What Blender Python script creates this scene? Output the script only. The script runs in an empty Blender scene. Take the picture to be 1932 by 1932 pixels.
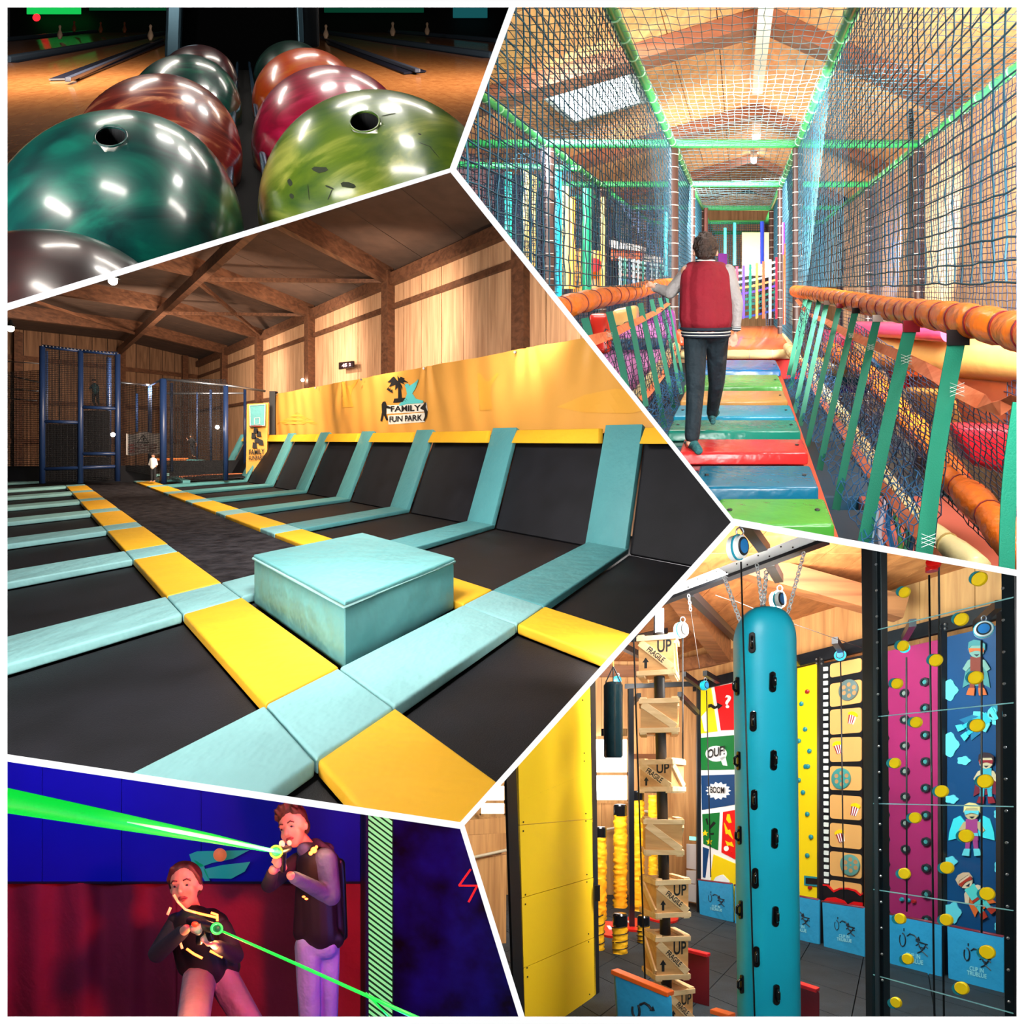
import bpy, bmesh, math, random
from mathutils import Vector, Matrix
from mathutils.geometry import tessellate_polygon

random.seed(11)
SC = bpy.context.scene
COL = SC.collection

# ------------------------------------------------------------------ camera, world, exposure
FPX = 1200.0            # focal length in pixels of the 1932 px frame
MID = 966.0
cam_data = bpy.data.cameras.new('camera')
cam_data.sensor_width = 36.0
cam_data.lens = 36.0 * FPX / 1932.0
cam_data.clip_start = 0.01
cam_data.clip_end = 400.0
cam = bpy.data.objects.new('camera', cam_data)
COL.objects.link(cam)
cam.location = (0, 0, 0)
cam.rotation_euler = (math.pi / 2, 0, 0)
SC.camera = cam
SC.view_settings.view_transform = 'Standard'
SC.view_settings.look = 'None'
SC.view_settings.exposure = 0.0
SC.view_settings.gamma = 1.0
SC.view_settings.use_curve_mapping = False
world = bpy.data.worlds.new('world')
world.use_nodes = True
world.node_tree.nodes['Background'].inputs[0].default_value = (0.02, 0.02, 0.022, 1)
world.node_tree.nodes['Background'].inputs[1].default_value = 0.3
SC.world = world
try:
    SC.cycles.max_bounces = 6
    SC.cycles.diffuse_bounces = 3
    SC.cycles.glossy_bounces = 3
    SC.cycles.transparent_max_bounces = 12
    SC.cycles.sample_clamp_indirect = 4.0
    SC.cycles.caustics_reflective = False
    SC.cycles.caustics_refractive = False
    SC.cycles.use_denoising = True
except Exception:
    pass


# ------------------------------------------------------------------ rooms
class Room:
    """One hall of the display. a = across, d = into the hall, b = up; the hall's long axis runs
    obliquely away from the opening towards (vx, vy)."""
    def __init__(s, vx, vy, edges, inside, k=1.0):
        s.vx, s.vy, s.k = vx, vy, k
        s.sx, s.sz = (vx - MID) / FPX, (MID - vy) / FPX
        s.planes = []
        i = Vector(((inside[0] - MID) / FPX, 1, (MID - inside[1]) / FPX))
        for (x0, y0, x1, y1) in edges:
            n = Vector(((x0 - MID) / FPX, 1, (MID - y0) / FPX)).cross(Vector(((x1 - MID) / FPX, 1, (MID - y1) / FPX))).normalized()
            if n.dot(i) < 0:
                n = -n
            s.planes.append(n)

    def P(s, a, d, b):
        return Vector((a + s.sx * d, d, b + s.sz * d)) * s.k

    def px(s, x, y, d):                      # a point at depth d
        return ((x - s.vx) / FPX * d, d, (s.vy - y) / FPX * d)

    def fl(s, x, y, b):                      # a point on the level b
        d = FPX * b / (s.vy - y)
        return ((x - s.vx) / FPX * d, d, b)

    def pl(s, x, y, k, c):                   # a point on the upright plane a + k d = c
        d = c / ((x - s.vx) / FPX + k)
        return ((x - s.vx) / FPX * d, d, (s.vy - y) / FPX * d)


E_BK = (966, 7, 855, 320)
E_BT = (14, 579, 852, 321)
E_KT = (857, 322, 1384, 985)
E_TC = (1384, 985, 872, 1557)
E_TL = (14, 1430, 872, 1557)
E_LC = (872, 1557, 984, 1918)
E_KC = (1384, 985, 1918, 1081)
BOWL = Room(455, 15, [E_BK, E_BT], (400, 200), 3.0)
KIDS = Room(1394, 545, [E_BK, E_KT, E_KC], (1400, 400))
TRAM = Room(966, 830, [E_BT, E_KT, E_TC, E_TL], (600, 1000))
LASR = Room(500, 1720, [E_TL, E_LC], (400, 1700))
CLIM = Room(966, 1495, [E_TC, E_LC, E_KC], (1400, 1500))
ROOM = TRAM


def room(r):
    global ROOM
    ROOM = r


# ------------------------------------------------------------------ materials
def lin(c):
    out = []
    for v in c[:3]:
        v = v / 255.0
        out.append(v / 12.92 if v <= 0.04045 else ((v + 0.055) / 1.055) ** 2.4)
    return (out[0], out[1], out[2], 1.0)


_M = {}


def mat(name, c, rough=0.5, metal=0.0, emit=None, es=1.0, noise=0.0, nscale=4.0, bump=0.0, bscale=20.0, stretch=(1, 1, 1), coat=0.0, c2=None, trans=0.0, spec=0.5):
    if name in _M:
        return _M[name]
    m = bpy.data.materials.new(name)
    m.use_nodes = True
    nt = m.node_tree
    b = nt.nodes['Principled BSDF']
    b.inputs['Base Color'].default_value = lin(c)
    b.inputs['Roughness'].default_value = rough
    b.inputs['Metallic'].default_value = metal
    b.inputs['Specular IOR Level'].default_value = spec
    b.inputs['Coat Weight'].default_value = coat
    b.inputs['Coat Roughness'].default_value = 0.08
    if emit is not None:
        b.inputs['Emission Color'].default_value = lin(emit)
        b.inputs['Emission Strength'].default_value = es
    if noise or bump or c2:
        tc = nt.nodes.new('ShaderNodeTexCoord')
        mp = nt.nodes.new('ShaderNodeMapping')
        mp.inputs['Scale'].default_value = stretch
        nt.links.new(tc.outputs['Object'], mp.inputs['Vector'])
    if noise or c2:
        n = nt.nodes.new('ShaderNodeTexNoise')
        n.inputs['Scale'].default_value = nscale
        n.inputs['Detail'].default_value = 5
        nt.links.new(mp.outputs['Vector'], n.inputs['Vector'])
        r = nt.nodes.new('ShaderNodeValToRGB')
        r.color_ramp.elements[0].position = 0.32
        r.color_ramp.elements[1].position = 0.68
        lc = lin(c)
        if c2:
            r.color_ramp.elements[0].color = lin(c2)
            r.color_ramp.elements[1].color = lc
        else:
            r.color_ramp.elements[0].color = tuple(v * (1 - noise) for v in lc[:3]) + (1,)
            r.color_ramp.elements[1].color = tuple(min(1, v * (1 + noise)) for v in lc[:3]) + (1,)
        nt.links.new(n.outputs['Fac'], r.inputs['Fac'])
        nt.links.new(r.outputs['Color'], b.inputs['Base Color'])
    if bump:
        n2 = nt.nodes.new('ShaderNodeTexNoise')
        n2.inputs['Scale'].default_value = bscale
        n2.inputs['Detail'].default_value = 3
        nt.links.new(mp.outputs['Vector'], n2.inputs['Vector'])
        bp = nt.nodes.new('ShaderNodeBump')
        bp.inputs['Strength'].default_value = bump
        bp.inputs['Distance'].default_value = 0.05
        nt.links.new(n2.outputs['Fac'], bp.inputs['Height'])
        nt.links.new(bp.outputs['Normal'], b.inputs['Normal'])
    _M[name] = m
    return m


def wood(name, c, c2, scale=1.0, axis='Z', rough=0.55, knots=0.0):
    """grain running along axis"""
    if name in _M:
        return _M[name]
    m = bpy.data.materials.new(name)
    m.use_nodes = True
    nt = m.node_tree
    b = nt.nodes['Principled BSDF']
    tc = nt.nodes.new('ShaderNodeTexCoord')
    mp = nt.nodes.new('ShaderNodeMapping')
    st = {'X': (0.6, 9, 9), 'Y': (9, 0.6, 9), 'Z': (9, 9, 0.6)}[axis]
    mp.inputs['Scale'].default_value = tuple(v * scale for v in st)
    oi = nt.nodes.new('ShaderNodeObjectInfo')
    ad = nt.nodes.new('ShaderNodeVectorMath')
    ad.operation = 'ADD'
    sc = nt.nodes.new('ShaderNodeVectorMath')
    sc.operation = 'SCALE'
    sc.inputs['Scale'].default_value = 37.0
    cb = nt.nodes.new('ShaderNodeCombineXYZ')
    for i in range(3):
        nt.links.new(oi.outputs['Random'], cb.inputs[i])
    nt.links.new(cb.outputs[0], sc.inputs[0])
    nt.links.new(tc.outputs['Object'], mp.inputs['Vector'])
    nt.links.new(mp.outputs['Vector'], ad.inputs[0])
    nt.links.new(sc.outputs['Vector'], ad.inputs[1])
    n = nt.nodes.new('ShaderNodeTexNoise')
    n.inputs['Scale'].default_value = 1.0
    n.inputs['Detail'].default_value = 6
    n.inputs['Distortion'].default_value = 0.6
    nt.links.new(ad.outputs['Vector'], n.inputs['Vector'])
    r = nt.nodes.new('ShaderNodeValToRGB')
    r.color_ramp.elements[0].position = 0.3
    r.color_ramp.elements[1].position = 0.65
    r.color_ramp.elements[0].color = lin(c2)
    r.color_ramp.elements[1].color = lin(c)
    nt.links.new(n.outputs['Fac'], r.inputs['Fac'])
    nt.links.new(r.outputs['Color'], b.inputs['Base Color'])
    b.inputs['Roughness'].default_value = rough
    bp = nt.nodes.new('ShaderNodeBump')
    bp.inputs['Strength'].default_value = 0.15
    bp.inputs['Distance'].default_value = 0.02
    nt.links.new(n.outputs['Fac'], bp.inputs['Height'])
    nt.links.new(bp.outputs['Normal'], b.inputs['Normal'])
    _M[name] = m
    return m


# ------------------------------------------------------------------ objects
WLOC = {}


def tagit(o, label=None, cat=None, group=None, kind=None):
    if label:
        o['label'] = label
    if cat:
        o['category'] = cat
    if group:
        o['group'] = group
    if kind:
        o['kind'] = kind
    return o


def thing(name, label, cat, loc, group=None, kind=None):
    o = bpy.data.objects.new(name, None)
    o.empty_display_size = 0.1
    COL.objects.link(o)
    w = ROOM.P(*loc)
    o.location = w
    WLOC[o.name] = w
    return tagit(o, label, cat, group, kind)


def link_mesh(name, me, origin, parent):
    o = bpy.data.objects.new(name, me)
    COL.objects.link(o)
    if parent is not None:
        o.parent = parent
        o.location = origin - WLOC[parent.name]
    else:
        o.location = origin
    WLOC[o.name] = origin.copy()
    return o


def V3(p):
    return Vector(p)


class MB:
    def __init__(s):
        s.v = []
        s.f = []
        s.m = []
        s.cur = 0

    def add(s, vs, fs):
        n = len(s.v)
        s.v.extend([tuple(p) for p in vs])
        for f in fs:
            s.f.append([n + i for i in f])
            s.m.append(s.cur)
        return s

    def box(s, a0, a1, d0, d1, b0, b1):
        return s.add([(a0, d0, b0), (a1, d0, b0), (a1, d1, b0), (a0, d1, b0), (a0, d0, b1), (a1, d0, b1), (a1, d1, b1), (a0, d1, b1)],
                     [(0, 3, 2, 1), (4, 5, 6, 7), (0, 1, 5, 4), (1, 2, 6, 5), (2, 3, 7, 6), (3, 0, 4, 7)])

    def ob(s, c, x, y, z):
        """box with centre c and half vectors x, y, z"""
        c, x, y, z = V3(c), V3(x), V3(y), V3(z)
        vs = []
        for k in (-1, 1):
            for (i, j) in ((-1, -1), (1, -1), (1, 1), (-1, 1)):
                vs.append(c + x * i + y * j + z * k)
        return s.add(vs, [(0, 3, 2, 1), (4, 5, 6, 7), (0, 1, 5, 4), (1, 2, 6, 5), (2, 3, 7, 6), (3, 0, 4, 7)])

    def beam(s, p, q, w, h=None, up=(0, 0, 1)):
        """box from p to q, w across and h along up"""
        h = w if h is None else h
        p, q = V3(p), V3(q)
        z = q - p
        u = V3(up)
        x = z.cross(u)
        if x.length < 1e-6:
            x = z.cross(Vector((1, 0, 0)))
        x.normalize()
        u = x.cross(z).normalized()
        return s.ob((p + q) / 2, x * w / 2, u * h / 2, z / 2)

    def prism(s, base, b0, b1):
        """base: (a, d) points; upright prism. b0/b1 may be lists"""
        n = len(base)
        B0 = b0 if isinstance(b0, (list, tuple)) else [b0] * n
        B1 = b1 if isinstance(b1, (list, tuple)) else [b1] * n
        vs = [(p[0], p[1], B0[i]) for i, p in enumerate(base)] + [(p[0], p[1], B1[i]) for i, p in enumerate(base)]
        fs = [tuple(range(n))[::-1], tuple(range(n, 2 * n))] + [(i, (i + 1) % n, n + (i + 1) % n, n + i) for i in range(n)]
        return s.add(vs, fs)

    def slab(s, pts, t):
        """planar polygon pts with thickness vector t"""
        n = len(pts)
        pts = [V3(p) for p in pts]
        t = V3(t)
        vs = pts + [p + t for p in pts]
        fs = [tuple(range(n))[::-1], tuple(range(n, 2 * n))] + [(i, (i + 1) % n, n + (i + 1) % n, n + i) for i in range(n)]
        return s.add(vs, fs)

    def quad(s, *p):
        return s.add(p, [tuple(range(len(p)))])

    def grid(s, fn, nu, nv):
        vs = [fn(i / nu, j / nv) for j in range(nv + 1) for i in range(nu + 1)]
        fs = [(j * (nu + 1) + i, j * (nu + 1) + i + 1, (j + 1) * (nu + 1) + i + 1, (j + 1) * (nu + 1) + i) for j in range(nv) for i in range(nu)]
        return s.add(vs, fs)

    def tube(s, pts, r, n=8, caps=True, closed=False):
        pts = [V3(p) for p in pts]
        m = len(pts)
        R = r if isinstance(r, (list, tuple)) else [r] * m
        vs = []
        prev = None
        for i, p in enumerate(pts):
            if closed:
                t = pts[(i + 1) % m] - pts[i - 1]
            else:
                t = pts[min(i + 1, m - 1)] - pts[max(i - 1, 0)]
            if t.length < 1e-9:
                t = Vector((0, 0, 1))
            t.normalize()
            if prev is None:
                x = t.cross(Vector((0, 0, 1)))
                if x.length < 0.05:
                    x = t.cross(Vector((1, 0, 0)))
            else:
                x = prev - t * prev.dot(t)
            x.normalize()
            prev = x
            y = t.cross(x)
            for k in range(n):
                an = 2 * math.pi * k / n
                vs.append(p + (x * math.cos(an) + y * math.sin(an)) * R[i])
        fs = []
        last = m if closed else m - 1
        for i in range(last):
            j = (i + 1) % m
            for k in range(n):
                fs.append((i * n + k, i * n + (k + 1) % n, j * n + (k + 1) % n, j * n + k))
        if caps and not closed:
            fs.append(tuple(range(n))[::-1])
            fs.append(tuple(range((m - 1) * n, m * n)))
        return s.add(vs, fs)

    def cyl(s, p, q, r, n=16, r2=None):
        return s.tube([p, q], [r, r if r2 is None else r2], n)

    def lathe(s, c, axis, prof, n=20):
        """prof: (t along axis, radius)"""
        c, ax = V3(c), V3(axis).normalized()
        x = ax.cross(Vector((0, 0, 1)))
        if x.length < 0.05:
            x = ax.cross(Vector((1, 0, 0)))
        x.normalize()
        y = ax.cross(x)
        vs = []
        for (t, r) in prof:
            for k in range(n):
                an = 2 * math.pi * k / n
                vs.append(c + ax * t + (x * math.cos(an) + y * math.sin(an)) * max(r, 1e-5))
        m = len(prof)
        fs = [(i * n + k, i * n + (k + 1) % n, (i + 1) * n + (k + 1) % n, (i + 1) * n + k) for i in range(m - 1) for k in range(n)]
        fs.append(tuple(range(n))[::-1])
        fs.append(tuple(range((m - 1) * n, m * n)))
        return s.add(vs, fs)

    def ell(s, c, rx, ry=None, rz=None, nu=20, nv=12, M=None):
        ry = rx if ry is None else ry
        rz = rx if rz is None else rz
        c = V3(c)
        vs = []
        for j in range(1, nv):
            th = math.pi * j / nv
            for i in range(nu):
                ph = 2 * math.pi * i / nu
                p = Vector((rx * math.sin(th) * math.cos(ph), ry * math.sin(th) * math.sin(ph), rz * math.cos(th)))
                vs.append(c + (M @ p if M else p))
        t, b = Vector((0, 0, rz)), Vector((0, 0, -rz))
        vs.append(c + (M @ t if M else t))
        vs.append(c + (M @ b if M else b))
        fs = [(j * nu + i, (j + 1) * nu + i, (j + 1) * nu + (i + 1) % nu, j * nu + (i + 1) % nu) for j in range(nv - 2) for i in range(nu)]
        T, B = len(vs) - 2, len(vs) - 1
        fs += [(T, i, (i + 1) % nu) for i in range(nu)] + [(B, (nv - 2) * nu + (i + 1) % nu, (nv - 2) * nu + i) for i in range(nu)]
        return s.add(vs, fs)

    def caps(s, p, q, r1, r2, n=12):
        """capsule for bodies"""
        p, q = V3(p), V3(q)
        ax = q - p
        L = ax.length
        if L < 1e-6:
            return s.ell(p, r1)
        prof = []
        for k in range(5):
            an = math.pi / 2 * k / 4
            prof.append((-r1 * math.cos(an), r1 * math.sin(an)))
        for k in range(5):
            an = math.pi / 2 * k / 4
            prof.append((L + r2 * math.sin(an), r2 * math.cos(an)))
        return s.lathe(p, ax, prof, n)

    def text(s, body, o, ux, uy, h, align='CENTER', depth=None, spacing=1.0, width=None):
        """letters of height about h on the plane o, ux, uy (unit vectors of the hall)"""
        cu = bpy.data.curves.new('t', 'FONT')
        cu.body = body
        cu.size = 1.0
        cu.align_x = align
        cu.align_y = 'CENTER'
        cu.space_character = spacing
        cu.offset = 0.022
        cu.resolution_u = 3
        to = bpy.data.objects.new('t', cu)
        me = bpy.data.meshes.new_from_object(to)
        vs = [v.co.copy() for v in me.vertices]
        fs = [tuple(p.vertices) for p in me.polygons]
        bpy.data.objects.remove(to)
        bpy.data.curves.remove(cu)
        bpy.data.meshes.remove(me)
        if not vs:
            return s
        o, ux, uy = V3(o), V3(ux), V3(uy)
        sc = h / 0.72
        sx = sc
        if width:
            w = max(v.x for v in vs) - min(v.x for v in vs)
            sx = width / w
        return s.add([o + ux * v.x * sx + uy * v.y * sc for v in vs], fs)

    def build(s, name, m, parent=None, smooth=False, bevel=0.0, bseg=2, label=None, cat=None, group=None, kind=None, clip=True, keep_normals=False):
        """room coordinates -> one mesh object"""
        if not s.v:
            return None
        R = ROOM
        me = bpy.data.meshes.new(name)
        pts = [R.P(*p) for p in s.v]
        me.from_pydata(pts, [], s.f)
        ms = m if isinstance(m, (list, tuple)) else [m]
        for x in ms:
            me.materials.append(x)
        if len(ms) > 1:
            me.polygons.foreach_set('material_index', s.m)
        cut = []
        if clip:
            for n in R.planes:
                ds = [n.dot(p) for p in pts]
                if max(ds) <= 0:
                    bpy.data.meshes.remove(me)
                    return None
                if min(ds) < 0:
                    cut.append(n)
        bm = bmesh.new()
        bm.from_mesh(me)
        if not keep_normals:
            bmesh.ops.recalc_face_normals(bm, faces=bm.faces)
        if bevel:
            es = [e for e in bm.edges if len(e.link_faces) == 2 and e.calc_face_angle(0) > 0.5]
            bmesh.ops.bevel(bm, geom=es, offset=bevel * R.k, segments=bseg, affect='EDGES', profile=0.6, clamp_overlap=True)
        for n in cut:
            g = list(bm.verts) + list(bm.edges) + list(bm.faces)
            bmesh.ops.bisect_plane(bm, geom=g, plane_co=(0, 0, 0), plane_no=n, clear_inner=True)
        if len(bm.faces) == 0:
            bm.free()
            bpy.data.meshes.remove(me)
            return None
        xs = [v.co.x for v in bm.verts]
        ys = [v.co.y for v in bm.verts]
        zs = [v.co.z for v in bm.verts]
        org = Vector(((min(xs) + max(xs)) / 2, (min(ys) + max(ys)) / 2, min(zs)))
        bmesh.ops.translate(bm, verts=bm.verts, vec=-org)
        bm.to_mesh(me)
        bm.free()
        if smooth:
            me.polygons.foreach_set('use_smooth', [True] * len(me.polygons))
            if smooth == 'angle':
                me.set_sharp_from_angle(angle=0.7)
        o = link_mesh(name, me, org, parent)
        return tagit(o, label, cat, group, kind)


def remeshed(mb, voxel=0.01, smooth_it=4):
    """union the shapes of mb into one continuous skin (hall coordinates)"""
    me = bpy.data.meshes.new('tmp')
    me.from_pydata([tuple(p) for p in mb.v], [], mb.f)
    bm = bmesh.new()
    bm.from_mesh(me)
    bmesh.ops.recalc_face_normals(bm, faces=bm.faces)
    bm.to_mesh(me)
    bm.free()
    o = bpy.data.objects.new('tmp', me)
    COL.objects.link(o)
    r = o.modifiers.new('r', 'REMESH')
    r.mode = 'VOXEL'
    r.voxel_size = voxel
    sm = o.modifiers.new('s', 'SMOOTH')
    sm.factor = 0.5
    sm.iterations = smooth_it
    dg = bpy.context.evaluated_depsgraph_get()
    ev = o.evaluated_get(dg)
    m2 = ev.to_mesh()
    out = MB()
    out.add([tuple(v.co) for v in m2.vertices], [tuple(p.vertices) for p in m2.polygons])
    ev.to_mesh_clear()
    bpy.data.objects.remove(o)
    bpy.data.meshes.remove(me)
    return out


# ------------------------------------------------------------------ lamps
def lamp(kind, loc, power, color=(1, 1, 1), size=0.5, sy=None, target=None, spot=60, blend=0.5, name='scene_light'):
    L = bpy.data.lights.new(name, kind)
    size *= ROOM.k
    sy = sy * ROOM.k if sy else sy
    L.energy = power * ROOM.k ** 2
    L.color = color
    if kind == 'AREA':
        L.shape = 'RECTANGLE'
        L.size = size
        L.size_y = sy if sy else size
    else:
        L.shadow_soft_size = size
    if kind == 'SPOT':
        L.spot_size = math.radians(spot)
        L.spot_blend = blend
    o = bpy.data.objects.new(name, L)
    COL.objects.link(o)
    w = ROOM.P(*loc)
    o.location = w
    for pn in ROOM.planes:
        if pn.dot(w) < 0:
            print('LAMP OUTSIDE ITS HALL', kind, loc)
    if target is not None:
        t = ROOM.P(*target) - w
        if kind == 'AREA' and t.dot(-w) > 0:
            print('LAMP FACES CAMERA', loc)
        o.rotation_euler = t.to_track_quat('-Z', 'Y').to_euler()
    return o


# ------------------------------------------------------------------ the white front of the display and the dividers between the halls
YB = 0.60


def ray(x, y, d):
    return Vector(((x - MID) / FPX * d, d, (MID - y) / FPX * d))


def build_front():
    cells = [
        [(960, 14), (973, 14), (861, 319), (848.5, 317.5)],
        [(848.5, 317.5), (861, 319), (850, 325.5)],
        [(14, 572), (848.5, 317.5), (850, 325.5), (14, 586)],
        [(861, 319), (1383, 978), (1379, 985), (850, 325.5)],
        [(1383, 978), (1388, 992), (1379, 985)],
        [(1383, 978), (1918, 1075), (1918, 1087), (1388, 992)],
        [(1379, 985), (1388, 992), (876.5, 1557), (868, 1551)],
        [(868, 1551), (876.5, 1557), (868, 1564)],
        [(14, 1423), (868, 1551), (868, 1564), (14, 1437)],
        [(868, 1564), (876.5, 1557), (990, 1918), (978, 1918)],
        [(-90, -90), (2022, -90), (2022, 14), (-90, 14)],
        [(-90, 1918), (2022, 1918), (2022, 2022), (-90, 2022)],
        [(-90, 14), (14, 14), (14, 1918), (-90, 1918)],
        [(1918, 14), (2022, 14), (2022, 1918), (1918, 1918)],
    ]
    white = mat('white_lacquer', (250, 250, 250), rough=0.9, spec=0.0)
    bm = bmesh.new()
    for c in cells:
        n = len(c)
        vs = [bm.verts.new(ray(x, y, YB)) for x, y in c] + [bm.verts.new(ray(x, y, YB + 0.032)) for x, y in c]
        bm.faces.new(vs[:n])
        bm.faces.new(vs[n:][::-1])
        for i in range(n):
            bm.faces.new((vs[i], vs[(i + 1) % n], vs[n + (i + 1) % n], vs[n + i]))
    bmesh.ops.remove_doubles(bm, verts=bm.verts, dist=1e-5)
    bmesh.ops.recalc_face_normals(bm, faces=bm.faces)
    me = bpy.data.meshes.new('wall_front')
    bm.to_mesh(me)
    bm.free()
    me.materials.append(white)
    o = link_mesh('wall_front', me, Vector((0, 0, 0)), None)
    tagit(o, 'white lacquered front board with five many-sided openings', kind='structure')
    # added dividers, hidden behind the bars, block light between the halls
    dark = mat('divider_paint', (46, 42, 40), rough=0.9)

    def ext(e, t0, t1):
        x0, y0, x1, y1 = e
        return (x0 + (x1 - x0) * t0, y0 + (y1 - y0) * t0, x0 + (x1 - x0) * t1, y0 + (y1 - y0) * t1)
    for i, (e, t0, t1) in enumerate([(E_BK, -4.0, 1.0), (E_BT, -1.6, 1.0), (E_KT, 0, 1), (E_TC, 0, 1), (E_TL, -1.6, 1), (E_LC, 0, 4.0), (E_KC, 0, 3.2)]):
        x0, y0, x1, y1 = ext(e, t0, t1)
        nv = ray(x0, y0, 1).cross(ray(x1, y1, 1)).normalized()
        ya, yb = YB + 0.033, 75.0
        pts = [ray(x0, y0, ya), ray(x1, y1, ya), ray(x1, y1, yb), ray(x0, y0, yb)]
        th = 0.0016
        vs = [p + nv * th for p in pts] + [p - nv * th for p in pts]
        me = bpy.data.meshes.new('wall_divider')
        me.from_pydata(vs, [], [(0, 1, 2, 3), (7, 6, 5, 4), (0, 4, 5, 1), (1, 5, 6, 2), (2, 6, 7, 3), (3, 7, 4, 0)])
        me.materials.append(dark)
        o = link_mesh('wall_divider', me, Vector((0, 0, 0)), None)
        tagit(o, 'added dark divider wall blocking light between two halls', kind='structure')


build_front()
_save = ROOM
ROOM = Room(MID, MID, [], (MID, MID))
for sx in (-1, 1):
    lamp('AREA', (sx * 1.68, -0.08, 0.0), 58, size=0.40, sy=2.0, target=(sx * 0.08, YB, 0), name='board_fill_light')  # unseen light added to turn the front board white
ROOM = _save

# =================================================================== TRAMPOLINE HALL
room(TRAM)
FB = -1.6


def T(c, k):
    d = (c - k) / 1.2035
    return (k + 0.436 * d, d)


def TP(c, k, b):
    a, d = T(c, k)
    return (a, d, b)


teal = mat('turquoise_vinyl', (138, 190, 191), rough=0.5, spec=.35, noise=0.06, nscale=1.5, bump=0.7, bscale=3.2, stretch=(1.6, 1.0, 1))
teal_shaded = mat('turquoise_vinyl_shaded', (84, 150, 154), spec=.35, rough=0.5, noise=0.06, nscale=1.5, bump=0.6, bscale=4.5)  # darker copy of the turquoise vinyl, shade put into its colour
yelv = mat('yellow_vinyl', (246, 184, 44), spec=.35, rough=0.5, noise=0.04, nscale=1.5, bump=0.5, bscale=3.0)
bedm = mat('jump_mat_black', (22, 22, 27), spec=.3, rough=0.6, noise=0.35, nscale=2.0, bump=0.15, bscale=120.0)
bandm = mat('runway_textile', (58, 55, 58), rough=0.9, spec=.1, c2=(26, 24, 27), nscale=5.0, bump=0.5, bscale=12.0)
bsteel = mat('black_underfloor', (10, 10, 12), rough=0.8)
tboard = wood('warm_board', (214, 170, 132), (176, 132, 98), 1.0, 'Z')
tdark = wood('dark_beam_wood', (112, 74, 52), (72, 44, 30), 1.0, 'Y')
tceil = mat('ceiling_board_brown', (84, 62, 50), rough=0.9, noise=0.18, nscale=2.0)
navy = mat('navy_padding', (28, 50, 92), rough=0.4)
netb = mat('black_net_cord', (16, 18, 24), rough=0.8)
silver = mat('galvanised_steel', (150, 155, 165), rough=0.35, metal=0.9)

# floor under the beds
MB().prism([T(-12, 3), T(14, 3), T(14, -41), T(-12, -41)], FB - 0.5, FB - 0.35).build('floor', bsteel, kind='structure')
MB().prism([T(-12, -25.3), T(13, -25.3), T(13, -41), T(-12, -41)], FB - 0.34, FB - 0.04).build('floor', mat('far_floor_grey', (44, 42, 42), rough=0.7), kind='structure')

KT = [-3.02 - 3.06 * j for j in range(-1, 8)]      # far edge of each cross pad row
LPAD = 0.075


def pad(c0, c1, k0, k1, m, name, label, group, b=FB, t=LPAD, puff=0.0):
    g = MB()
    q = [T(c0, k0), T(c1, k0), T(c1, k1), T(c0, k1)]
    g.prism(q, b - 0.01, b + t)
    o = g.build(name, m, bevel=0.022, bseg=3, smooth='angle', label=label, cat='pad', group=group)
    return o


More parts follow.
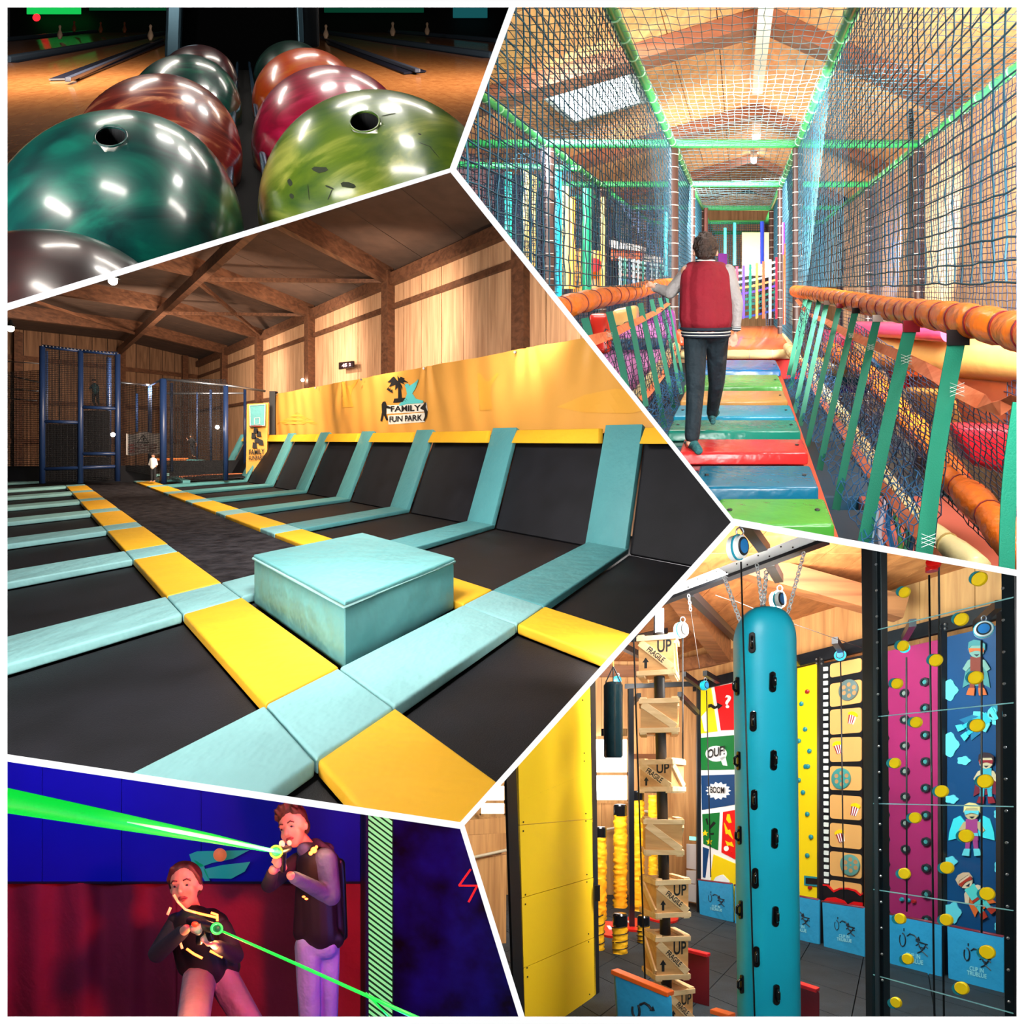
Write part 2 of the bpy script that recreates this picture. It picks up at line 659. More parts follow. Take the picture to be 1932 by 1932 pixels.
rowname = ['nearest', 'second', 'third', 'fourth', 'fifth', 'sixth', 'seventh', 'eighth', 'ninth']
g = 0.012
for j, kt in enumerate(KT):
    jj = j                      # 0 = in front of the picture
    kl = kt + 0.76
    rn = rowname[j]
    if jj >= 1:
        r1 = rowname[jj - 1]
        pad(-2.2, 1.40 - g, kt, kl, teal, 'cross_pad', 'turquoise cross pad left of the yellow line, %s row from the front' % r1, 'turquoise cross pads')
        pad(-6.6, -2.2 - g, kt, kl, teal, 'cross_pad', 'turquoise cross pad at the far left edge, %s row from the front' % r1, 'turquoise cross pads')
        pad(1.40, 2.12 - g, kt, kl, teal, 'crossing_pad', 'small turquoise pad interrupting the left yellow line, %s from the front' % r1, 'turquoise crossing pads')
        if jj <= 2:
            pad(2.12, 4.08 - g, kt, kl, teal, 'cross_pad', 'turquoise pad across the runway %s the big block' % ('in front of' if jj == 1 else 'left of and behind'), 'turquoise cross pads')
        pad(4.08, 4.78 - g, kt, kl, teal, 'crossing_pad', 'small turquoise pad interrupting the right yellow line, %s from the front' % r1, 'turquoise crossing pads')
        pad(4.78, 8.5, kt, kl, teal_shaded, 'cross_pad', 'turquoise cross pad leading to the slope, %s row from the front' % r1, 'turquoise cross pads')
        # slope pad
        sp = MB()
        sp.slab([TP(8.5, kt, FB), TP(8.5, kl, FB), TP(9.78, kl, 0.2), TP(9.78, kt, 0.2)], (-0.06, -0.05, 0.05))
        sp.build('slope_pad', teal_shaded, bevel=0.015, smooth='angle', label='turquoise strip up the sloped wall, %s from the front' % r1, cat='pad', group='turquoise slope strips')
    # yellow pads and beds between this row and the one in front
    k0, k1 = kt + 0.76 + g, kt + 3.06 - g
    if jj >= 1:
        nm = rowname[jj - 1]
        pad(1.40, 2.12, k0, k1, yelv, 'yellow_pad', 'yellow pad of the left line, %s from the front' % nm, 'left line of yellow pads')
        pad(4.08, 4.78, k0, k1, yelv, 'yellow_pad', 'yellow pad of the right line, %s from the front' % nm, 'right line of yellow pads')
        for (c0, c1, w) in ((-6.6, -2.2, 'at the far left edge'), (-2.2, 1.40, 'left of the left yellow line'), (4.78, 8.5, 'at the foot of the slope')):
            q = MB()
            q.grid(lambda u, v, c0=c0, c1=c1: TP(c0 + (c1 - c0) * u, k0 + (k1 - k0) * v, FB - 0.02 - 0.05 * math.sin(math.pi * u) * math.sin(math.pi * v)), 8, 6)
            q.build('trampoline_bed', bedm, smooth=True, label='black trampoline bed %s, %s row from the front' % (w, nm), cat='trampoline', group='black trampoline beds', keep_normals=True)
        if jj <= 2:
            q = MB()
            q.prism([T(2.12, k0), T(4.08, k0), T(4.08, k1), T(2.12, k1)], FB - 0.04, FB - 0.02)
            q.build('trampoline_bed', bedm, label='black trampoline bed between the yellow lines %s' % ('in front of the block' if jj == 1 else 'under the turquoise block'), cat='trampoline', group='black trampoline beds')
        q = MB()
        q.slab([TP(8.55, k0, FB + 0.0), TP(8.55, k1, FB + 0.0), TP(9.74, k1, 0.1), TP(9.74, k0, 0.1)], (0.02, 0.01, -0.03))
        q.build('sloped_bed', bedm, label='sloped black trampoline bed, %s from the front' % nm, cat='trampoline', group='sloped black beds')
        # yellow valance at the top of the slope
        q = MB()
        n = 5
        q.slab([TP(9.70, k0 + 0.08, 0.19), TP(9.70, k1 - 0.08, 0.19), TP(9.50, k1 - 0.02, -0.06), TP(9.50, k0 + 0.02, -0.06)], (-0.09, -0.06, 0.0))
        q.build('yellow_valance', yelv, bevel=0.02, smooth='angle', label='yellow padded valance at the slope top, %s from the front' % nm, cat='pad', group='yellow valances')

# runway
q = MB()
q.prism([T(2.12, -28), T(4.08, -28), T(4.08, -6.1), T(2.12, -6.1)], FB - 0.06, FB + 0.01)
q.build('runway', bandm, label='long dark textured runway between the two yellow lines', cat='runway')
pad(-9, 2.1, -28.5, -27.7, teal, 'end_pad', 'turquoise end pad left of the runway far end', 'turquoise end pads')
pad(4.8, 9.0, -28.5, -27.7, teal, 'end_pad', 'turquoise end pad right of the runway far end', 'turquoise end pads')

# big turquoise block
p_front, p_left, p_right, p_back = TRAM.fl(650, 1269, FB), TRAM.fl(481, 1146, FB), TRAM.fl(857, 1165, FB), (0, 0, 0)
Lf = (-2.5, 6.16)
Rt = (-0.544, 5.99)
Fr = (-1.153, 4.38)
Bk = (-1.79, 7.62)
TBW = 'turquoise padded block standing on the crossing of the pad lines'
blk = thing('foam_block', 'big turquoise vinyl covered foam block on the trampoline crossing', 'block', (sum(p[0] for p in (Lf, Rt, Fr, Bk)) / 4, 6.0, FB))


def blockside(u, v):
    return None


tv = mat('block_vinyl', (112, 180, 182), spec=.4, rough=0.45, noise=0.05, nscale=1.2, bump=1.0, bscale=2.6)
b = MB()
b.prism([Fr, Rt, Bk, Lf], FB + 0.005, FB + 0.445)
b.build('block_body', tv, blk, bevel=0.03, bseg=3, smooth='angle')


def sc2(p, k):
    cx = sum(q[0] for q in (Lf, Rt, Fr, Bk)) / 4
    cy = sum(q[1] for q in (Lf, Rt, Fr, Bk)) / 4
    return (cx + (p[0] - cx) * k, cy + (p[1] - cy) * k)


b = MB()
b.prism([sc2(p, 1.006) for p in (Fr, Rt, Bk, Lf)], FB + 0.44, FB + 0.49)
b.build('block_lid', tv, blk, bevel=0.018, bseg=3, smooth='angle')
b = MB()
ring = [(p[0], p[1], FB + 0.452) for p in [sc2(p, 1.008) for p in (Fr, Rt, Bk, Lf)]]
b.tube(ring, 0.012, 6, closed=True)
b.build('piping', mat('pale_piping', (170, 222, 220), rough=0.5), blk, smooth=True)

# ---- banner
ban = thing('wall_banner', 'long yellow tarpaulin banner hanging above the sloped beds', 'banner', TP(9.98, -10, 0.12))


def banfn(u, v):
    k = -2.0 + u * (-20.3 + 2.0)
    b = 0.12 + v * 1.70
    w = 0.035 * math.sin(k * 2.1) * (0.3 + v) + 0.02 * math.sin(k * 7 + 3 * v) + 0.02 * math.sin(v * 6 + k)
    # folds gathering at the eyelets on the top edge
    for kc in (-5.2, -3.4, -9.0, -14.0):
        dx = (k - kc)
        w += 0.06 * math.exp(-(dx / (0.25 + 0.9 * (1 - v))) ** 2) * math.sin(dx * 14 / (0.6 + (1 - v) * 2)) * v
    return TP(9.98 - w, k, b)


q = MB()
q.grid(banfn, 220, 14)
banm = mat('yellow_tarpaulin', (224, 160, 74), rough=0.5, spec=.3, noise=0.05, nscale=0.8)
q.build('tarpaulin', banm, ban, smooth=True, keep_normals=True)
# faint dancers printed on the banner
dan = mat('faint_print', (230, 164, 60), rough=0.5)
BC = .012


def bp(x, y):
    return V3(TRAM.pl(x, y, 0.7675, 9.95))


def banat(p, off):
    """move a point of the banner plane onto the rippled cloth"""
    k = p.x - 0.436 * p.y
    u = (k + 2.0) / (-18.3)
    v = (p.z - 0.12) / 1.70
    q_ = V3(banfn(min(max(u, 0), 1), min(max(v, 0), 1)))
    return q_ + V3((-0.79, -0.61, 0)) * off


def bpoly(mb, pts):
    bm = bmesh.new()
    f = bm.faces.new([bm.verts.new((x, y, 0)) for x, y in pts])
    bmesh.ops.triangulate(bm, faces=[f])
    bmesh.ops.subdivide_edges(bm, edges=bm.edges, cuts=5, use_grid_fill=True)
    bm.verts.index_update()
    mb.add([banat(bp(v.co.x, v.co.y), BC) for v in bm.verts], [tuple(v.index for v in g_.verts) for g_ in bm.faces])
    bm.free()


for (cx, cy, h) in ((657, 742, 52), (918, 738, 70)):
    w = h * 0.11
    q = MB()
    bpoly(q, [(cx - w, cy - h * .2), (cx - 2.6 * w, cy - h * .5), (cx - 2 * w, cy - h * .5), (cx - .3 * w, cy - h * .28), (cx + .6 * w, cy - h * .28), (cx + 2.4 * w, cy - h * .5), (cx + 2.9 * w, cy - h * .48), (cx + w, cy - h * .15), (cx + .8 * w, cy + h * .1), (cx + 1.6 * w, cy + h * .5), (cx + .9 * w, cy + h * .5), (cx, cy + h * .18), (cx - 1.2 * w, cy + h * .52), (cx - 1.8 * w, cy + h * .5), (cx - .8 * w, cy + h * .1)])
    q.build('faint_dancer_print', dan, ban)
q = MB()
bpoly(q, [(1050, 768), (1100, 745), (1160, 733), (1215, 740), (1240, 768), (1190, 780), (1100, 778)])
q.build('faint_hill_print', dan, ban)
q = MB()
bpoly(q, [(522, 800), (560, 778), (600, 800)])
q.build('faint_hill_print', dan, ban)
# logo
blackp = mat('black_print', (20, 20, 22), rough=0.6)
whitep = mat('white_print', (236, 232, 222), rough=0.6)
tealp = mat('teal_print', (90, 200, 206), rough=0.6)
q = MB()
bpoly(q, [(729, 765), (806, 760), (808, 776), (729, 781)])
q.build('logo_plate', whitep, ban)
q = MB()
bpoly(q, [(732, 784), (800, 778), (800, 796), (733, 801)])
q.build('logo_plate', whitep, ban)
BC = .022
q = MB()
# palm
for ang in range(0, 360, 40):
    an = math.radians(ang + 10)
    cx, cy = 752, 720
    ex, ey = cx + 19 * math.cos(an), cy - 13 * math.sin(an) + 4
    mx, my = (cx + ex) / 2, (cy + ey) / 2 - 4
    bpoly(q, [(cx - 1, cy), (mx - 2, my - 3), (ex, ey), (mx + 3, my + 4), (cx + 2, cy + 1)])
bpoly(q, [(751, 722), (755, 722), (757, 752), (750, 752)])
bpoly(q, [(744, 752), (764, 750), (770, 757), (742, 760)])
for t in range(3):
    bpoly(q, [(731 + t * 3, 735 + t * 2), (735 + t * 3, 730 + t * 2), (736 + t * 3, 738 + t * 2)])
q.build('logo_palm', blackp, ban, kind='stuff')
q = MB()
bpoly(q, [(722, 758), (727, 757), (730, 765), (738, 768), (737, 771), (729, 770), (728, 780), (733, 792), (729, 793), (724, 782), (722, 795), (719, 794), (721, 778), (724, 766), (720, 763)])
q.build('logo_figure', blackp, ban)
q = MB()
bpoly(q, [(797, 764), (803, 758), (806, 762), (804, 768), (808, 776), (806, 786), (800, 795), (797, 793), (802, 784), (799, 774), (791, 771), (792, 768), (799, 769)])
q.build('logo_figure', blackp, ban)
q = MB()
bpoly(q, [(766, 732), (771, 729), (774, 736), (782, 727), (789, 715), (790, 718), (783, 732), (777, 742), (784, 752), (798, 756), (798, 760), (776, 757), (768, 762), (752, 766), (752, 762), (764, 752), (768, 743)])
q.add([bp(768 + 4.5 * math.cos(t * .7), 728 + 4.5 * math.sin(t * .7)) for t in range(9)], [tuple(range(9))])
q.build('logo_jumper', tealp, ban)


def btext(q, s, cx, cy, h, w, slope):
    o = bp(cx, cy)
    ux = (bp(cx + 10, cy + slope * 10) - o)
    uy = (bp(cx, cy - 10) - o)
    n0 = len(q.v)
    q.text(s, o, ux / 10, uy / 10, h, width=w)
    q.v[n0:] = [tuple(banat(V3(p), BC)) for p in q.v[n0:]]


BC = .032
q = MB()
btext(q, 'FAMILY', 764, 771, 11, 55, -0.05)
btext(q, 'FUN PARK', 764, 790, 11, 60, -0.06)
q.build('logo_lettering', blackp, ban)
for k in (-3.5, -5.5, -9, -12.5, -16, -20):
    q = MB()
    q.cyl(TP(9.86, k, 1.76), TP(9.83, k, 1.76), 0.03, 8)
    q.build('eyelet', silver, ban)

# ---- wood wall behind the slope (c = 12)
wl = thing('wall_right', 'tall wall of pale upright boards behind the yellow banner', None, TP(12, -20, FB), kind='structure')
k = 1.0
while k > -40.5:
    q = MB()
    w = 1.10
    off = random.uniform(-0.012, 0.012)
    q.prism([T(12 + off, k), T(12 + off, k - w + 0.02), T(12.08, k - w + 0.02), T(12.08, k)], FB - 0.3, 5.3)
    q.build('board', tboard, wl)
    k -= w
for nm, b0, b1, c0 in (('eave_beam', 4.98, 5.35, 11.7), ('wall_rail', 4.22, 4.38, 11.85), ('wall_rail', 1.9, 2.05, 11.85)):
    q = MB()
    q.prism([T(c0, 0), T(c0, -40.5), T(12.0, -40.5), T(12.0, 0)], b0, b1)
    q.build(nm, tdark, wl)
for i, k in enumerate((-6.4, -13.0, -19.8, -26.6, -33.3)):
    q = MB()
    q.prism([T(11.55, k - 0.2), T(11.55, k + 0.25), T(12.0, k + 0.25), T(12.0, k - 0.2)], FB - 0.3, 5.4)
    q.build('trim_%d' % (i + 1), tdark, kind='structure', label='dark wooden column, %s from the right along the board wall' % rowname[i])
# rafters along the A direction
for i, k in enumerate((0.2, -6.4, -13.0, -19.8, -26.6, -33.3)):
    q = MB()
    a0, d0 = T(12, k)
    pts0 = [TP(12, k - 0.15, 5.05), TP(5.7, k - 0.15, 5.45), TP(-12, k - 0.15, 4.75), TP(-12, k - 0.15, 5.35), TP(5.7, k - 0.15, 6.1), TP(12, k - 0.15, 5.6)]
    n = len(pts0)
    pts1 = [(p[0] + 0.0, p[1], p[2]) for p in [TP(12, k + 0.15, 5.05), TP(5.7, k + 0.15, 5.45), TP(-12, k + 0.15, 4.75), TP(-12, k + 0.15, 5.35), TP(5.7, k + 0.15, 6.1), TP(12, k + 0.15, 5.6)]]
    q.add(pts0 + pts1, [(0, 1, 4, 5), (1, 2, 3, 4), (6, 7, 10, 11), (7, 8, 9, 10), (0, 1, 7, 6), (1, 2, 8, 7), (2, 3, 9, 8), (3, 4, 10, 9), (4, 5, 11, 10), (5, 0, 6, 11)])
    q.build('rafter', tdark, kind='structure', label='dark roof rafter crossing the trampoline hall, bay %d' % (i + 1) if False else 'dark roof rafter crossing the trampoline hall')
for c, b0 in ((5.7, 5.12), (-1.5, 4.9)):
    q = MB()
    q.prism([T(c - 0.14, 1), T(c - 0.14, -40), T(c + 0.14, -40), T(c + 0.14, 1)], b0, b0 + 0.34)
    q.build('purlin', tdark, kind='structure', label='dark purlin running the length of the trampoline hall')
for (c0, k0, c1, k1) in ((5.7, -19.8, 11.9, -13.2), (5.7, -19.8, 11.9, -26.4), (5.7, -26.6, 11.9, -20), (5.7, -33, -1.5, -27), (5.7, -13, -1.5, -19.8)):
    q = MB()
    q.beam(TP(c0, k0, 5.35), TP(c1, k1, 5.2), 0.12, 0.12)
    q.build('roof_brace', tdark, kind='structure')
# ceiling of boards
cl = thing('ceiling', 'brown boarded ceiling of the trampoline hall', None, TP(0, -20, 5.4), kind='structure')
k = 2.0
while k > -41:
    w = 2.2
    for (c0, c1, b0, b1) in ((5.7, 12.2, 6.05, 5.55), (-13, 5.7, 5.3, 6.05)):
        q = MB()
        q.slab([TP(c0, k, b0), TP(c1, k, b1), TP(c1, k - w + 0.03, b1), TP(c0, k - w + 0.03, b0)], (0, 0, 0.05))
        q.build('ceiling_board', tceil, cl)
    k -= w
# far wall
fw = thing('wall_back', 'far dark board wall of the trampoline hall', None, TP(0, -41, FB), kind='structure')
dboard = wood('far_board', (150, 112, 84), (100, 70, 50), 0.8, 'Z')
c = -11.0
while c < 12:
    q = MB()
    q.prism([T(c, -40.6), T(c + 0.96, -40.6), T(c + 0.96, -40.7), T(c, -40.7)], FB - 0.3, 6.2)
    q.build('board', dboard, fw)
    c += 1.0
for b0 in (-0.2, 1.9, 4.2):
    q = MB()
    q.prism([T(-11, -40.4), T(12, -40.4), T(12, -40.6), T(-11, -40.6)], b0, b0 + 0.25)
    q.build('wall_rail', tdark, fw)
for c in (-6.4, -0.5, 5.7, 10.5):
    q = MB()
    q.prism([T(c, -40.0), T(c + 0.45, -40.0), T(c + 0.45, -40.5), T(c, -40.5)], FB - 0.3, 5.6)
    q.build('wall_post', tdark, fw)


# ---- play tower and cages at the far end
def post(par, x, y0, y1, d, r=0.07, m=None, name='post'):
    q = MB()
    p0, p1 = TRAM.px(x, y1, d), TRAM.px(x, y0, d)
    q.cyl(p0, p1, r, 8)
    return q.build(name, m or navy, par, smooth=True)


def bar(par, x0, y0, d0, x1, y1, d1, r=0.05, m=None, name='rail'):
    q = MB()
    q.cyl(TRAM.px(x0, y0, d0), TRAM.px(x1, y1, d1), r, 8)
    return q.build(name, m or navy, par, smooth=True)


def netting(par, P0, U, Vv, nu, nv, r, m, name='net', wob=0.0, sides=3, label=None):
    P0, U, Vv = V3(P0), V3(U), V3(Vv)
    q = MB()
    rnd = random.Random(5)
    N = U.cross(Vv)
    N.normalize()
    jit = {}

    def pt(i, j):
        p = P0 + U * (i / nu) + Vv * (j / nv)
        if wob:
            if (i, j) not in jit:
                jit[(i, j)] = (U.normalized() * rnd.uniform(-wob, wob) + Vv.normalized() * rnd.uniform(-wob, wob) + N * rnd.uniform(-wob, wob))
            p = p + jit[(i, j)]
        return p
    st = 1 if wob else 10 ** 6
    for i in range(nu + 1):
        js = list(range(0, nv + 1)) if wob else [0, nv]
        q.tube([pt(i, j) for j in js], r, sides, caps=False)
    for j in range(nv + 1):
        js = list(range(0, nu + 1)) if wob else [0, nu]
        q.tube([pt(i, j) for i in js], r, sides, caps=False)
    return q.build(name, m, par, smooth=True, kind='stuff', label=label, keep_normals=True)


tw = thing('play_tower', 'tall blue-framed climbing tower with dark netting at the far left', 'play tower', TRAM.px(150, 915, 22))
for (x, y0, y1, d) in ((80, 653, 912, 21.5), (152, 662, 912, 21.9), (222, 668, 908, 22.3), (86, 662, 880, 24.5), (205, 675, 880, 25)):
    post(tw, x, y0, y1, d, 0.09)
for (x0, y0, d0, x1, y1, d1) in ((80, 653, 21.5, 152, 662, 21.9), (152, 662, 21.9, 222, 668, 22.3), (80, 795, 21.5, 150, 797, 21.9), (152, 768, 21.9, 222, 771, 22.3), (152, 856, 21.9, 222, 856, 22.3), (80, 885, 21.5, 222, 880, 22.3)):
    bar(tw, x0, y0, d0, x1, y1, d1, 0.06)
q = MB()
for i in range(22):
    t = i / 21
    x, y, d = 80 + 142 * t, 653 + 15 * t, 21.5 + .8 * t
    p = TRAM.px(x, y - 1, d - 0.07)
    q.ell(p, 0.03, nu=6, nv=4)
q.build('lacing', silver, tw, kind='stuff')
for (x0, yt0, yb0, d0, x1, yt1, yb1, d1) in ((80, 655, 908, 21.5, 152, 663, 908, 21.9), (152, 663, 908, 21.9, 222, 669, 904, 22.3)):
    a_, b_, c_ = V3(TRAM.px(x0, yb0, d0)), V3(TRAM.px(x1, yb1, d1)), V3(TRAM.px(x0, yt0, d0))
    netting(tw, a_, b_ - a_, c_ - a_, 26, 70, 0.010, netb)
q = MB()
for (x0, x1, y0, y1) in ((86, 146, 800, 905), (158, 206, 775, 860), (158, 206, 862, 900)):
    q.slab([TRAM.px(x0, y0, 23.6), TRAM.px(x1, y0, 23.6), TRAM.px(x1, y1, 23.6), TRAM.px(x0, y1, 23.6)], (0, .05, 0))
q.build('back_panel', mat('charcoal_panel', (34, 32, 38), rough=0.8), tw)

cg = thing('cage', 'blue-framed netted trampoline cage beyond the runway', 'cage', TRAM.px(370, 910, 24))
for (x, y0, y1, d, r) in ((283, 728, 905, 25, .07), (308, 715, 912, 22.8, .12), (324, 722, 890, 25, .06), (426, 728, 906, 23.2, .09), (398, 735, 880, 27, .06), (462, 733, 880, 26, .06), (258, 742, 815, 28, .05), (372, 740, 870, 29, .05)):
    post(cg, x, y0, y1, d, r)
for t in ((228, 722, 24, 283, 727, 25), (283, 727, 25, 308, 715, 22.8), (308, 715, 22.8, 426, 727, 23.2), (426, 727, 23.2, 500, 738, 25), (308, 742, 29, 462, 742, 29)):
    bar(cg, *t, r=0.045, m=silver)
for (x0, yt0, yb0, d0, x1, yt1, yb1, d1, nu, nv) in ((308, 716, 905, 22.8, 426, 728, 902, 23.2, 40, 60), (228, 723, 885, 24, 308, 718, 900, 23, 28, 50), (14, 702, 880, 23, 76, 722, 880, 22.6, 24, 50)):
    a_, b_, c_ = V3(TRAM.px(x0, yb0, d0)), V3(TRAM.px(x1, yb1, d1)), V3(TRAM.px(x0, yt0, d0))
    netting(cg, a_, b_ - a_, c_ - a_, nu, nv, 0.010, netb)
q = MB()
q.slab([TRAM.px(14, 880, 23.4), TRAM.px(290, 878, 24), TRAM.px(290, 912, 24), TRAM.px(14, 915, 23.4)], (0, .1, 0))
q.slab([TRAM.px(320, 870, 25), TRAM.px(465, 868, 27), TRAM.px(465, 893, 27), TRAM.px(320, 898, 25)], (0, .1, 0))
q.build('skirt_panel', mat('dark_skirt', (22, 22, 28), rough=0.7), cg)
for (x0, y0, d0, x1, y1, d1) in ((14, 708, 23, 76, 722, 22.6), (14, 733, 24, 72, 738, 24), (14, 682, 26, 76, 686, 26), (14, 752, 26, 70, 756, 26)):
    bar(cg, x0, y0, d0, x1, y1, d1, 0.02, silver)

sg = thing('warning_banner', 'white warning banner with a triangle hung on the cage', 'banner', TRAM.px(270, 860, 23.8))
q = MB()
q.grid(lambda u, v: V3(TRAM.px(238 + 64 * u, 818 - 2 * u + 40 * v + 2 * math.sin(u * 9), 23.8 + 0.03 * math.sin(u * 14))), 20, 4)
q.build('cloth', mat('white_tarp', (196, 188, 184), rough=0.7), sg, smooth=True, keep_normals=True)
q = MB()
R_ = TRAM
q.tube([R_.px(270, 821, 23.7), R_.px(259, 835, 23.7), R_.px(281, 835, 23.7)], 0.025, 4, closed=True)
q.slab([R_.px(269, 826, 23.7), R_.px(271.5, 826, 23.7), R_.px(271, 832, 23.7), R_.px(269.5, 832, 23.7)], (0, .02, 0))
q.build('warning_triangle', blackp, sg)
q = MB()
for i, (t, yy) in enumerate((('MERCI DE RESPECTER', 840), ('UNE PERSONNE PAR BED', 846), ('LES SAUTS SONT INTERDITS', 852))):
    q.text(t, R_.px(270, yy, 23.68), (1, 0, 0), (0, 0, 1), 0.065, width=1.05)
q.build('banner_lettering', mat('maroon_print', (110, 40, 40), rough=0.6), sg)

# small practice trampoline and hoop board
st_ = thing('practice_trampoline', 'low trampoline with orange edge and turquoise pads beyond the cage', 'trampoline', R_.px(400, 905, 23))
q = MB(); q.slab([R_.px(345, 901, 24), R_.px(470, 895, 25.5), R_.px(482, 900, 24.6), R_.px(350, 908, 23)], (0, 0, .03)); q.build('bed', bedm, st_)
q = MB(); q.beam(R_.px(338, 900, 24.3), R_.px(468, 894, 25.6), .14, .1); q.build('orange_edge', mat('orange_vinyl', (214, 112, 44), rough=.4), st_); q = MB(); q.beam(R_.px(282, 867, 28), R_.px(355, 866, 29), .14, .1); q.build('orange_edge', mat('orange_vinyl', (214, 112, 44), rough=.4), st_)
q = MB(); q.beam(R_.px(328, 902, 24), R_.px(352, 909, 22.9), .25, .1); q.build('teal_edge', teal_shaded, st_); q = MB(); q.beam(R_.px(470, 894, 25.6), R_.px(486, 900, 24.6), .25, .1); q.build('teal_edge', teal_shaded, st_); q = MB(); q.beam(R_.px(355, 869, 28), R_.px(385, 870, 28), .3, .1); q.build('teal_edge', teal_shaded, st_)

hb = thing('hoop_board', 'yellow board with turquoise backboard and basketball hoop beside the slope', 'basketball hoop', R_.px(490, 893, 24.5))
q = MB(); q.slab([R_.px(466, 762, 24.5), R_.px(506, 760, 24.5), R_.px(503, 882, 24.5), R_.px(464, 894, 24.5)], (0, .12, 0)); q.build('yellow_board', banm, hb)
q = MB(); q.slab([R_.px(471, 764, 24.35), R_.px(501, 762, 24.35), R_.px(500, 804, 24.35), R_.px(471, 806, 24.35)], (0, .06, 0)); q.build('backboard', teal_shaded, hb)
q = MB(); q.tube([R_.px(480, 801, 24.3), R_.px(480, 789, 24.3), R_.px(490, 788, 24.3), R_.px(490, 800, 24.3)], .012, 4, closed=True)
q.tube([R_.px(471, 765, 24.3), R_.px(500, 763, 24.3), R_.px(499, 803, 24.3), R_.px(472, 805, 24.3)], .02, 4, closed=True); q.build('white_line', whitep, hb)
q = MB(); c_ = V3(R_.px(483, 804, 23.9)); q.tube([c_ + Vector((.22 * math.cos(t * .524), .22 * math.sin(t * .524), 0)) for t in range(12)], .02, 5, closed=True); q.build('hoop', mat('hoop_red', (150, 50, 40), rough=.4), hb)
q = MB()
for (x, y) in ((482, 812), (488, 818), (478, 822), (484, 830), (492, 834), (480, 840)):
    q.slab([R_.px(x - 3, y - 6, 24.42), R_.px(x + 4, y - 3, 24.42), R_.px(x + 5, y + 6, 24.42), R_.px(x - 4, y + 5, 24.42)], (0, .02, 0))
q.text('FAMILY', R_.px(484, 853, 24.4), (1, 0, .06), (0, 0, 1), .2, width=.6)
q.text('FUNPARK', R_.px(484, 864, 24.4), (1, 0, .06), (0, 0, 1), .16, width=.6)
q.build('board_print', blackp, hb)
q = MB(); q.box(*[0] * 6) if False else None
q.slab([R_.px(508, 738, 25), R_.px(519, 738, 25), R_.px(519, 822, 25), R_.px(508, 822, 25)], (0, .3, 0)); q.build('side_post', mat('black_metal', (14, 14, 17), rough=.5), hb)

# scoreboard clock
ck = thing('wall_clock_display', 'small black digital clock on the board wall', 'clock', R_.pl(652, 690, .7675, 11.7))
q = MB(); q.slab([R_.pl(x, y, .7675, 11.6) for x, y in ((639, 684), (665, 681), (665, 693), (639, 697))], (.06, .05, 0)); q.build('case', mat('clock_case', (24, 12, 14), rough=.4), ck)
q = MB(); o_ = V3(R_.pl(650, 689.5, .7675, 11.55)); ux = (V3(R_.pl(660, 688, .7675, 11.55)) - o_) / 10; uy = (V3(R_.pl(650, 679.5, .7675, 11.55)) - o_) / 10
q.text('45', o_, ux, uy, 6.5, width=10); q.text('2', o_ + ux * 10, ux, uy, 5.5); q.build('digits', mat('clock_digits', (255, 220, 220), emit=(255, 180, 190), es=2.0), ck)

# ---- children far away
def small_person(label, x, yfoot, ytop, d, shirt, legs, pose):
    H = (yfoot - ytop) / FPX * d
    o = V3(R_.px(x, yfoot, d))
    g = MB()
    P_ = lambda u, w, v=0: o + V3((u * H, v * H, w * H))
    g.ell(P_(pose[0], .92), .065 * H, .07 * H, .08 * H, 12, 8)
    g.caps(P_(pose[0] * .8, .84), P_(pose[0] * .8, .8), .03 * H, .03 * H, 8)
    g.caps(P_(pose[0] * .6, .74), P_(0, .52), .085 * H, .075 * H, 10)
    for k, (ax, az, hx, hz) in ((-1, pose[1]), (1, pose[2])):
        g.caps(P_(pose[0] * .6 + k * .09, .78), P_(ax, az), .032 * H, .026 * H, 8)
        g.caps(P_(ax, az), P_(hx, hz), .026 * H, .022 * H, 8)
        g.ell(P_(hx, hz - .02), .022 * H, .018 * H, .03 * H, 8, 6)
    for k, (kx, kz, fx, fz) in ((-1, pose[3]), (1, pose[4])):
        g.caps(P_(k * .045, .48), P_(kx, kz), .05 * H, .037 * H, 8)
        g.caps(P_(kx, kz), P_(fx, fz + .03), .036 * H, .026 * H, 8)
        g.caps(P_(fx, fz + .02), P_(fx - .03, fz + .015, -.09), .024 * H, .02 * H, 8)
    pr = remeshed(g, .018, 2).build('person', mat('far_skin', (190, 140, 116), rough=.6), smooth=True, label=label, cat='person')
    g = MB()
    g.caps(P_(pose[0] * .6, .75), P_(0, .52), .105 * H, .095 * H, 12)
    for k, (ax, az, hx, hz) in ((-1, pose[1]), (1, pose[2])):
        g.caps(P_(pose[0] * .6 + k * .08, .78), P_(ax, az), .045 * H, .038 * H, 8)
    remeshed(g, .018, 2).build('shirt', shirt, pr, smooth=True)
    g = MB()
    for k, (kx, kz, fx, fz) in ((-1, pose[3]), (1, pose[4])):
        g.caps(P_(k * .045, .5), P_(kx, kz), .062 * H, .05 * H, 8)
        g.caps(P_(kx, kz), P_(fx, fz + .06), .048 * H, .036 * H, 8)
    remeshed(g, .018, 2).build('trousers', legs, pr, smooth=True)
    g = MB()
    g.ell(P_(pose[0], .945, .01), .075 * H, .08 * H, .07 * H, 12, 8)
    remeshed(g, .018, 1).build('hair', mat('far_hair', (46, 30, 24), rough=.6), pr, smooth=True)


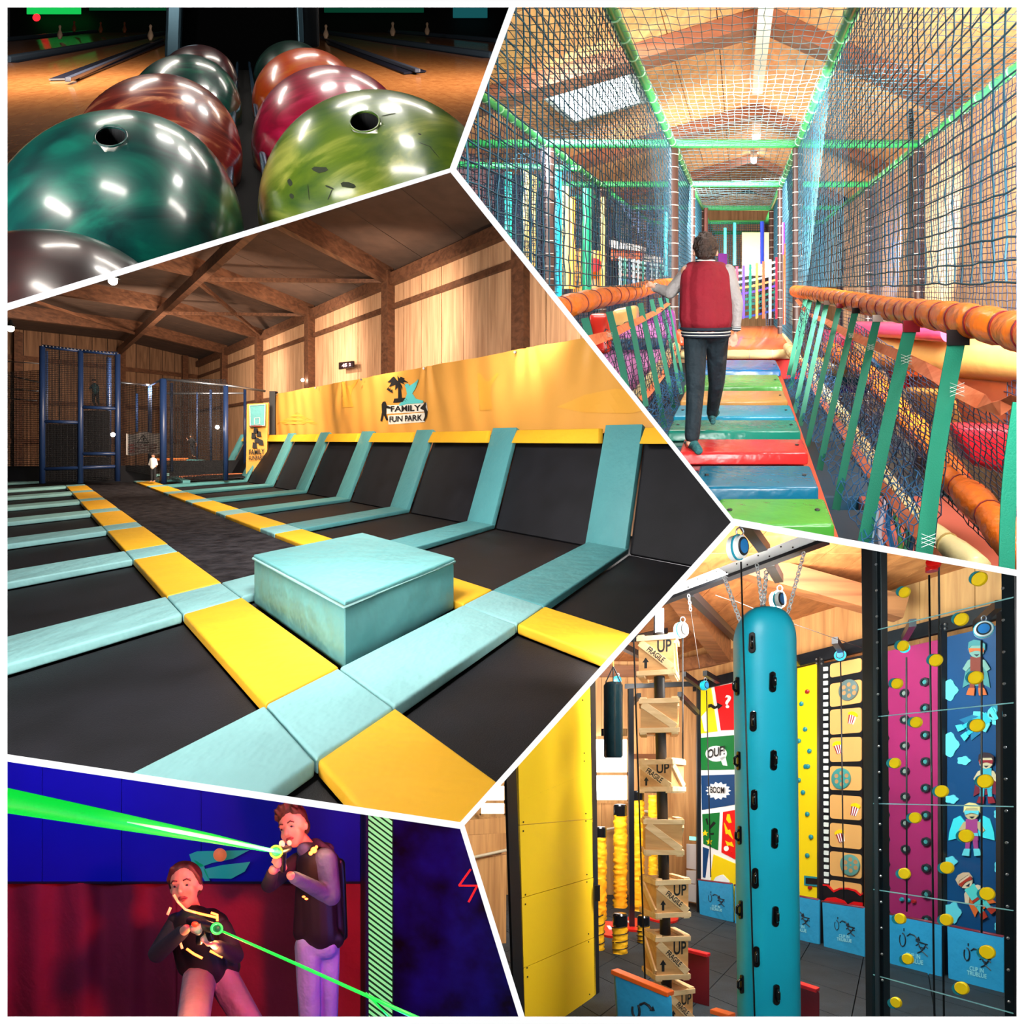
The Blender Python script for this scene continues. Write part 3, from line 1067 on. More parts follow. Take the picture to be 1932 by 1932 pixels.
small_person('small boy in a white shirt standing by the cage post', 289, 909, 855, 22.0, mat('white_shirt', (232, 230, 226), rough=.8), mat('dark_trousers', (22, 24, 30), rough=.8), (0, (-.13, .6, -.06, .52), (.13, .6, .08, .5), (-.05, .27, -.05, 0), (.06, .27, .06, 0)))
small_person('child in dark clothes jumping inside the far cage', 363, 862, 820, 26.5, mat('black_shirt', (24, 26, 32), rough=.8), mat('dark_shorts', (40, 40, 48), rough=.8), (-.06, (-.2, .72, -.26, .86), (.16, .66, .2, .5), (-.03, .28, .04, .04), (.1, .26, .12, 0)))
small_person('child crouching behind the net on the upper tower floor', 181, 768, 715, 23.0, mat('teal_shirt', (40, 84, 96), rough=.8), mat('dark_trousers', (22, 24, 30)), (-.08, (-.2, .66, -.26, .8), (.1, .6, -.1, .5), (-.1, .26, -.02, 0), (.08, .26, .1, 0)))

# ---- lamps
for i, (x, y, d, pw, lab) in enumerate(((213, 530, 15, 900, 'bright bare hall lamp under the rafters'), (20, 620, 24, 900, 'bright lamp at the far left under the roof'))):
    l = thing('hall_lamp', lab, 'lamp', R_.px(x, y, d))
    q = MB(); q.ell(R_.px(x, y, d), .10 if i == 0 else .12, nu=12, nv=8); q.build('bulb', mat('white_glow', (255, 250, 240), emit=(255, 240, 215), es=30), l, smooth=True)
    q = MB(); q.lathe(R_.px(x, y - 4, d), (0, 0, 1), [(0, .16), (.1, .1), (.25, .04)], 12); q.build('shade', mat('black_metal', (14, 14, 17)), l)
for i, (x, y, d, lab) in enumerate(((571, 717, 26, 'small spot lamp above the banner by the second column'), (213, 820, 21.2, 'small white glowing ball imitating a glass reflection at the tower post'), (410, 806, 23, 'small white glowing ball imitating a glass reflection inside the cage'))):
    q = MB(); q.ell(R_.px(x, y, d), .07, nu=10, nv=8); q.build('bright_spot', mat('white_glow', (255, 250, 240)), smooth=True, label=lab, cat='lamp')  # glowing balls at bright spots; the lower two imitate reflections in glass
WARM = (1.0, 0.80, 0.62)  # from here on unseen fill lights, added to brighten wall and pads
WH = (1.0, .96, .92)
lamp('SPOT', TP(8.2, -5.0, 2.6), 650, WARM, .08, target=TP(12, -6.0, 3.0), spot=140, blend=.8)
lamp('SPOT', TP(8.2, -11.0, 3.6), 1100, WARM, .08, target=TP(12, -12, 3.0), spot=140, blend=.8)
lamp('SPOT', TP(8.2, -17.5, 3.8), 1100, WARM, .08, target=TP(12, -18.5, 3.0), spot=140, blend=.8)
lamp('SPOT', TP(8.0, -25, 3.8), 800, WARM, .08, target=TP(12, -27, 2.0), spot=140, blend=.8)
lamp('AREA', (-.15, .78, .10), 48, WH, size=.3, target=(-.6, 4, -1.6))
lamp('AREA', (-1.3, 4.0, 1.15), 260, WH, size=1.0, target=(-2.0, 7.5, -1.6))
lamp('AREA', (-2.6, 8.0, 2.4), 420, WH, size=1.4, target=(-4, 12.5, -1.6))
lamp('AREA', (-.3, 7.0, 1.9), 90, WH, size=1.2, target=(0.6, 10.5, -.4))
lamp('AREA', (-6, 14.0, 3.2), 420, WARM, size=1.6, target=(-8, 19, -1.6))
lamp('AREA', (-3.2, 2.0, -.4), 120, WH, size=.9, target=(-2.0, 4.5, -1.6))
lamp('AREA', (-9, 19, 2.6), 700, WARM, size=1.6, target=(-13, 27, .5))
lamp('AREA', (-14, 25, 2.6), 900, WARM, size=1.6, target=(-20, 35, 1.5))

# =================================================================== SOFT PLAY HALL
room(KIDS)
K = KIDS
kwood = wood('pine_panel', (224, 166, 110), (192, 132, 82), 0.8, 'Y', rough=0.5)
kwoodw = wood('pine_wall_board', (224, 182, 134), (190, 144, 100), 0.9, 'Z', rough=0.5)
kbeam = wood('brown_glulam', (138, 88, 64), (104, 62, 44), 0.8, 'X')
gpad = mat('green_pvc_sleeve', (44, 150, 78), rough=0.3, noise=0.12, nscale=6)
brown = mat('brown_post_sleeve', (58, 38, 34), rough=0.4)
orange = mat('orange_pvc', (240, 120, 30), rough=0.22, noise=0.08, nscale=4, bump=0.5, bscale=9)
maroon = mat('maroon_tie', (132, 30, 40), rough=0.4)
cream = mat('cream_pvc', (222, 208, 150), rough=0.28, noise=0.05, nscale=5, bump=0.3, bscale=9)
cord_t = mat('teal_net_cord', (10, 66, 84), rough=0.6)
cord_d = mat('navy_net_cord', (20, 40, 70), rough=0.6)
cord_w = mat('pale_net_cord', (96, 140, 150), rough=0.6)
strapm = mat('green_webbing', (18, 132, 104), rough=0.55, bump=0.15, bscale=150)
webm = mat('orange_webbing', (240, 140, 96), rough=0.6, c2=(216, 104, 60), nscale=14)
tie = mat('white_tie', (190, 180, 170), rough=0.4)
CB = 2.1                        # level of the green ceiling frame
PA = (-2.79, -0.96, 0.86, 2.64)  # post lines
DS = (9.3, 12.9, 16.6, 20.2, 24.0)

# ceiling: two slopes of planks from a ridge
kc = thing('ceiling', 'pine board ceiling of the soft play hall', None, (0.4, 14, 4.3), kind='structure')


def ceilb(a):
    return 4.25 - (0.29 if a < .42 else .46) * abs(a - 0.42)


for side in (-1, 1):
    for i in range(9):
        a0 = 0.42 + side * i * 0.75
        a1 = 0.42 + side * (i * 0.75 + 0.735)
        d = 1.2
        while d < 27:
            L = 6.5
            q = MB()
            q.slab([(a0, d, ceilb(a0)), (a1, d, ceilb(a1)), (a1, min(d + L - 0.02, 27.5), ceilb(a1)), (a0, min(d + L - 0.02, 27.5), ceilb(a0))], (0, 0, 0.05))
            q.build('ceiling_board', kwood, kc)
            d += L
for i, d in enumerate((5.2, 9.5, 14.5, 20.0)):
    for side in (-1, 1):
        e = 0.42 + side * 4.6
        q = MB()
        h0, h1 = 0.26, 0.24
        z0, z1 = ceilb(0.42) - 0.01, ceilb(e) - 0.01
        q.add([(0.42, d, z0), (e, d, z1), (e, d, z1 - h1), (0.42, d, z0 - h0), (0.42, d + .5, z0), (e, d + .5, z1), (e, d + .5, z1 - h1), (0.42, d + .5, z0 - h0)],
              [(0, 1, 2, 3), (4, 7, 6, 5), (0, 4, 5, 1), (3, 2, 6, 7), (1, 5, 6, 2), (0, 3, 7, 4)])
        q.build('roof_beam', kbeam, kind='structure', label='brown roof beam on the %s slope over the soft play nets' % ('left' if side < 0 else 'right'))
# right wall of boards
kw = thing('wall_right', 'pine board wall on the right of the soft play hall', None, (3.45, 14, -3), kind='structure')
d = 1.5
while d < 27:
    q = MB()
    q.prism([(3.45, d), (3.45, d + 0.98), (3.5, d + 0.98), (3.5, d)], -3.2, 3.25)
    q.build('board', kwoodw, kw)
    d += 1.0
q = MB(); q.box(3.33, 3.46, 1.5, 27, 1.95, 2.15); q.build('wall_rail', kwoodw, kw)
for d in (14.6, 20):
    q = MB(); q.box(3.3, 3.45, d, d + .3, -3, 2.9); q.build('wall_post', kwoodw, kw)
q = MB(); q.box(2.93, 2.98, 10.9, 10.98, -.2, 3.3); q.build('drain_pipe', mat('black_metal', (14, 14, 17)), kw)
# far gable wall and left wall
kb = thing('wall_back', 'far pine wall of the soft play hall', None, (0, 27.5, -3), kind='structure')
for i in range(11):
    a = -5.2 + i * 0.86
    q = MB(); q.box(a, a + .85, 27.5, 27.56, -3.2, max(ceilb(a), ceilb(a + .85))); q.build('board', kwoodw, kb)
kl = thing('wall_left', 'violet grey wall on the left of the soft play hall', None, (-5.2, 14, -3), kind='structure')
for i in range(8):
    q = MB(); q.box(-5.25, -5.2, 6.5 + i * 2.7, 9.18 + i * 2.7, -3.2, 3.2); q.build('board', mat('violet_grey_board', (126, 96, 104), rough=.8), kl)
MB().box(-5.2, 3.45, 1.2, 27.5, -3.3, -3.2).build('floor', mat('play_floor_blue', (52, 84, 104), rough=.6), kind='structure')

# skylight and light tubes
sk = thing('skylight', 'bright white skylight in the sloping pine ceiling', 'skylight', (-2, 9, 3.3))


def cpl(x, y, a0=0.42, s=0.29, top=4.25, off=0.03):
    """point of the ceiling's left slope seen at x, y"""
    xr, yr = (x - K.vx) / FPX, (K.vy - y) / FPX
    # b = top - s*(a0 - a) ; a = xr d ; b = yr d
    d = (top - s * a0 - off) / (yr - s * xr)
    return (xr * d, d, yr * d)


q = MB(); q.slab([cpl(x, y) for x, y in ((1022, 172), (1188, 126), (1216, 188), (1082, 226))], (0, 0, .02))
q.build('glazing', mat('sky_glow', (255, 255, 255), emit=(240, 250, 255), es=7.0), sk)
q = MB()
pp = [cpl(x, y, off=.06) for x, y in ((1022, 172), (1188, 126), (1216, 188), (1082, 226))]
for i in range(4):
    q.beam(pp[i], pp[(i + 1) % 4], .12, .1)
q.build('frame', mat('white_frame', (236, 238, 236), rough=.5), sk)
du = thing('ceiling_duct', 'long white cable duct running along the ridge of the pine ceiling', 'duct', (.35, 8, 4))
q = MB(); q.beam((.36, 6.6, 3.72), (.36, 12.4, 3.85), .2, .1); q.build('duct', mat('duct_white', (228, 218, 196), rough=.5), du)
for i, (x, y, h, dd, lab) in enumerate(((1427, 250, 14, 14.5, 'upper'), (1422, 294, 10, 19.5, 'lower'))):
    l = thing('tube_lamp', 'glowing white tube lamp under the ridge, %s of the two' % lab, 'lamp', K.px(x, y, dd))
    q = MB(); q.cyl(K.px(x, y + h, dd - .3), K.px(x, y - h, dd + .3), .09, 10); q.build('tube', mat('tube_glow', (255, 255, 255), emit=(235, 250, 255), es=14), l, smooth=True)
    q = MB(); q.beam(V3(K.px(x, y + h, dd - .3)) + V3((0, 0, .1)), V3(K.px(x, y - h, dd + .3)) + V3((0, 0, .1)), .2, .05); q.build('housing', mat('white_frame', (236, 238, 236)), l)

# ---- the steel frame with green sleeves and brown posts
fr = thing('play_structure', 'netted play structure of green padded bars and brown sleeved posts', 'play structure', (0, 12, -3))


def ties(mb, p, q, r, step, tr=0.006, n=8):
    p, q = V3(p), V3(q)
    ax = (q - p)
    L = ax.length
    ax.normalize()
    x = ax.cross(Vector((0, 0, 1)))
    if x.length < .05:
        x = ax.cross(Vector((1, 0, 0)))
    x.normalize()
    y = ax.cross(x)
    t = step
    while t < L:
        c = p + ax * t
        mb.lathe(c - ax * tr, ax, [(0, r), (0, r + tr), (2 * tr, r + tr), (2 * tr, r)], n)
        t += step


rn = ['nearest', 'second', 'third', 'fourth', 'fifth']
for j, d in enumerate(DS):
    for i, a in enumerate(PA):
        if (j, i) in ((1, 1), (2, 1), (3, 1)):
            pass
        b0 = {0: -0.95, 1: -0.95}.get(j, -0.95)
        if i in (0, 3):
            b0 = -3.0
        if j == 0 and i in (1, 2):
            b0 = -1.0
        q = MB(); q.cyl((a, d, b0), (a, d, CB - .05), 0.075 if i else .1, 14)
        o = q.build('post', brown, fr, smooth='angle')
        if j < 3:
            q = MB(); ties(q, (a, d, b0), (a, d, CB), 0.076 if i else .101, .185, .005, 8)
            q.build('post_ties', tie, fr, kind='stuff')
for i, a in enumerate(PA):
    dd = [3.2] + list(DS)
    for j in range(len(dd) - 1):
        q = MB(); q.cyl((a, dd[j], CB), (a, dd[j + 1] - .01, CB), .052 if j == 0 else .055, 16)
        q.build('green_bar', gpad, fr, smooth='angle')
        if j < 2:
            q = MB(); ties(q, (a, dd[j], CB), (a, dd[j + 1], CB), .056, .42, .006, 12)
            q.build('bar_ties', mat('pale_green_tie', (170, 220, 180), rough=.4), fr, kind='stuff')
for j, d in enumerate(DS):
    A = (-4.4,) + PA if j < 2 else PA
    for i in range(len(A) - 1):
        q = MB(); q.cyl((A[i], d, CB + .02), (A[i + 1], d, CB + .02), .062, 14)
        q.build('green_bar', gpad, fr, smooth='angle')
# extra green bars low at the left
for (x0, y0, d0, x1, y1, d1) in ((862, 310, 10.6, 1090, 318, 10.6), (1062, 346, 12.9, 1148, 350, 12.9), (1080, 372, 15, 1150, 372, 15), (1210, 392, 16.6, 1475, 394, 16.6)):
    q = MB(); q.cyl(K.px(x0, y0, d0), K.px(x1, y1, d1), .055, 12); q.build('green_bar', gpad, fr, smooth='angle')

# nets
ns = thing('play_netting', 'blue and teal knotted safety netting stretched over the play frame', 'netting', (0, 8, 0))


def net(P0, P1, P2, nu, nv, r, m, wob=.008, sides=3, slack=0.0):
    P0, P1, P2 = V3(P0), V3(P1), V3(P2)
    netting(ns, P0, P1 - P0, P2 - P0, nu, nv, r, m, name='net', wob=wob, sides=sides)


a1, a2 = PA[1], PA[2]
# inner side nets between green bar and orange rail
net((a2 + .02, 1.9, 0.02), (a2 - .0, 9.3, 0.02), (a2 + .02, 1.9, CB), 74, 28, .0044, cord_t, .005)
net((a1 - .02, 2.2, 0.02), (a1 - .02, 9.3, 0.02), (a1 - .02, 2.2, CB), 72, 28, .0044, cord_t, .005)
# overhead nets
net((a1, 3.0, CB - .03), (a2, 3.0, CB - .03), (a1, 9.3, CB - .03), 22, 48, .0036, cord_w, .010)
net((a1, 9.3, CB - .03), (a2, 9.3, CB - .03), (a1, 16.5, CB - .03), 20, 30, .0045, cord_w, .008)
net((a2, 3.4, CB), (PA[3], 3.4, CB), (a2, 9.3, CB), 20, 44, .0036, cord_t, .010)
net((PA[0], 4.6, CB), (a1, 4.6, CB), (PA[0], 9.3, CB), 20, 32, .0038, cord_t, .010)
# outer nets
net((PA[3] - .01, 4.6, -1.5), (PA[3] - .01, 9.3, -1.5), (PA[3] - .01, 4.6, CB), 46, 52, .0055, cord_d, .008)
net((PA[3] - .01, 9.3, -1.2), (PA[3] - .01, 17, -1.2), (PA[3] - .01, 9.3, CB), 52, 40, .0065, cord_d, .0)
net((a2 + .02, 9.3, -.9), (a2 + .02, 16, -.9), (a2 + .02, 9.3, CB), 50, 40, .006, cord_t, .0)
net((a1, 9.3, -.9), (a1, 17, -.9), (a1, 9.3, CB), 50, 40, .006, cord_t, .0)
net((PA[0], 6, -1.5), (PA[0], 9.3, -1.5), (PA[0], 6, CB), 36, 46, .006, cord_d, .008)
net((PA[0], 9.3, -1.5), (PA[0], 17, -1.5), (PA[0], 9.3, CB), 56, 40, .008, cord_t, .0)
net((-4.4, 9.4, -1.5), (PA[0], 9.4, -1.5), (-4.4, 9.4, CB - .1), 26, 46, .007, cord_t, .01)
net((PA[0], 12.9, -1.2), (a1, 12.9, -1.2), (PA[0], 12.9, CB), 30, 46, .007, cord_d, .0)
net((PA[0], 16.6, -1.2), (a1, 16.6, -1.2), (PA[0], 16.6, CB), 24, 36, .007, cord_d, .0)
net((a2, 20, -1.2), (PA[3], 20, -1.2), (a2, 20, CB), 24, 44, .009, cord_d, .0)
net((a1, 20, -.5), (a2, 20, -.5), (a1, 20, CB), 26, 40, .009, cord_t, .0)
net((-4.6, 11.5, -1.5), (-1.1, 15.5, -1.5), (-4.6, 11.5, CB - .2), 40, 50, .009, cord_d, .0)

# ---- orange hand rails
def railpath(px):
    return [V3(K.px(x, y, d)) for x, y, d in px]


def smoothpath(pts, n=8):
    out = []
    m = len(pts)
    for i in range(m - 1):
        p0, p1, p2, p3 = pts[max(i - 1, 0)], pts[i], pts[i + 1], pts[min(i + 2, m - 1)]
        for k in range(n):
            t = k / n
            out.append(0.5 * ((2 * p1) + (p2 - p0) * t + (2 * p0 - 5 * p1 + 4 * p2 - p3) * t * t + (3 * p1 - p0 - 3 * p2 + p3) * t ** 3))
    out.append(pts[-1])
    return out


def padded(name, label, cat, px, r, m, tm, every, group=None, pinch=.86, ring=True, n=14, tr=.006):
    """soft sleeve tied every so often: bulges between the ties"""
    pts = smoothpath(railpath(px), 10)
    # resample
    L = [0]
    for i in range(1, len(pts)):
        L.append(L[-1] + (pts[i] - pts[i - 1]).length)
    tot = L[-1]
    N = max(2, int(tot / every))

    def at(s):
        for i in range(1, len(pts)):
            if L[i] >= s:
                t = (s - L[i - 1]) / max(L[i] - L[i - 1], 1e-6)
                return pts[i - 1].lerp(pts[i], t)
        return pts[-1]
    th = thing(name, label, cat, at(tot / 2) - V3((0, 0, r)), group)
    sub = 6
    q = MB()
    P, RR = [], []
    rnd = random.Random(3)
    for i in range(N * sub + 1):
        s = tot * i / (N * sub)
        ph = (i % sub) / sub
        bulge = 1 - (1 - pinch) * (abs(math.cos(math.pi * ph)) ** 6)
        P.append(at(s))
        RR.append(r * bulge * (1 + rnd.uniform(-.02, .02)))
    q.tube(P, RR, n)
    q.build('sleeve', m, th, smooth=True)
    if ring:
        for i in range(1, N):
            c = at(tot * i / N)
            ax = (at(tot * i / N + .01) - c)
            if ax.length < 1e-5:
                continue
            ax.normalize()
            g = MB(); g.lathe(c - ax * tr, ax, [(0, r * pinch * .97), (0, r * pinch + tr), (2 * tr, r * pinch + tr), (2 * tr, r * pinch * .97)], n)
            g.build('tie', tm, th, smooth='angle')
    return th


padded('hand_rail', 'shiny orange padded hand rail right of the plank bridge', 'rail', [(1499, 549, 9.2), (1545, 556, 7.0), (1600, 567, 5.6), (1680, 583, 4.4), (1760, 594, 3.55), (1840, 607, 3.0), (1918, 625, 2.65), (1990, 640, 2.3)], .086, orange, maroon, .22, pinch=.84, n=18)
padded('hand_rail', 'orange padded hand rail left of the bridge, held by the boy', 'rail', [(1268, 536, 9.2), (1235, 540, 7.6), (1190, 552, 6.2), (1140, 560, 5.3), (1090, 572, 4.7), (1040, 585, 4.3), (980, 600, 3.9)], .086, orange, maroon, .28, pinch=.84, n=16)
padded('cream_tube', 'cream padded tube sloping under the right netting', 'tube', [(1486, 655, 9.2), (1530, 712, 7.3), (1590, 790, 5.8), (1650, 880, 4.7), (1720, 975, 4.0), (1790, 1030, 3.6), (1850, 1075, 3.3)], .075, cream, mat('tan_tie', (176, 150, 84), rough=.5), .3, pinch=.9)
padded('cream_tube', 'cream padded tube sloping down left of the bridge', 'tube', [(1275, 655, 9.2), (1250, 690, 8.2), (1215, 735, 7.0), (1180, 775, 6.2)], .085, cream, mat('tan_tie', (176, 150, 84), rough=.5), .3, pinch=.9)
padded('orange_tube', 'outer orange padded tube descending behind the right netting', 'tube', [(1560, 655, 9.5), (1630, 700, 8.0), (1690, 770, 6.7), (1745, 830, 5.8), (1810, 915, 4.9), (1870, 975, 4.3), (1930, 1050, 3.8)], .125, orange, maroon, .5, pinch=.84)

# webbing straps
sr = 'green webbing straps along the bridge'
Rs = [((1522, 556), (1488, 708), 8.0, 8, 'tenth'), ((1530, 560), (1491, 734), 7.4, 8, 'ninth'), ((1546, 566), (1499, 779), 6.7, 9, 'eighth'), ((1560, 572), (1510, 803), 6.1, 9, 'seventh'), ((1584, 578), (1523, 842), 5.5, 10, 'sixth'), ((1614, 587), (1546, 887), 5.0, 12, 'fifth'), ((1655, 602), (1577, 962), 4.4, 15, 'fourth'), ((1718, 618), (1631, 1022), 3.7, 25, 'third'), ((1806, 640), (1742, 1060), 3.05, 33, 'second'), ((1926, 760), (1900, 1100), 2.5, 30, 'first')]
Ls = [((1103, 600), (1120, 690), 4.8, 15), ((1149, 588), (1182, 735), 5.3, 13), ((1185, 578), (1219, 767), 5.9, 10), ((1208, 572), (1254, 808), 6.4, 10), ((1229, 565), (1272, 775), 6.9, 8), ((1245, 562), (1285, 744), 7.4, 7), ((1258, 560), (1290, 720), 8.0, 5)]


def strap(p, q_, d, w, lab, m=strapm, cat='strap', grp=sr, dq=None, thick=.006):
    dq = d if dq is None else dq
    p3, q3 = V3(K.px(p[0], p[1], d)), V3(K.px(q_[0], q_[1], dq))
    hw = w / 2 / FPX * d
    ax = (q3 - p3).normalized()
    up = ax.cross(Vector((0, 1, 0))).normalized()
    g = MB()
    nseg = 10
    for s_ in (0,):
        pts = []
        for i in range(nseg + 1):
            t = i / nseg
            c = p3.lerp(q3, t) + Vector((0, math.sin(math.pi * t) * .04, 0))
            k = hw * (1 + .0 * t)
            pts.append((c - up * k, c + up * k))
        vs = []
        for (l_, r_) in pts:
            vs += [l_, r_, r_ + Vector((0, thick, 0)), l_ + Vector((0, thick, 0))]
        fs = []
        for i in range(nseg):
            for k in range(4):
                fs.append((i * 4 + k, i * 4 + (k + 1) % 4, i * 4 + 4 + (k + 1) % 4, i * 4 + 4 + k))
        fs += [(0, 3, 2, 1), (nseg * 4, nseg * 4 + 1, nseg * 4 + 2, nseg * 4 + 3)]
        g.add(vs, fs)
    return g.build('strap', m, label=lab, cat=cat, group=grp)


loopc = [tie, mat('black_metal', (14, 14, 17)), maroon]
for i, (p, q_, d, w, n_) in enumerate(Rs):
    o = strap(p, q_, d, w, 'green webbing strap hanging from the right orange rail, %s from the picture edge' % n_)
    if i < 9:
        g = MB(); hw = w * .62 / FPX * d
        c = V3(K.px(p[0] + w * .05, p[1] - w * .1, d - .008))
        g.ob(c, (hw, 0, 0), (0, .012, 0), (0, 0, hw * .7))
        if o:
            g.build('strap_loop', loopc[(i * 2) % 3], o)
for i, (p, q_, d, w) in enumerate(Ls):
    strap(p, q_, d, w, 'green webbing strap hanging from the left orange rail, %s from the picture edge' % ['first', 'second', 'third', 'fourth', 'fifth', 'sixth', 'seventh'][i])


def web(name, label, pts, m=webm):
    """flat band through (x, y, d, width px)"""
    g = MB()
    vs = []
    P = [V3(K.px(x, y, d)) for x, y, d, w in pts]
    for i, (x, y, d, w) in enumerate(pts):
        c = P[i]
        t = (P[min(i + 1, len(P) - 1)] - P[max(i - 1, 0)])
        t.y *= .3
        up = Vector((-t.z, 0, t.x)).normalized()
        h = w / 2 / FPX * d
        vs += [c - up * h, c + up * h, c + up * h + Vector((0, .008, 0)), c - up * h + Vector((0, .008, 0))]
    n = len(pts)
    fs = []
    for i in range(n - 1):
        for k in range(4):
            fs.append((i * 4 + k, i * 4 + (k + 1) % 4, i * 4 + 4 + (k + 1) % 4, i * 4 + 4 + k))
    fs += [(0, 3, 2, 1), (n * 4 - 4, n * 4 - 3, n * 4 - 2, n * 4 - 1)]
    g.add(vs, fs)
    return g.build(name, m, label=label, cat='webbing')


web('webbing_band', 'upper orange webbing band woven through the right green straps', [(1503, 565, 8.6, 7), (1525, 592, 7.6, 9), (1560, 607, 6.2, 12), (1600, 630, 5.2, 15), (1650, 652, 4.5, 17), (1700, 672, 3.9, 20), (1738, 692, 3.6, 26), (1775, 712, 3.3, 30), (1806, 735, 3.12, 31), (1850, 757, 2.9, 32), (1880, 772, 2.75, 30), (1900, 762, 2.7, 28), (1925, 750, 2.6, 36)])
web('webbing_band', 'lower orange webbing band along the foot of the right green straps', [(1505, 672, 8.2, 7), (1520, 700, 7.2, 8), (1545, 748, 6.3, 10), (1575, 790, 5.5, 13), (1605, 835, 4.9, 16), (1640, 890, 4.4, 18), (1672, 925, 4.0, 20), (1700, 965, 3.7, 24), (1730, 1000, 3.4, 28), (1765, 1050, 3.1, 30), (1800, 1080, 2.9, 30)])
web('webbing_band', 'upper orange webbing band woven through the left green straps', [(1106, 646, 4.6, 24), (1150, 632, 5.3, 17), (1185, 615, 5.9, 14), (1215, 600, 6.4, 12), (1240, 588, 7.0, 10), (1262, 572, 8.0, 8)])
web('webbing_band', 'lower orange webbing band at the foot of the left green straps', [(1210, 755, 6.0, 14), (1230, 733, 6.5, 12), (1252, 705, 7.0, 10), (1270, 672, 8.2, 8), (1275, 650, 8.8, 6)])
# stitching crosses
g = MB()
for (x, y, d, w) in ((1806, 735, 3.02, 30), (1710, 678, 3.66, 22), (1643, 655, 4.36, 14), (1606, 633, 4.96, 11), (1650, 900, 4.2, 18), (1752, 1020, 3.0, 30), (1150, 632, 5.2, 12), (1600, 840, 4.6, 14)):
    h = w / 2
    for s_ in (-1, 1):
        for oy in (-h * .5, 0, h * .5):
            g.tube([K.px(x - h * .9, y + s_ * h * .35 + oy, d), K.px(x + h * .9, y - s_ * h * .35 + oy, d)], .0016, 3)
g.build('stitching', mat('white_thread', (206, 230, 222), rough=.6), kind='stuff', label='white cross stitching where the webbing bands meet the green straps')

# ---- bridge planks
pl_cols = [('green', (70, 150, 52), 940, 988, 1352, 1575), ('blue', (10, 96, 126), 878, 918, 1310, 1545), ('red', (214, 44, 44), 828, 853, 1281, 1525), ('teal green', (26, 136, 116), 792, 812, 1260, 1511), ('light blue', (30, 160, 200), 764, 785, 1270, 1500), ('tan', (226, 170, 92), 737, 756, 1283, 1487), ('pale green', (84, 172, 82), 707, 728, 1290, 1477), ('deep blue', (6, 104, 168), 679, 698, 1296, 1473)]
BB = -0.93
for i, (cn, c, y0, y1, x0, x1) in enumerate(pl_cols):
    d1 = 1200 * .93 / (y0 - 545)
    d0 = 1200 * .93 / (y1 - 545)
    a1_ = (x1 - 1394) / FPX * (d0)
    a0_ = (x0 - 1394) / FPX * (d0)
    gl = mat('vinyl_' + cn.replace(' ', '_'), c, rough=.25, bump=.25, bscale=7, noise=.05, nscale=3, coat=.1, spec=.4)
    o = thing('bridge_plank', '%s padded plank of the swinging bridge' % cn, 'plank', ((a0_ + a1_) / 2, (d0 + d1) / 2, BB - .09), 'planks of the swinging bridge')
    q = MB(); q.box(a0_, a1_, d0, d1, BB - .075, BB)
    q.build('cushion', gl, o, bevel=.018, bseg=3, smooth='angle')
    q = MB(); q.box(a0_ + .02, a1_ - .02, d0 + .04, d1 - .02, BB - .12, BB - .085)
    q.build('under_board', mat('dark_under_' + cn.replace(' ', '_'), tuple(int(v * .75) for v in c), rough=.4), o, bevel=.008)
    for s_ in (-1, 1):
        cx = (a1_ - .05) if s_ > 0 else (a0_ + .05)
        q = MB(); q.ell((cx, (d0 + d1) / 2, BB + .002), .012, .012, .006, 8, 6)
        q.build('bolt', mat('bolt_dark', (50, 50, 54), rough=.3, metal=.8), o, smooth=True)
for s_, lab in ((-1, 'left'), (1, 'right')):
    q = MB(); q.prism([(s_ * .33 + .02, 2.3), (s_ * .33 + .09, 2.3), (s_ * .44 + .12, 9.3), (s_ * .44 + .03, 9.3)], BB - .17, BB - .14)
    q.build('bridge_strap', mat('red_orange_strap', (226, 78, 44), rough=.5), label='red webbing strap carrying the %s ends of the planks' % lab, cat='strap')
# platform
pf = thing('platform', 'shiny orange platform mat at the far end of the bridge', 'platform', (.3, 12, BB - .3))
q = MB(); q.box(-.62, .93, 9.6, 15.6, BB - .06, BB + .02); q.build('mat', mat('orange_mat', (240, 112, 36), rough=.25, coat=.3), pf, bevel=.03, smooth='angle')
q = MB(); q.box(-.62, .9, 9.35, 9.55, BB - .4, BB - .1); q.build('red_front', mat('red_vinyl', (190, 30, 36), rough=.3), pf, bevel=.02)
padded('cream_tube', 'cream padded tube across the front of the orange platform', 'tube', [(1285, 669, 9.3), (1380, 669, 9.3), (1500, 668, 9.3)], .07, cream, tie, .3, pinch=.9)
padded('cream_tube', 'short cream padded tube along the right platform edge', 'tube', [(1500, 668, 9.35), (1480, 630, 13), (1473, 617, 15.6)], .06, cream, tie, .6, pinch=.92)

# ---- soft furniture behind the right netting
def blob(name, label, cat, quad, d0, d1, col, t=.3, bev=.08):
    m = mat('vinyl_%d_%d_%d' % col, col, rough=.25, bump=.2, bscale=5, noise=.05, coat=.2)
    q = MB()
    P = [V3(K.px(x, y, d0 + (d1 - d0) * (i in (1, 2)))) for i, (x, y) in enumerate(quad)]
    q.slab(P, (0, t, 0))
    return q.build(name, m, bevel=bev, bseg=4, smooth='angle', label=label, cat=cat)


def roll(name, label, p, q_, r, col, d0, d1, cat='cushion'):
    m = mat('vinyl_%d_%d_%d' % col, col, rough=.25, bump=.2, bscale=5, noise=.05, coat=.2)
    g = MB(); g.tube([K.px(p[0], p[1], d0), K.px(q_[0], q_[1], d1)], r, 20)
    return g.build(name, m, smooth='angle', label=label, cat=cat)


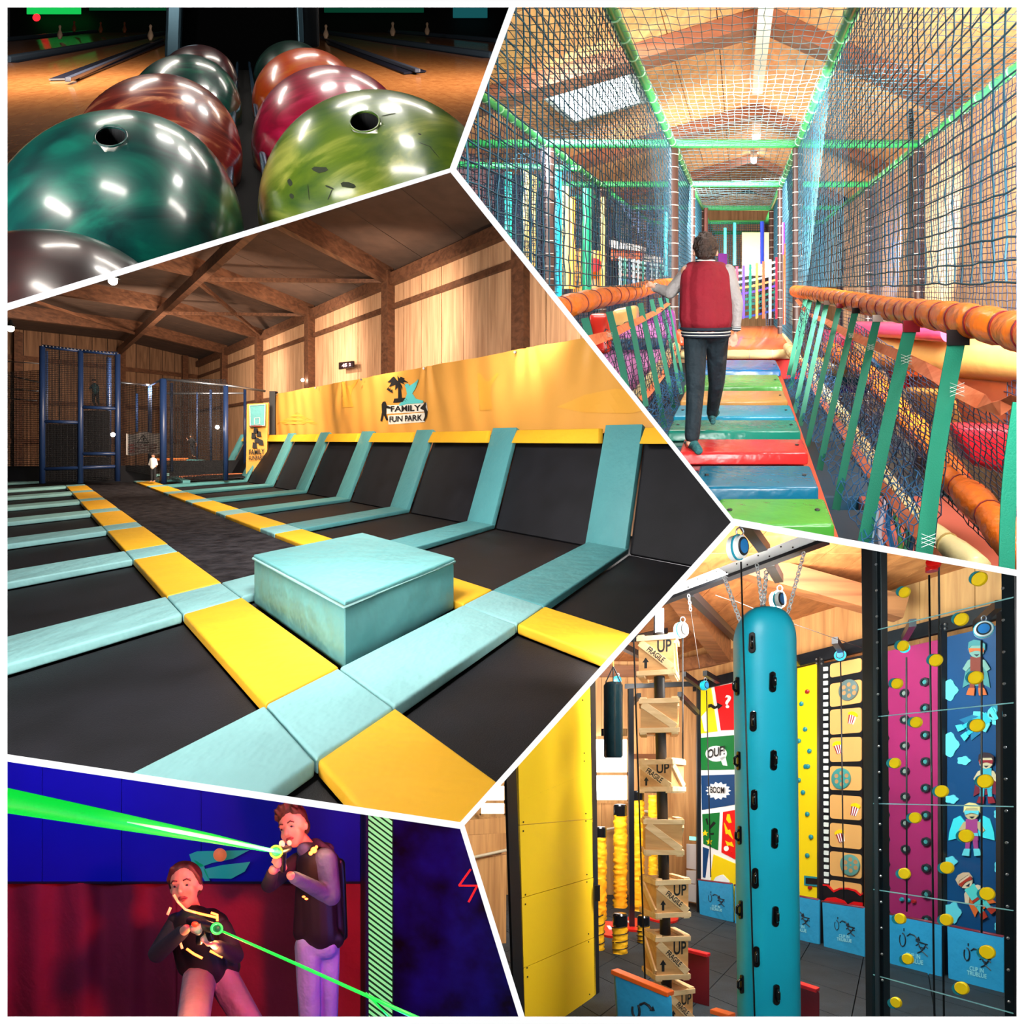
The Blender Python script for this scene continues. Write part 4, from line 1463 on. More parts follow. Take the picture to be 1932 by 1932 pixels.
roll('foam_roll', 'pink foam roll behind the right orange rail', (1622, 620), (1790, 628), .10, (226, 80, 130), 8.6, 6.6)
roll('foam_roll', 'long tan foam roll behind the right netting', (1640, 660), (1960, 676), .26, (196, 152, 84), 8.6, 6.0)
roll('foam_roll', 'short tan roll low in the right netting', (1545, 690), (1625, 695), .14, (226, 196, 122), 9.5, 9)
blob('foam_block', 'brown foam step behind the right netting', 'foam block', ((1720, 706), (1940, 716), (1940, 830), (1740, 800)), 7.6, 6.0, (120, 56, 36))
blob('foam_block', 'bright orange foam step above the brown one at right', 'foam block', ((1700, 690), (1940, 690), (1940, 715), (1700, 712)), 7.7, 6.1, (236, 104, 40), .4, .03)
blob('foam_block', 'tan foam slab hanging low behind the right straps', 'foam block', ((1715, 735), (1800, 740), (1825, 820), (1745, 800)), 7.3, 6.6, (182, 128, 62))
blob('foam_block', 'glossy red foam wedge at the far right of the netting', 'foam block', ((1800, 805), (1940, 812), (1940, 910), (1830, 880)), 5.9, 5.4, (196, 30, 44))
blob('foam_block', 'small red foam wedge behind the fourth strap', 'foam block', ((1672, 690), (1715, 700), (1725, 740), (1690, 730)), 8.0, 7.8, (206, 36, 40))
blob('foam_block', 'dark blue foam block behind the right straps', 'foam block', ((1640, 660), (1672, 662), (1672, 700), (1645, 692)), 8.1, 8.0, (16, 92, 130))
blob('foam_block', 'dark teal roof of the lower play level at right', 'foam block', ((1556, 705), (1640, 705), (1636, 728), (1580, 728)), 9.8, 9.5, (14, 70, 84), .3, .03)
blob('foam_block', 'violet edge of the lower play level at right', 'foam block', ((1580, 728), (1638, 728), (1638, 742), (1586, 742)), 9.7, 9.4, (60, 44, 140), .3, .02)
blob('foam_block', 'maroon foam panel behind the webbing bands', 'foam block', ((1550, 622), (1640, 628), (1640, 665), (1556, 660)), 9.4, 9.0, (150, 30, 60))
# slope board below the right net and hanging ribbons
for i, (x, c_) in enumerate(((1655, (170, 200, 226)), (1668, (214, 208, 224)), (1682, (30, 108, 168)), (1694, (96, 176, 90)), (1706, (60, 160, 130)), (1718, (24, 90, 140)))):
    q = MB()
    pts = [V3(K.px(x - 6 + i * 2 + 5 * math.sin(t * .8 + i), 935 + t * 15, 5.4)) for t in range(11)]
    q.tube(pts, .022, 6)
    q.build('ribbon', mat('ribbon_%d' % i, c_, rough=.4), smooth=True, label='%s ribbon hanging below the bridge netting' % ['pale blue', 'lilac', 'blue', 'green', 'mint green', 'dark blue'][i], cat='ribbon', group='ribbons under the bridge')
# low crossing nets under the straps
net(K.px(1480, 720, 7.6), K.px(1660, 1080, 3.3), K.px(1530, 660, 7.6), 60, 12, .0035, mat('blue_net_cord', (30, 110, 170), rough=.6), .02)
net(K.px(1500, 700, 7.8), K.px(1760, 1100, 3.3), K.px(1512, 575, 7.8), 60, 18, .004, cord_d, .015)
net(K.px(1600, 760, 7.0), K.px(1960, 1120, 4.0), K.px(1600, 600, 7.0), 44, 24, .005, cord_d, .01)
net(K.px(1285, 740, 7.6), K.px(1170, 850, 5.4), K.px(1262, 580, 7.6), 40, 18, .004, cord_d, .015)
net(K.px(1290, 700, 7.6), K.px(1255, 900, 4.6), K.px(1250, 690, 7.6), 36, 10, .0035, mat('blue_net_cord', (30, 110, 170)), .02)
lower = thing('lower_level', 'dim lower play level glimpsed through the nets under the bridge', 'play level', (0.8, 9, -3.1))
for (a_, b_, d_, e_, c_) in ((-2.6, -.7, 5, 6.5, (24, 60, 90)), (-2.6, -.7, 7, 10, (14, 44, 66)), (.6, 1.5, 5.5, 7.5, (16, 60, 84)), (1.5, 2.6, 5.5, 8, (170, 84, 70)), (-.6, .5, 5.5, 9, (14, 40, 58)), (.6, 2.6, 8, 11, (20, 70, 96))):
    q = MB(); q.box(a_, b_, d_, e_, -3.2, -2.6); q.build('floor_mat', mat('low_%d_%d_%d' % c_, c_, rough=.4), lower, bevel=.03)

# ---- soft furniture behind the left netting
blob('foam_block', 'red foam block behind the left netting below the rail', 'foam block', ((1108, 592), (1148, 592), (1150, 668), (1125, 668)), 7.4, 7.4, (224, 50, 36))
blob('foam_block', 'tan foam block behind the left straps', 'foam block', ((1152, 585), (1200, 575), (1200, 615), (1152, 622)), 8.0, 8.0, (232, 186, 110))
blob('foam_block', 'violet foam block behind the left straps', 'foam block', ((1205, 596), (1270, 582), (1275, 640), (1205, 640)), 8.4, 8.4, (150, 70, 170))
blob('foam_block', 'lilac wall panel low on the left', 'foam block', ((1130, 660), (1250, 660), (1225, 765), (1150, 765)), 7.6, 8.2, (222, 150, 214))
blob('foam_block', 'lilac ledge above the blue block on the left', 'foam block', ((1165, 615), (1255, 610), (1255, 640), (1165, 642)), 8.0, 8.3, (212, 140, 208))
blob('foam_block', 'dark blue foam block across the lilac panel', 'foam block', ((1150, 640), (1258, 638), (1255, 660), (1150, 664)), 7.5, 7.9, (10, 70, 110))
blob('foam_block', 'red orange cushion beside the boys hip', 'foam block', ((1272, 622), (1295, 620), (1298, 652), (1276, 655)), 9.2, 9.2, (236, 92, 48))


def colpx(name, label, x, y0, y1, d, rpx, c_, cat='post'):
    q = MB(); q.cyl(K.px(x, y1, d), K.px(x, y0, d), rpx / FPX * d, 14)
    m = mat('pvc_%d_%d_%d' % c_, c_, rough=.25, coat=.2)
    return q.build(name, m, smooth='angle', label=label, cat=cat)


colpx('padded_post', 'bright cyan padded post at the left', 1050, 325, 560, 9.9, 10, (20, 176, 206))
colpx('padded_post', 'dark green padded post at the left', 1107, 356, 560, 10.4, 9, (14, 122, 90))
colpx('padded_post', 'teal padded post near the left divider', 959, 325, 470, 11, 8, (40, 176, 160))
colpx('padded_post', 'pale yellow padded post near the left divider', 992, 322, 540, 10.6, 6, (232, 200, 120))
colpx('padded_post', 'second pale yellow post near the left divider', 1008, 330, 540, 11, 5, (226, 186, 108))
colpx('padded_post', 'tan padded post beside the cyan one', 1066, 352, 545, 10.2, 7, (240, 196, 118))
colpx('padded_post', 'orange padded post beside the tan one', 1079, 372, 545, 10.4, 6, (242, 150, 60))
colpx('padded_post', 'thin tan post left of the inner brown post', 1138, 372, 545, 10.9, 4, (232, 190, 106))
colpx('padded_post', 'bright blue padded post behind the rainbow netting', 1438, 418, 498, 16, 4, (36, 66, 200))
colpx('padded_post', 'purple padded post beyond the right inner post', 1478, 420, 480, 12, 3, (110, 50, 160))
colpx('padded_post', 'orange red padded post beyond the right inner post', 1480, 460, 612, 12, 3, (226, 70, 30))
colpx('padded_post', 'brown post hanging above the boy', 1332, 392, 460, 16.4, 4, (110, 70, 66))
colpx('padded_post', 'thin teal post right of the boys head', 1386, 420, 500, 18.5, 3, (60, 180, 180))
colpx('padded_post', 'thin teal post further right of the boys head', 1368, 430, 480, 18.5, 3, (60, 180, 180))
colpx('padded_post', 'teal post behind the left inner brown post', 1256, 400, 520, 12.5, 4, (60, 180, 190))
blob('activity_wall', 'orange play panel with a red disc behind the left netting', 'panel', ((1084, 468), (1140, 474), (1140, 560), (1078, 560)), 11.2, 11.2, (246, 148, 50), .15, .03)
q = MB(); q.cyl(K.px(1122, 500, 11.1), K.px(1122, 500, 11.0), .12, 24); q.build('red_disc', mat('red_vinyl', (206, 30, 36)), smooth='angle', label='red disc on the orange play panel', cat='disc')
blob('play_house', 'small orange play house block with pale ledge behind the netting', 'play house', ((1152, 470), (1208, 474), (1206, 492), (1152, 492)), 13, 13, (232, 110, 60), .6, .03)
blob('play_ledge', 'cream ledge on top of the orange play house block', 'ledge', ((1150, 452), (1210, 464), (1210, 474), (1150, 468)), 12.9, 12.9, (230, 214, 200), .7, .02)
blob('play_ledge', 'second cream ledge further along the play house', 'ledge', ((1205, 478), (1244, 484), (1244, 496), (1205, 492)), 14.5, 14.5, (226, 206, 190), .7, .02)
blob('activity_wall', 'dark violet panels deep behind the left netting', 'panel', ((1085, 400), (1140, 412), (1140, 470), (1085, 470)), 14, 14, (80, 40, 60), .1, .02)
blob('activity_wall', 'purple block behind the boys shoulder', 'panel', ((1355, 478), (1372, 478), (1372, 508), (1355, 508)), 17, 17, (110, 40, 130), .3, .02)
blob('activity_wall', 'deep blue curtain panel at the far left', 'panel', ((862, 330), (1020, 330), (1020, 560), (862, 560)), 13.5, 13.5, (36, 60, 84), .05, .01)
blob('activity_wall', 'tan foam shapes at the far right of the platform', 'panel', ((1480, 565), (1500, 575), (1500, 612), (1484, 612)), 13, 13, (216, 164, 84), .4, .03)
blob('activity_wall', 'light pine hut wall behind the rainbow netting', 'panel', ((1400, 438), (1462, 438), (1462, 520), (1400, 520)), 19, 19, (224, 176, 120), .1, .01)

# rainbow woven netting
cols = [(200, 232, 232), (180, 224, 226), (190, 226, 230), (238, 150, 90), (90, 60, 170), (20, 110, 90), (14, 90, 84), (16, 74, 84), (40, 60, 150)]
wv = thing('woven_net', 'rainbow coloured woven webbing net behind the boy', 'webbing net', K.px(1420, 600, 15))
for i in range(9):
    q = MB()
    y0 = 512 + i * 11.2
    pts = [V3(K.px(1358 + 106 * t, y0 - 18 * t ** 2, 14.5)) for t in [k / 8 for k in range(9)]]
    q.grid(lambda u, v, pts=pts: pts[int(round(u * 8))] + V3((0, 0, .05 * (v - .5))) , 8, 1)
    q.build('band', mat('band_%d' % i, cols[i], rough=.5), wv, keep_normals=True)
vcol = [(210, 236, 236), (214, 60, 90), (90, 60, 180), (20, 120, 100), (200, 140, 70), (200, 90, 60), (220, 200, 210), (210, 30, 60)]
for i in range(8):
    x = 1378 + i * 12.5
    q = MB()
    ya = 504 - 18 * ((x - 1358) / 106) ** 2
    q.slab([K.px(x - 2.5, ya, 14.44), K.px(x + 2.5, ya, 14.44), K.px(x + 2.5, 600, 14.44), K.px(x - 2.5, 602, 14.44)], (0, .01, 0))
    q.build('upright_band', mat('vband_%d' % i, vcol[i], rough=.5), wv)
wv2 = thing('woven_net', 'white and teal woven webbing net left of the inner post', 'webbing net', K.px(1215, 545, 13))
for i in range(6):
    q = MB()
    y0 = 488 + i * 9.5
    pts = [V3(K.px(1166 + 96 * t, y0 + 16 * t, 12 + 1.5 * t)) for t in [k / 6 for k in range(7)]]
    q.grid(lambda u, v, pts=pts: pts[int(round(u * 6))] + V3((0, 0, .045 * (v - .5))), 6, 1)
    q.build('band', mat('wband_%d' % i, [(214, 240, 236), (150, 214, 214), (206, 232, 232), (222, 160, 150), (60, 110, 170), (30, 90, 120)][i], rough=.5), wv2, keep_normals=True)
for i in range(11):
    x = 1170 + i * 8.6
    ya = 484 + 16 * (i / 10)
    q = MB(); q.slab([K.px(x - 2, ya, 11.9 + .15 * i), K.px(x + 2, ya, 11.9 + .15 * i), K.px(x + 2, ya + 56, 11.9 + .15 * i), K.px(x - 2, ya + 56, 11.9 + .15 * i)], (0, .01, 0))
    q.build('upright_band', mat('wvb_%d' % (i % 4), [(206, 236, 232), (40, 130, 110), (40, 50, 80), (230, 236, 236)][i % 4], rough=.5), wv2)

# ---- the boy
skin_b = mat('boy_skin', (226, 168, 140), rough=.5)
DB = 3.75
def bx(x, y, dd=0.0):
    return V3(K.px(x, y, DB + dd))


u1 = DB / FPX      # metres per pixel at the boy
body = MB()
body.ell(bx(1331, 468), 21 * u1, 23 * u1, 27 * u1, 20, 14)           # skull
body.caps(bx(1331, 480), bx(1331, 500), 11 * u1, 12 * u1)            # neck
body.caps(bx(1331, 520), bx(1332, 610), 30 * u1, 30 * u1)
body.caps(bx(1300, 515), bx(1362, 515), 17 * u1, 17 * u1)
# legs
body.caps(bx(1312, 640), bx(1312, 735), 19 * u1, 14 * u1)
body.caps(bx(1312, 735), bx(1304, 825, -.03), 13 * u1, 8 * u1)
body.caps(bx(1352, 640, .05), bx(1352, 720, .2), 19 * u1, 13 * u1)
body.caps(bx(1352, 720, .2), bx(1343, 785, .42), 12 * u1, 8 * u1)
body.caps(bx(1302, 835, -.03), bx(1296, 845, .08), 8 * u1, 6 * u1)
body.caps(bx(1343, 788, .42), bx(1340, 786, .5), 8 * u1, 6 * u1)
# arms
body.caps(bx(1296, 515), bx(1262, 553, .05), 11 * u1, 9 * u1)
body.caps(bx(1262, 553, .05), bx(1234, 541, .12), 9 * u1, 6 * u1)
body.caps(bx(1377, 518), bx(1390, 575), 11 * u1, 9 * u1)
body.caps(bx(1390, 575), bx(1388, 622), 9 * u1, 6 * u1)
# right hand with fingers
body.ell(bx(1386, 636), 6.5 * u1, 5 * u1, 8 * u1, 10, 8)
for k, (dx, ln) in enumerate(((-5, 11), (-1.7, 13), (1.6, 13), (4.8, 10))):
    body.caps(bx(1386 + dx, 640), bx(1384 + dx * 1.3, 641 + ln), 1.9 * u1, 1.6 * u1, 8)
body.caps(bx(1380, 634), bx(1376, 645), 2.2 * u1, 1.7 * u1, 8)
# left hand curled on the rail
body.ell(bx(1228, 538, .1), 6.5 * u1, 7 * u1, 5 * u1, 10, 8)
for k in range(4):
    body.caps(bx(1226 - k * .8, 536 + k * 2.2 - 3, .1), bx(1219 - k * .3, 539 + k * 2.4 - 3, .1), 1.9 * u1, 1.6 * u1, 8)
body.caps(bx(1228, 534, .1), bx(1224, 531, .1), 2.1 * u1, 1.7 * u1, 8)
# ears
for s_ in (-1, 1):
    body.ell(bx(1331 + s_ * 21.5, 478), 3 * u1, 5 * u1, 6 * u1, 8, 8)
bm_ = remeshed(body, .0055, 3)
boy = bm_.build('person', skin_b, smooth=True, label='boy with brown hair walking the plank bridge, red varsity jacket, hand on the rail', cat='person')
h = MB()
h.ell(bx(1331, 464), 23.0 * u1, 26 * u1, 25 * u1, 20, 14)
h.ell(bx(1331, 476, -.02), 20 * u1, 20 * u1, 17 * u1, 16, 12)
rnd = random.Random(2)
for k in range(46):
    an, el = rnd.uniform(0, 6.28), rnd.uniform(-.4, 1.4)
    p = V3((math.cos(an) * math.cos(el) * 22, -abs(math.sin(an)) * math.cos(el) * 25, math.sin(el) * 24))
    c0 = bx(1331, 464) + V3((p.x * u1, p.y * u1, p.z * u1))
    h.caps(c0, c0 + V3((rnd.uniform(-3, 3) * u1, -.5 * u1, -7 * u1 if el < .9 else 4 * u1)), 3 * u1, 1.2 * u1, 6)
hb_ = remeshed(h, .0055, 1)
hb_.build('hair', mat('brown_hair', (28, 18, 15), rough=.6, c2=(60, 40, 30), nscale=30, bump=.6, bscale=60), boy, smooth=True)
# jacket
jr = mat('red_jacket', (134, 8, 32), rough=.85, noise=.08, nscale=8, bump=.4, bscale=14)
jg = mat('grey_sleeve', (168, 162, 160), rough=.85, noise=.08, nscale=12, bump=.6, bscale=18)
jn = mat('navy_knit', (24, 34, 50), rough=.9)
j = MB()
j.caps(bx(1332, 526), bx(1332, 598), 37 * u1, 37 * u1, 16)
j.caps(bx(1308, 522), bx(1306, 600), 25 * u1, 25 * u1, 14)
j.caps(bx(1356, 522), bx(1358, 600), 25 * u1, 25 * u1, 14)
j.caps(bx(1306, 508), bx(1358, 508), 15 * u1, 15 * u1, 14)
j.caps(bx(1296, 614), bx(1368, 614), 12 * u1, 12 * u1, 14)
remeshed(j, .006, 5).build('jacket', jr, boy, smooth=True)
for pts, rr in (((bx(1300, 512), bx(1264, 552, .05), bx(1238, 543, .12)), (15, 12.5, 8.5)), ((bx(1374, 512), bx(1391, 572), bx(1389, 618)), (14, 12, 9))):
    j = MB()
    j.caps(pts[0], pts[1], rr[0] * u1, rr[1] * u1)
    j.caps(pts[1], pts[2], rr[1] * u1, rr[2] * u1)
    remeshed(j, .006, 3).build('sleeve', jg, boy, smooth=True)
    ax = (pts[2] - pts[1]).normalized()
    q = MB(); q.lathe(pts[2] - ax * 3 * u1, ax, [(0, (rr[2] + .5) * u1), (9 * u1, (rr[2] - .6) * u1), (9 * u1, 4 * u1)], 14); q.build('cuff', jn, boy, smooth='angle')
    for t in (1, 5):
        q = MB(); q.lathe(pts[2] + ax * (t - 3) * u1, ax, [(0, (rr[2] + .8) * u1), (1.5 * u1, (rr[2] + .8) * u1)], 14); q.build('cuff_stripe', whitep, boy, smooth='angle')
# waistband: oval rings
def oval(cx, cy, rx, ry, n=28):
    return [bx(cx, cy) + V3((rx * u1 * math.cos(t * 6.2832 / n), ry * u1 * math.sin(t * 6.2832 / n), 0)) for t in range(n)]


for (yy, r_, m_, h_) in ((620, 48.5, jn, 3.4), (625.5, 48.5, whitep, 1.2), (628.5, 48, jn, 1.8), (631, 47.6, whitep, 1.0), (633.5, 47, jn, 2.0)):
    q = MB(); q.tube(oval(1332, yy, r_ - 2, 33), h_ * u1, 6, closed=True); q.build('waistband', m_, boy, smooth=True)
for (yy, m_) in ((494, jn), (491.5, whitep), (489.5, jn)):
    q = MB(); q.tube(oval(1331, yy, 17, 14), 1.8 * u1, 6, closed=True); q.build('collar', m_, boy, smooth=True)
t_ = MB()
t_.caps(bx(1312, 636), bx(1312, 735), 23 * u1, 17.5 * u1)
t_.caps(bx(1312, 735), bx(1306, 822, -.02), 17.5 * u1, 14.5 * u1)
t_.caps(bx(1353, 636, .04), bx(1352, 722, .2), 23 * u1, 16.5 * u1)
t_.caps(bx(1352, 722, .2), bx(1344, 778, .4), 16 * u1, 12.5 * u1)
t_.caps(bx(1306, 628), bx(1360, 628), 19 * u1, 19 * u1)
remeshed(t_, .006, 3).build('trousers', mat('dark_green_trousers', (12, 34, 44), rough=.8, noise=.15, nscale=7, bump=.7, bscale=11), boy, smooth=True)
t_ = MB()
t_.caps(bx(1308, 838, -.03), bx(1318, 850, -.12), 10 * u1, 8 * u1)
t_.caps(bx(1308, 840, -.03), bx(1296, 838, .1), 10 * u1, 7 * u1)
remeshed(t_, .005, 2).build('sock', mat('teal_sock', (16, 70, 80), rough=.9, c2=(60, 130, 130), nscale=60), boy, smooth=True)
t_ = MB()
t_.caps(bx(1343, 786, .42), bx(1352, 778, .5), 9 * u1, 7 * u1)
t_.caps(bx(1343, 786, .42), bx(1345, 796, .3), 9 * u1, 6 * u1)
remeshed(t_, .005, 2).build('sock', mat('teal_sock', (16, 70, 80)), boy, smooth=True)

# ---- fill lights added to brighten the play hall, unseen from the camera
KW = (1, .98, .95)
lamp('AREA', (0.4, 5.5, 3.9), 330, KW, size=3.0, sy=2.0, target=(.3, 7.5, -1))
lamp('AREA', (3.2, 2.0, 2.6), 300, KW, size=1.8, target=(1.2, 6, -.5))
lamp('AREA', (.0, .8, .36), 18, KW, size=.3, target=(-.1, 4, .1))
lamp('AREA', (-.25, 1.6, .75), 45, KW, size=.8, target=(-.1, 5, -.6))
lamp('AREA', (0, 12, 1.9), 300, KW, size=2.0, sy=2, target=(0, 16, -2))
lamp('AREA', (-1.9, 8.6, 2.9), 320, (.93, .98, 1), size=1.4, target=(-1.9, 12, -.5))
lamp('AREA', (0.9, 7.0, 1.0), 480, (1, .95, .86), size=2.0, target=(.6, 9.4, 4.6))
lamp('AREA', (-1.5, 14, 1.2), 260, (1, .95, .85), size=2, target=(-1, 17, 4.5))
lamp('AREA', (2.2, 4.5, 0.6), 520, KW, size=1.2, target=(3.45, 8.5, .8))
lamp('AREA', (2.2, 10.5, 0.6), 260, KW, size=1.2, target=(3.45, 15, .8))
lamp('AREA', (.2, 17.5, .3), 420, KW, size=1.8, target=(.2, 27, .6))
lamp('AREA', (1.2, 1.6, .2), 40, KW, size=.6, target=(1.6, 4.5, -.6))
lamp('AREA', (-3.4, 9.6, 2.3), 70, (.95, 1, 1), size=1.2, target=(-3, 13, -.5))

# =================================================================== CLIMBING HALL
room(CLIM)
C = CLIM
CF = -3.2
blackm = mat('black_metal', (14, 14, 17), rough=0.5)
blacks = mat('black_steel_paint', (20, 22, 26), rough=0.38)
rub = mat('rubber_tile', (34, 44, 50), rough=0.75, noise=0.25, nscale=3, bump=0.3, bscale=60)
cwood = wood('hall_ceiling_plank', (200, 128, 72), (160, 96, 50), 0.7, 'Y', rough=.6)
cwall = wood('hall_wall_plank', (214, 160, 100), (176, 122, 72), 0.8, 'Z', rough=.6)
cbeam = wood('hall_beam', (150, 94, 54), (112, 66, 36), 0.8, 'X')
crate_w = wood('crate_panel', (218, 164, 104), (192, 138, 82), 1.2, 'X', rough=.6)
crate_b = wood('crate_batten', (238, 200, 150), (216, 172, 118), 1.2, 'X', rough=.6)
WK, WC = 0.45, 12.7            # climbing wall plane a + .45 d = 12.7
wdir = Vector((-0.45, 1, 0)).normalized()       # along the wall, away
wn = Vector((-1, -0.45, 0)).normalized()        # towards the hall


def cw(x, y, off=0.0):
    """point on the climbing wall plane, off metres in front"""
    return V3(C.pl(x, y, WK, WC - off * 1.097))


# floor tiles
fl = thing('floor', 'dark rubber tile floor of the climbing hall', None, (2, 12, CF), kind='structure')
ux_, uy_ = Vector((-0.41, 0.91, 0)), Vector((0.52, 0.86, 0))
q = MB(); q.box(-9, 12, 5, 24, CF - .3, CF - .06); q.build('underfloor', bsteel, fl)
for i in range(-9, 16):
    for j in range(-4, 18):
        c = Vector((3.0, 9.0, 0)) + ux_ * i * 1.25 + uy_ * j * 1.25
        if c.y < 6.5 or c.y > 22 or c.x < -4.5 or c.x > 10:
            continue
        g = .615
        q = MB()
        q.prism([(c.x - ux_.x * g - uy_.x * g, c.y - ux_.y * g - uy_.y * g), (c.x + ux_.x * g - uy_.x * g, c.y + ux_.y * g - uy_.y * g), (c.x + ux_.x * g + uy_.x * g, c.y + ux_.y * g + uy_.y * g), (c.x - ux_.x * g + uy_.x * g, c.y - ux_.y * g + uy_.y * g)], CF - .05, CF)
        q.build('tile', rub, fl)
# ceiling planks (run towards the wall)
ce = thing('ceiling', 'brown plank ceiling of the climbing hall', None, (2, 12, 4.1), kind='structure')
for i in range(26):
    a = -6.5 + i * .7
    for (d0, d1) in ((5.0, 10.9), (10.92, 16.4), (16.42, 22)):
        q = MB()
        q.slab([(a, d0, 4.1), (a + .69, d0, 4.1), (a + .69, d1, 4.1), (a, d1, 4.1)], (0, 0, .05))
        q.build('ceiling_board', cwood, ce)
# big timber rafters
for (p, q_, w, h) in ((C.px(1230, 1040, 11), C.px(1365, 1230, 16), .35, .55), (C.px(1380, 1060, 11.5), C.px(1700, 1150, 11.5), .3, .4), (C.px(1250, 1262, 19), C.px(1640, 1190, 14.2), .2, .35)):
    g = MB(); g.beam(p, q_, w, h); g.build('roof_beam', cbeam, kind='structure')
# walls behind
wr = thing('wall_right', 'pine plank wall behind the climbing panels', None, cw(1600, 1500, -.6), kind='structure')
s = 0.0
base = Vector((WC + .8 - WK * 6.0, 6.0, 0))
for i in range(18):
    p0 = base + wdir * (i * 1.0) * 1.0
    p1 = base + wdir * (i * 1.0 + .98)
    q = MB(); q.prism([(p0.x, p0.y), (p1.x, p1.y), (p1.x + .06, p1.y), (p0.x + .06, p0.y)], CF, 4.1); q.build('board', cwall, wr)
wb = thing('wall_back', 'pine board wall at the back left of the climbing hall', None, (2, 20, CF), kind='structure')
for i in range(16):
    a = -5.4 + i * .82
    if i in (10, 11) or True:
        b0 = CF
        q = MB()
        x0p = 966 + a / 19.9 * FPX
        if 1118 < x0p + 25 < 1190:          # window opening
            q.box(a, a + .81, 19.9, 19.96, CF, .0); q.box(a, a + .81, 19.9, 19.96, 2.0, 4.1)
        else:
            q.box(a, a + .81, 19.9, 19.96, CF, 4.1)
        q.build('board', cwall, wb)
q = MB(); q.box(-5.4, 6, 19.8, 19.9, 1.05, 1.2); q.box(-5.4, 6, 19.8, 19.9, 3.6, 3.95); q.build('wall_rail', cbeam, wb)
q = MB(); q.cyl(C.px(900, 1610, 19.5), C.px(1180, 1558, 19.5), .04, 8); q.cyl(C.px(1210, 1530, 19.5), C.px(1320, 1540, 19.5), .04, 8); q.build('hand_rail', mat('pale_rail', (206, 190, 160), rough=.5), wb)
for i, (x0, y0, x1, y1) in enumerate(((1119, 1392, 1186, 1512), (905, 1480, 954, 1538))):
    w_ = thing('window_%d' % (i + 1), 'overexposed bright window in the back wall' if i == 0 else 'bright window behind the left black post', None, C.px(x0, y1, 19.4), kind='structure')
    q = MB(); q.slab([C.px(x0, y0, 19.75), C.px(x1, y0, 19.75), C.px(x1, y1, 19.75), C.px(x0, y1, 19.75)], (0, .03, 0))
    q.build('pane', mat('window_glow', (255, 255, 255), emit=(240, 250, 255), es=6.0 if i == 0 else 1.2), w_)
    q = MB()
    for (xa, ya, xb, yb) in ((x0, y0, x1, y0), (x1, y0, x1, y1), (x1, y1, x0, y1), (x0, y1, x0, y0), (x0, (y0 * 1.3 + y1 * 1.7) / 3, x1, (y0 * 1.3 + y1 * 1.7) / 3)):
        q.beam(C.px(xa, ya, 19.7), C.px(xb, yb, 19.7), .1, .1)
    q.build('window_frame', cwall, w_)
dr = thing('door_1', 'white service door at the back', None, C.px(1300, 1695, 19), kind='structure')
for (x0, y0, x1, y1) in ((1296, 1592, 1320, 1638), (1296, 1642, 1321, 1665), (1296, 1668, 1322, 1700)):
    q = MB(); q.slab([C.px(x0, y0, 17.7), C.px(x1, y0 + 1, 17.2), C.px(x1, y1 + 5, 17.2), C.px(x0, y1, 17.7)], (0, .06, 0)); q.build('door_panel', mat('door_white', (214, 210, 204), rough=.5), dr, bevel=.01)
q = MB(); q.slab([C.px(1302, 1578, 17.3), C.px(1313, 1579, 17.3), C.px(1313, 1586, 17.3), C.px(1302, 1585, 17.3)], (0, .08, 0)); q.build('exit_sign', mat('exit_green', (120, 220, 190), emit=(120, 230, 200), es=1.5), label='small glowing green exit sign above the white door', cat='sign')
# left cabinet / bench wood behind black post
lw = thing('wood_partition', 'pale wooden half partition behind the left black post', 'partition', C.px(915, 1780, 12.5))
for i, (y0, y1) in enumerate(((1545, 1572), (1574, 1612), (1616, 1780))):
    q = MB(); q.slab([C.px(872, y0 + 3, 11.8), C.px(955, y0 - 3, 12.8), C.px(955, y1, 12.8), C.px(872, y1 + 4, 11.8)], (0, .06, 0)); q.build('panel', cwall, lw, bevel=.01)
q = MB(); q.cyl(C.px(872, 1622, 11.6), C.px(955, 1604, 12.6), .03, 8); q.build('rail', mat('pale_rail', (206, 190, 160)), lw)

# ---- tall steel posts and top beam of the climbing wall
def vpost(name, label, x, y0, d, w, y1=None, m=blacks, x1=None):
    g = MB()
    p, q_ = V3(C.px(x, y0, d)), V3(C.px(x1 if x1 else x, y1, d)) if y1 else V3((C.px(x, y0, d)[0], d, CF))
    g.beam(q_, p, w, w, up=(0, 1, 0))
    return g.build(name, m, bevel=.006, label=label, cat='post')


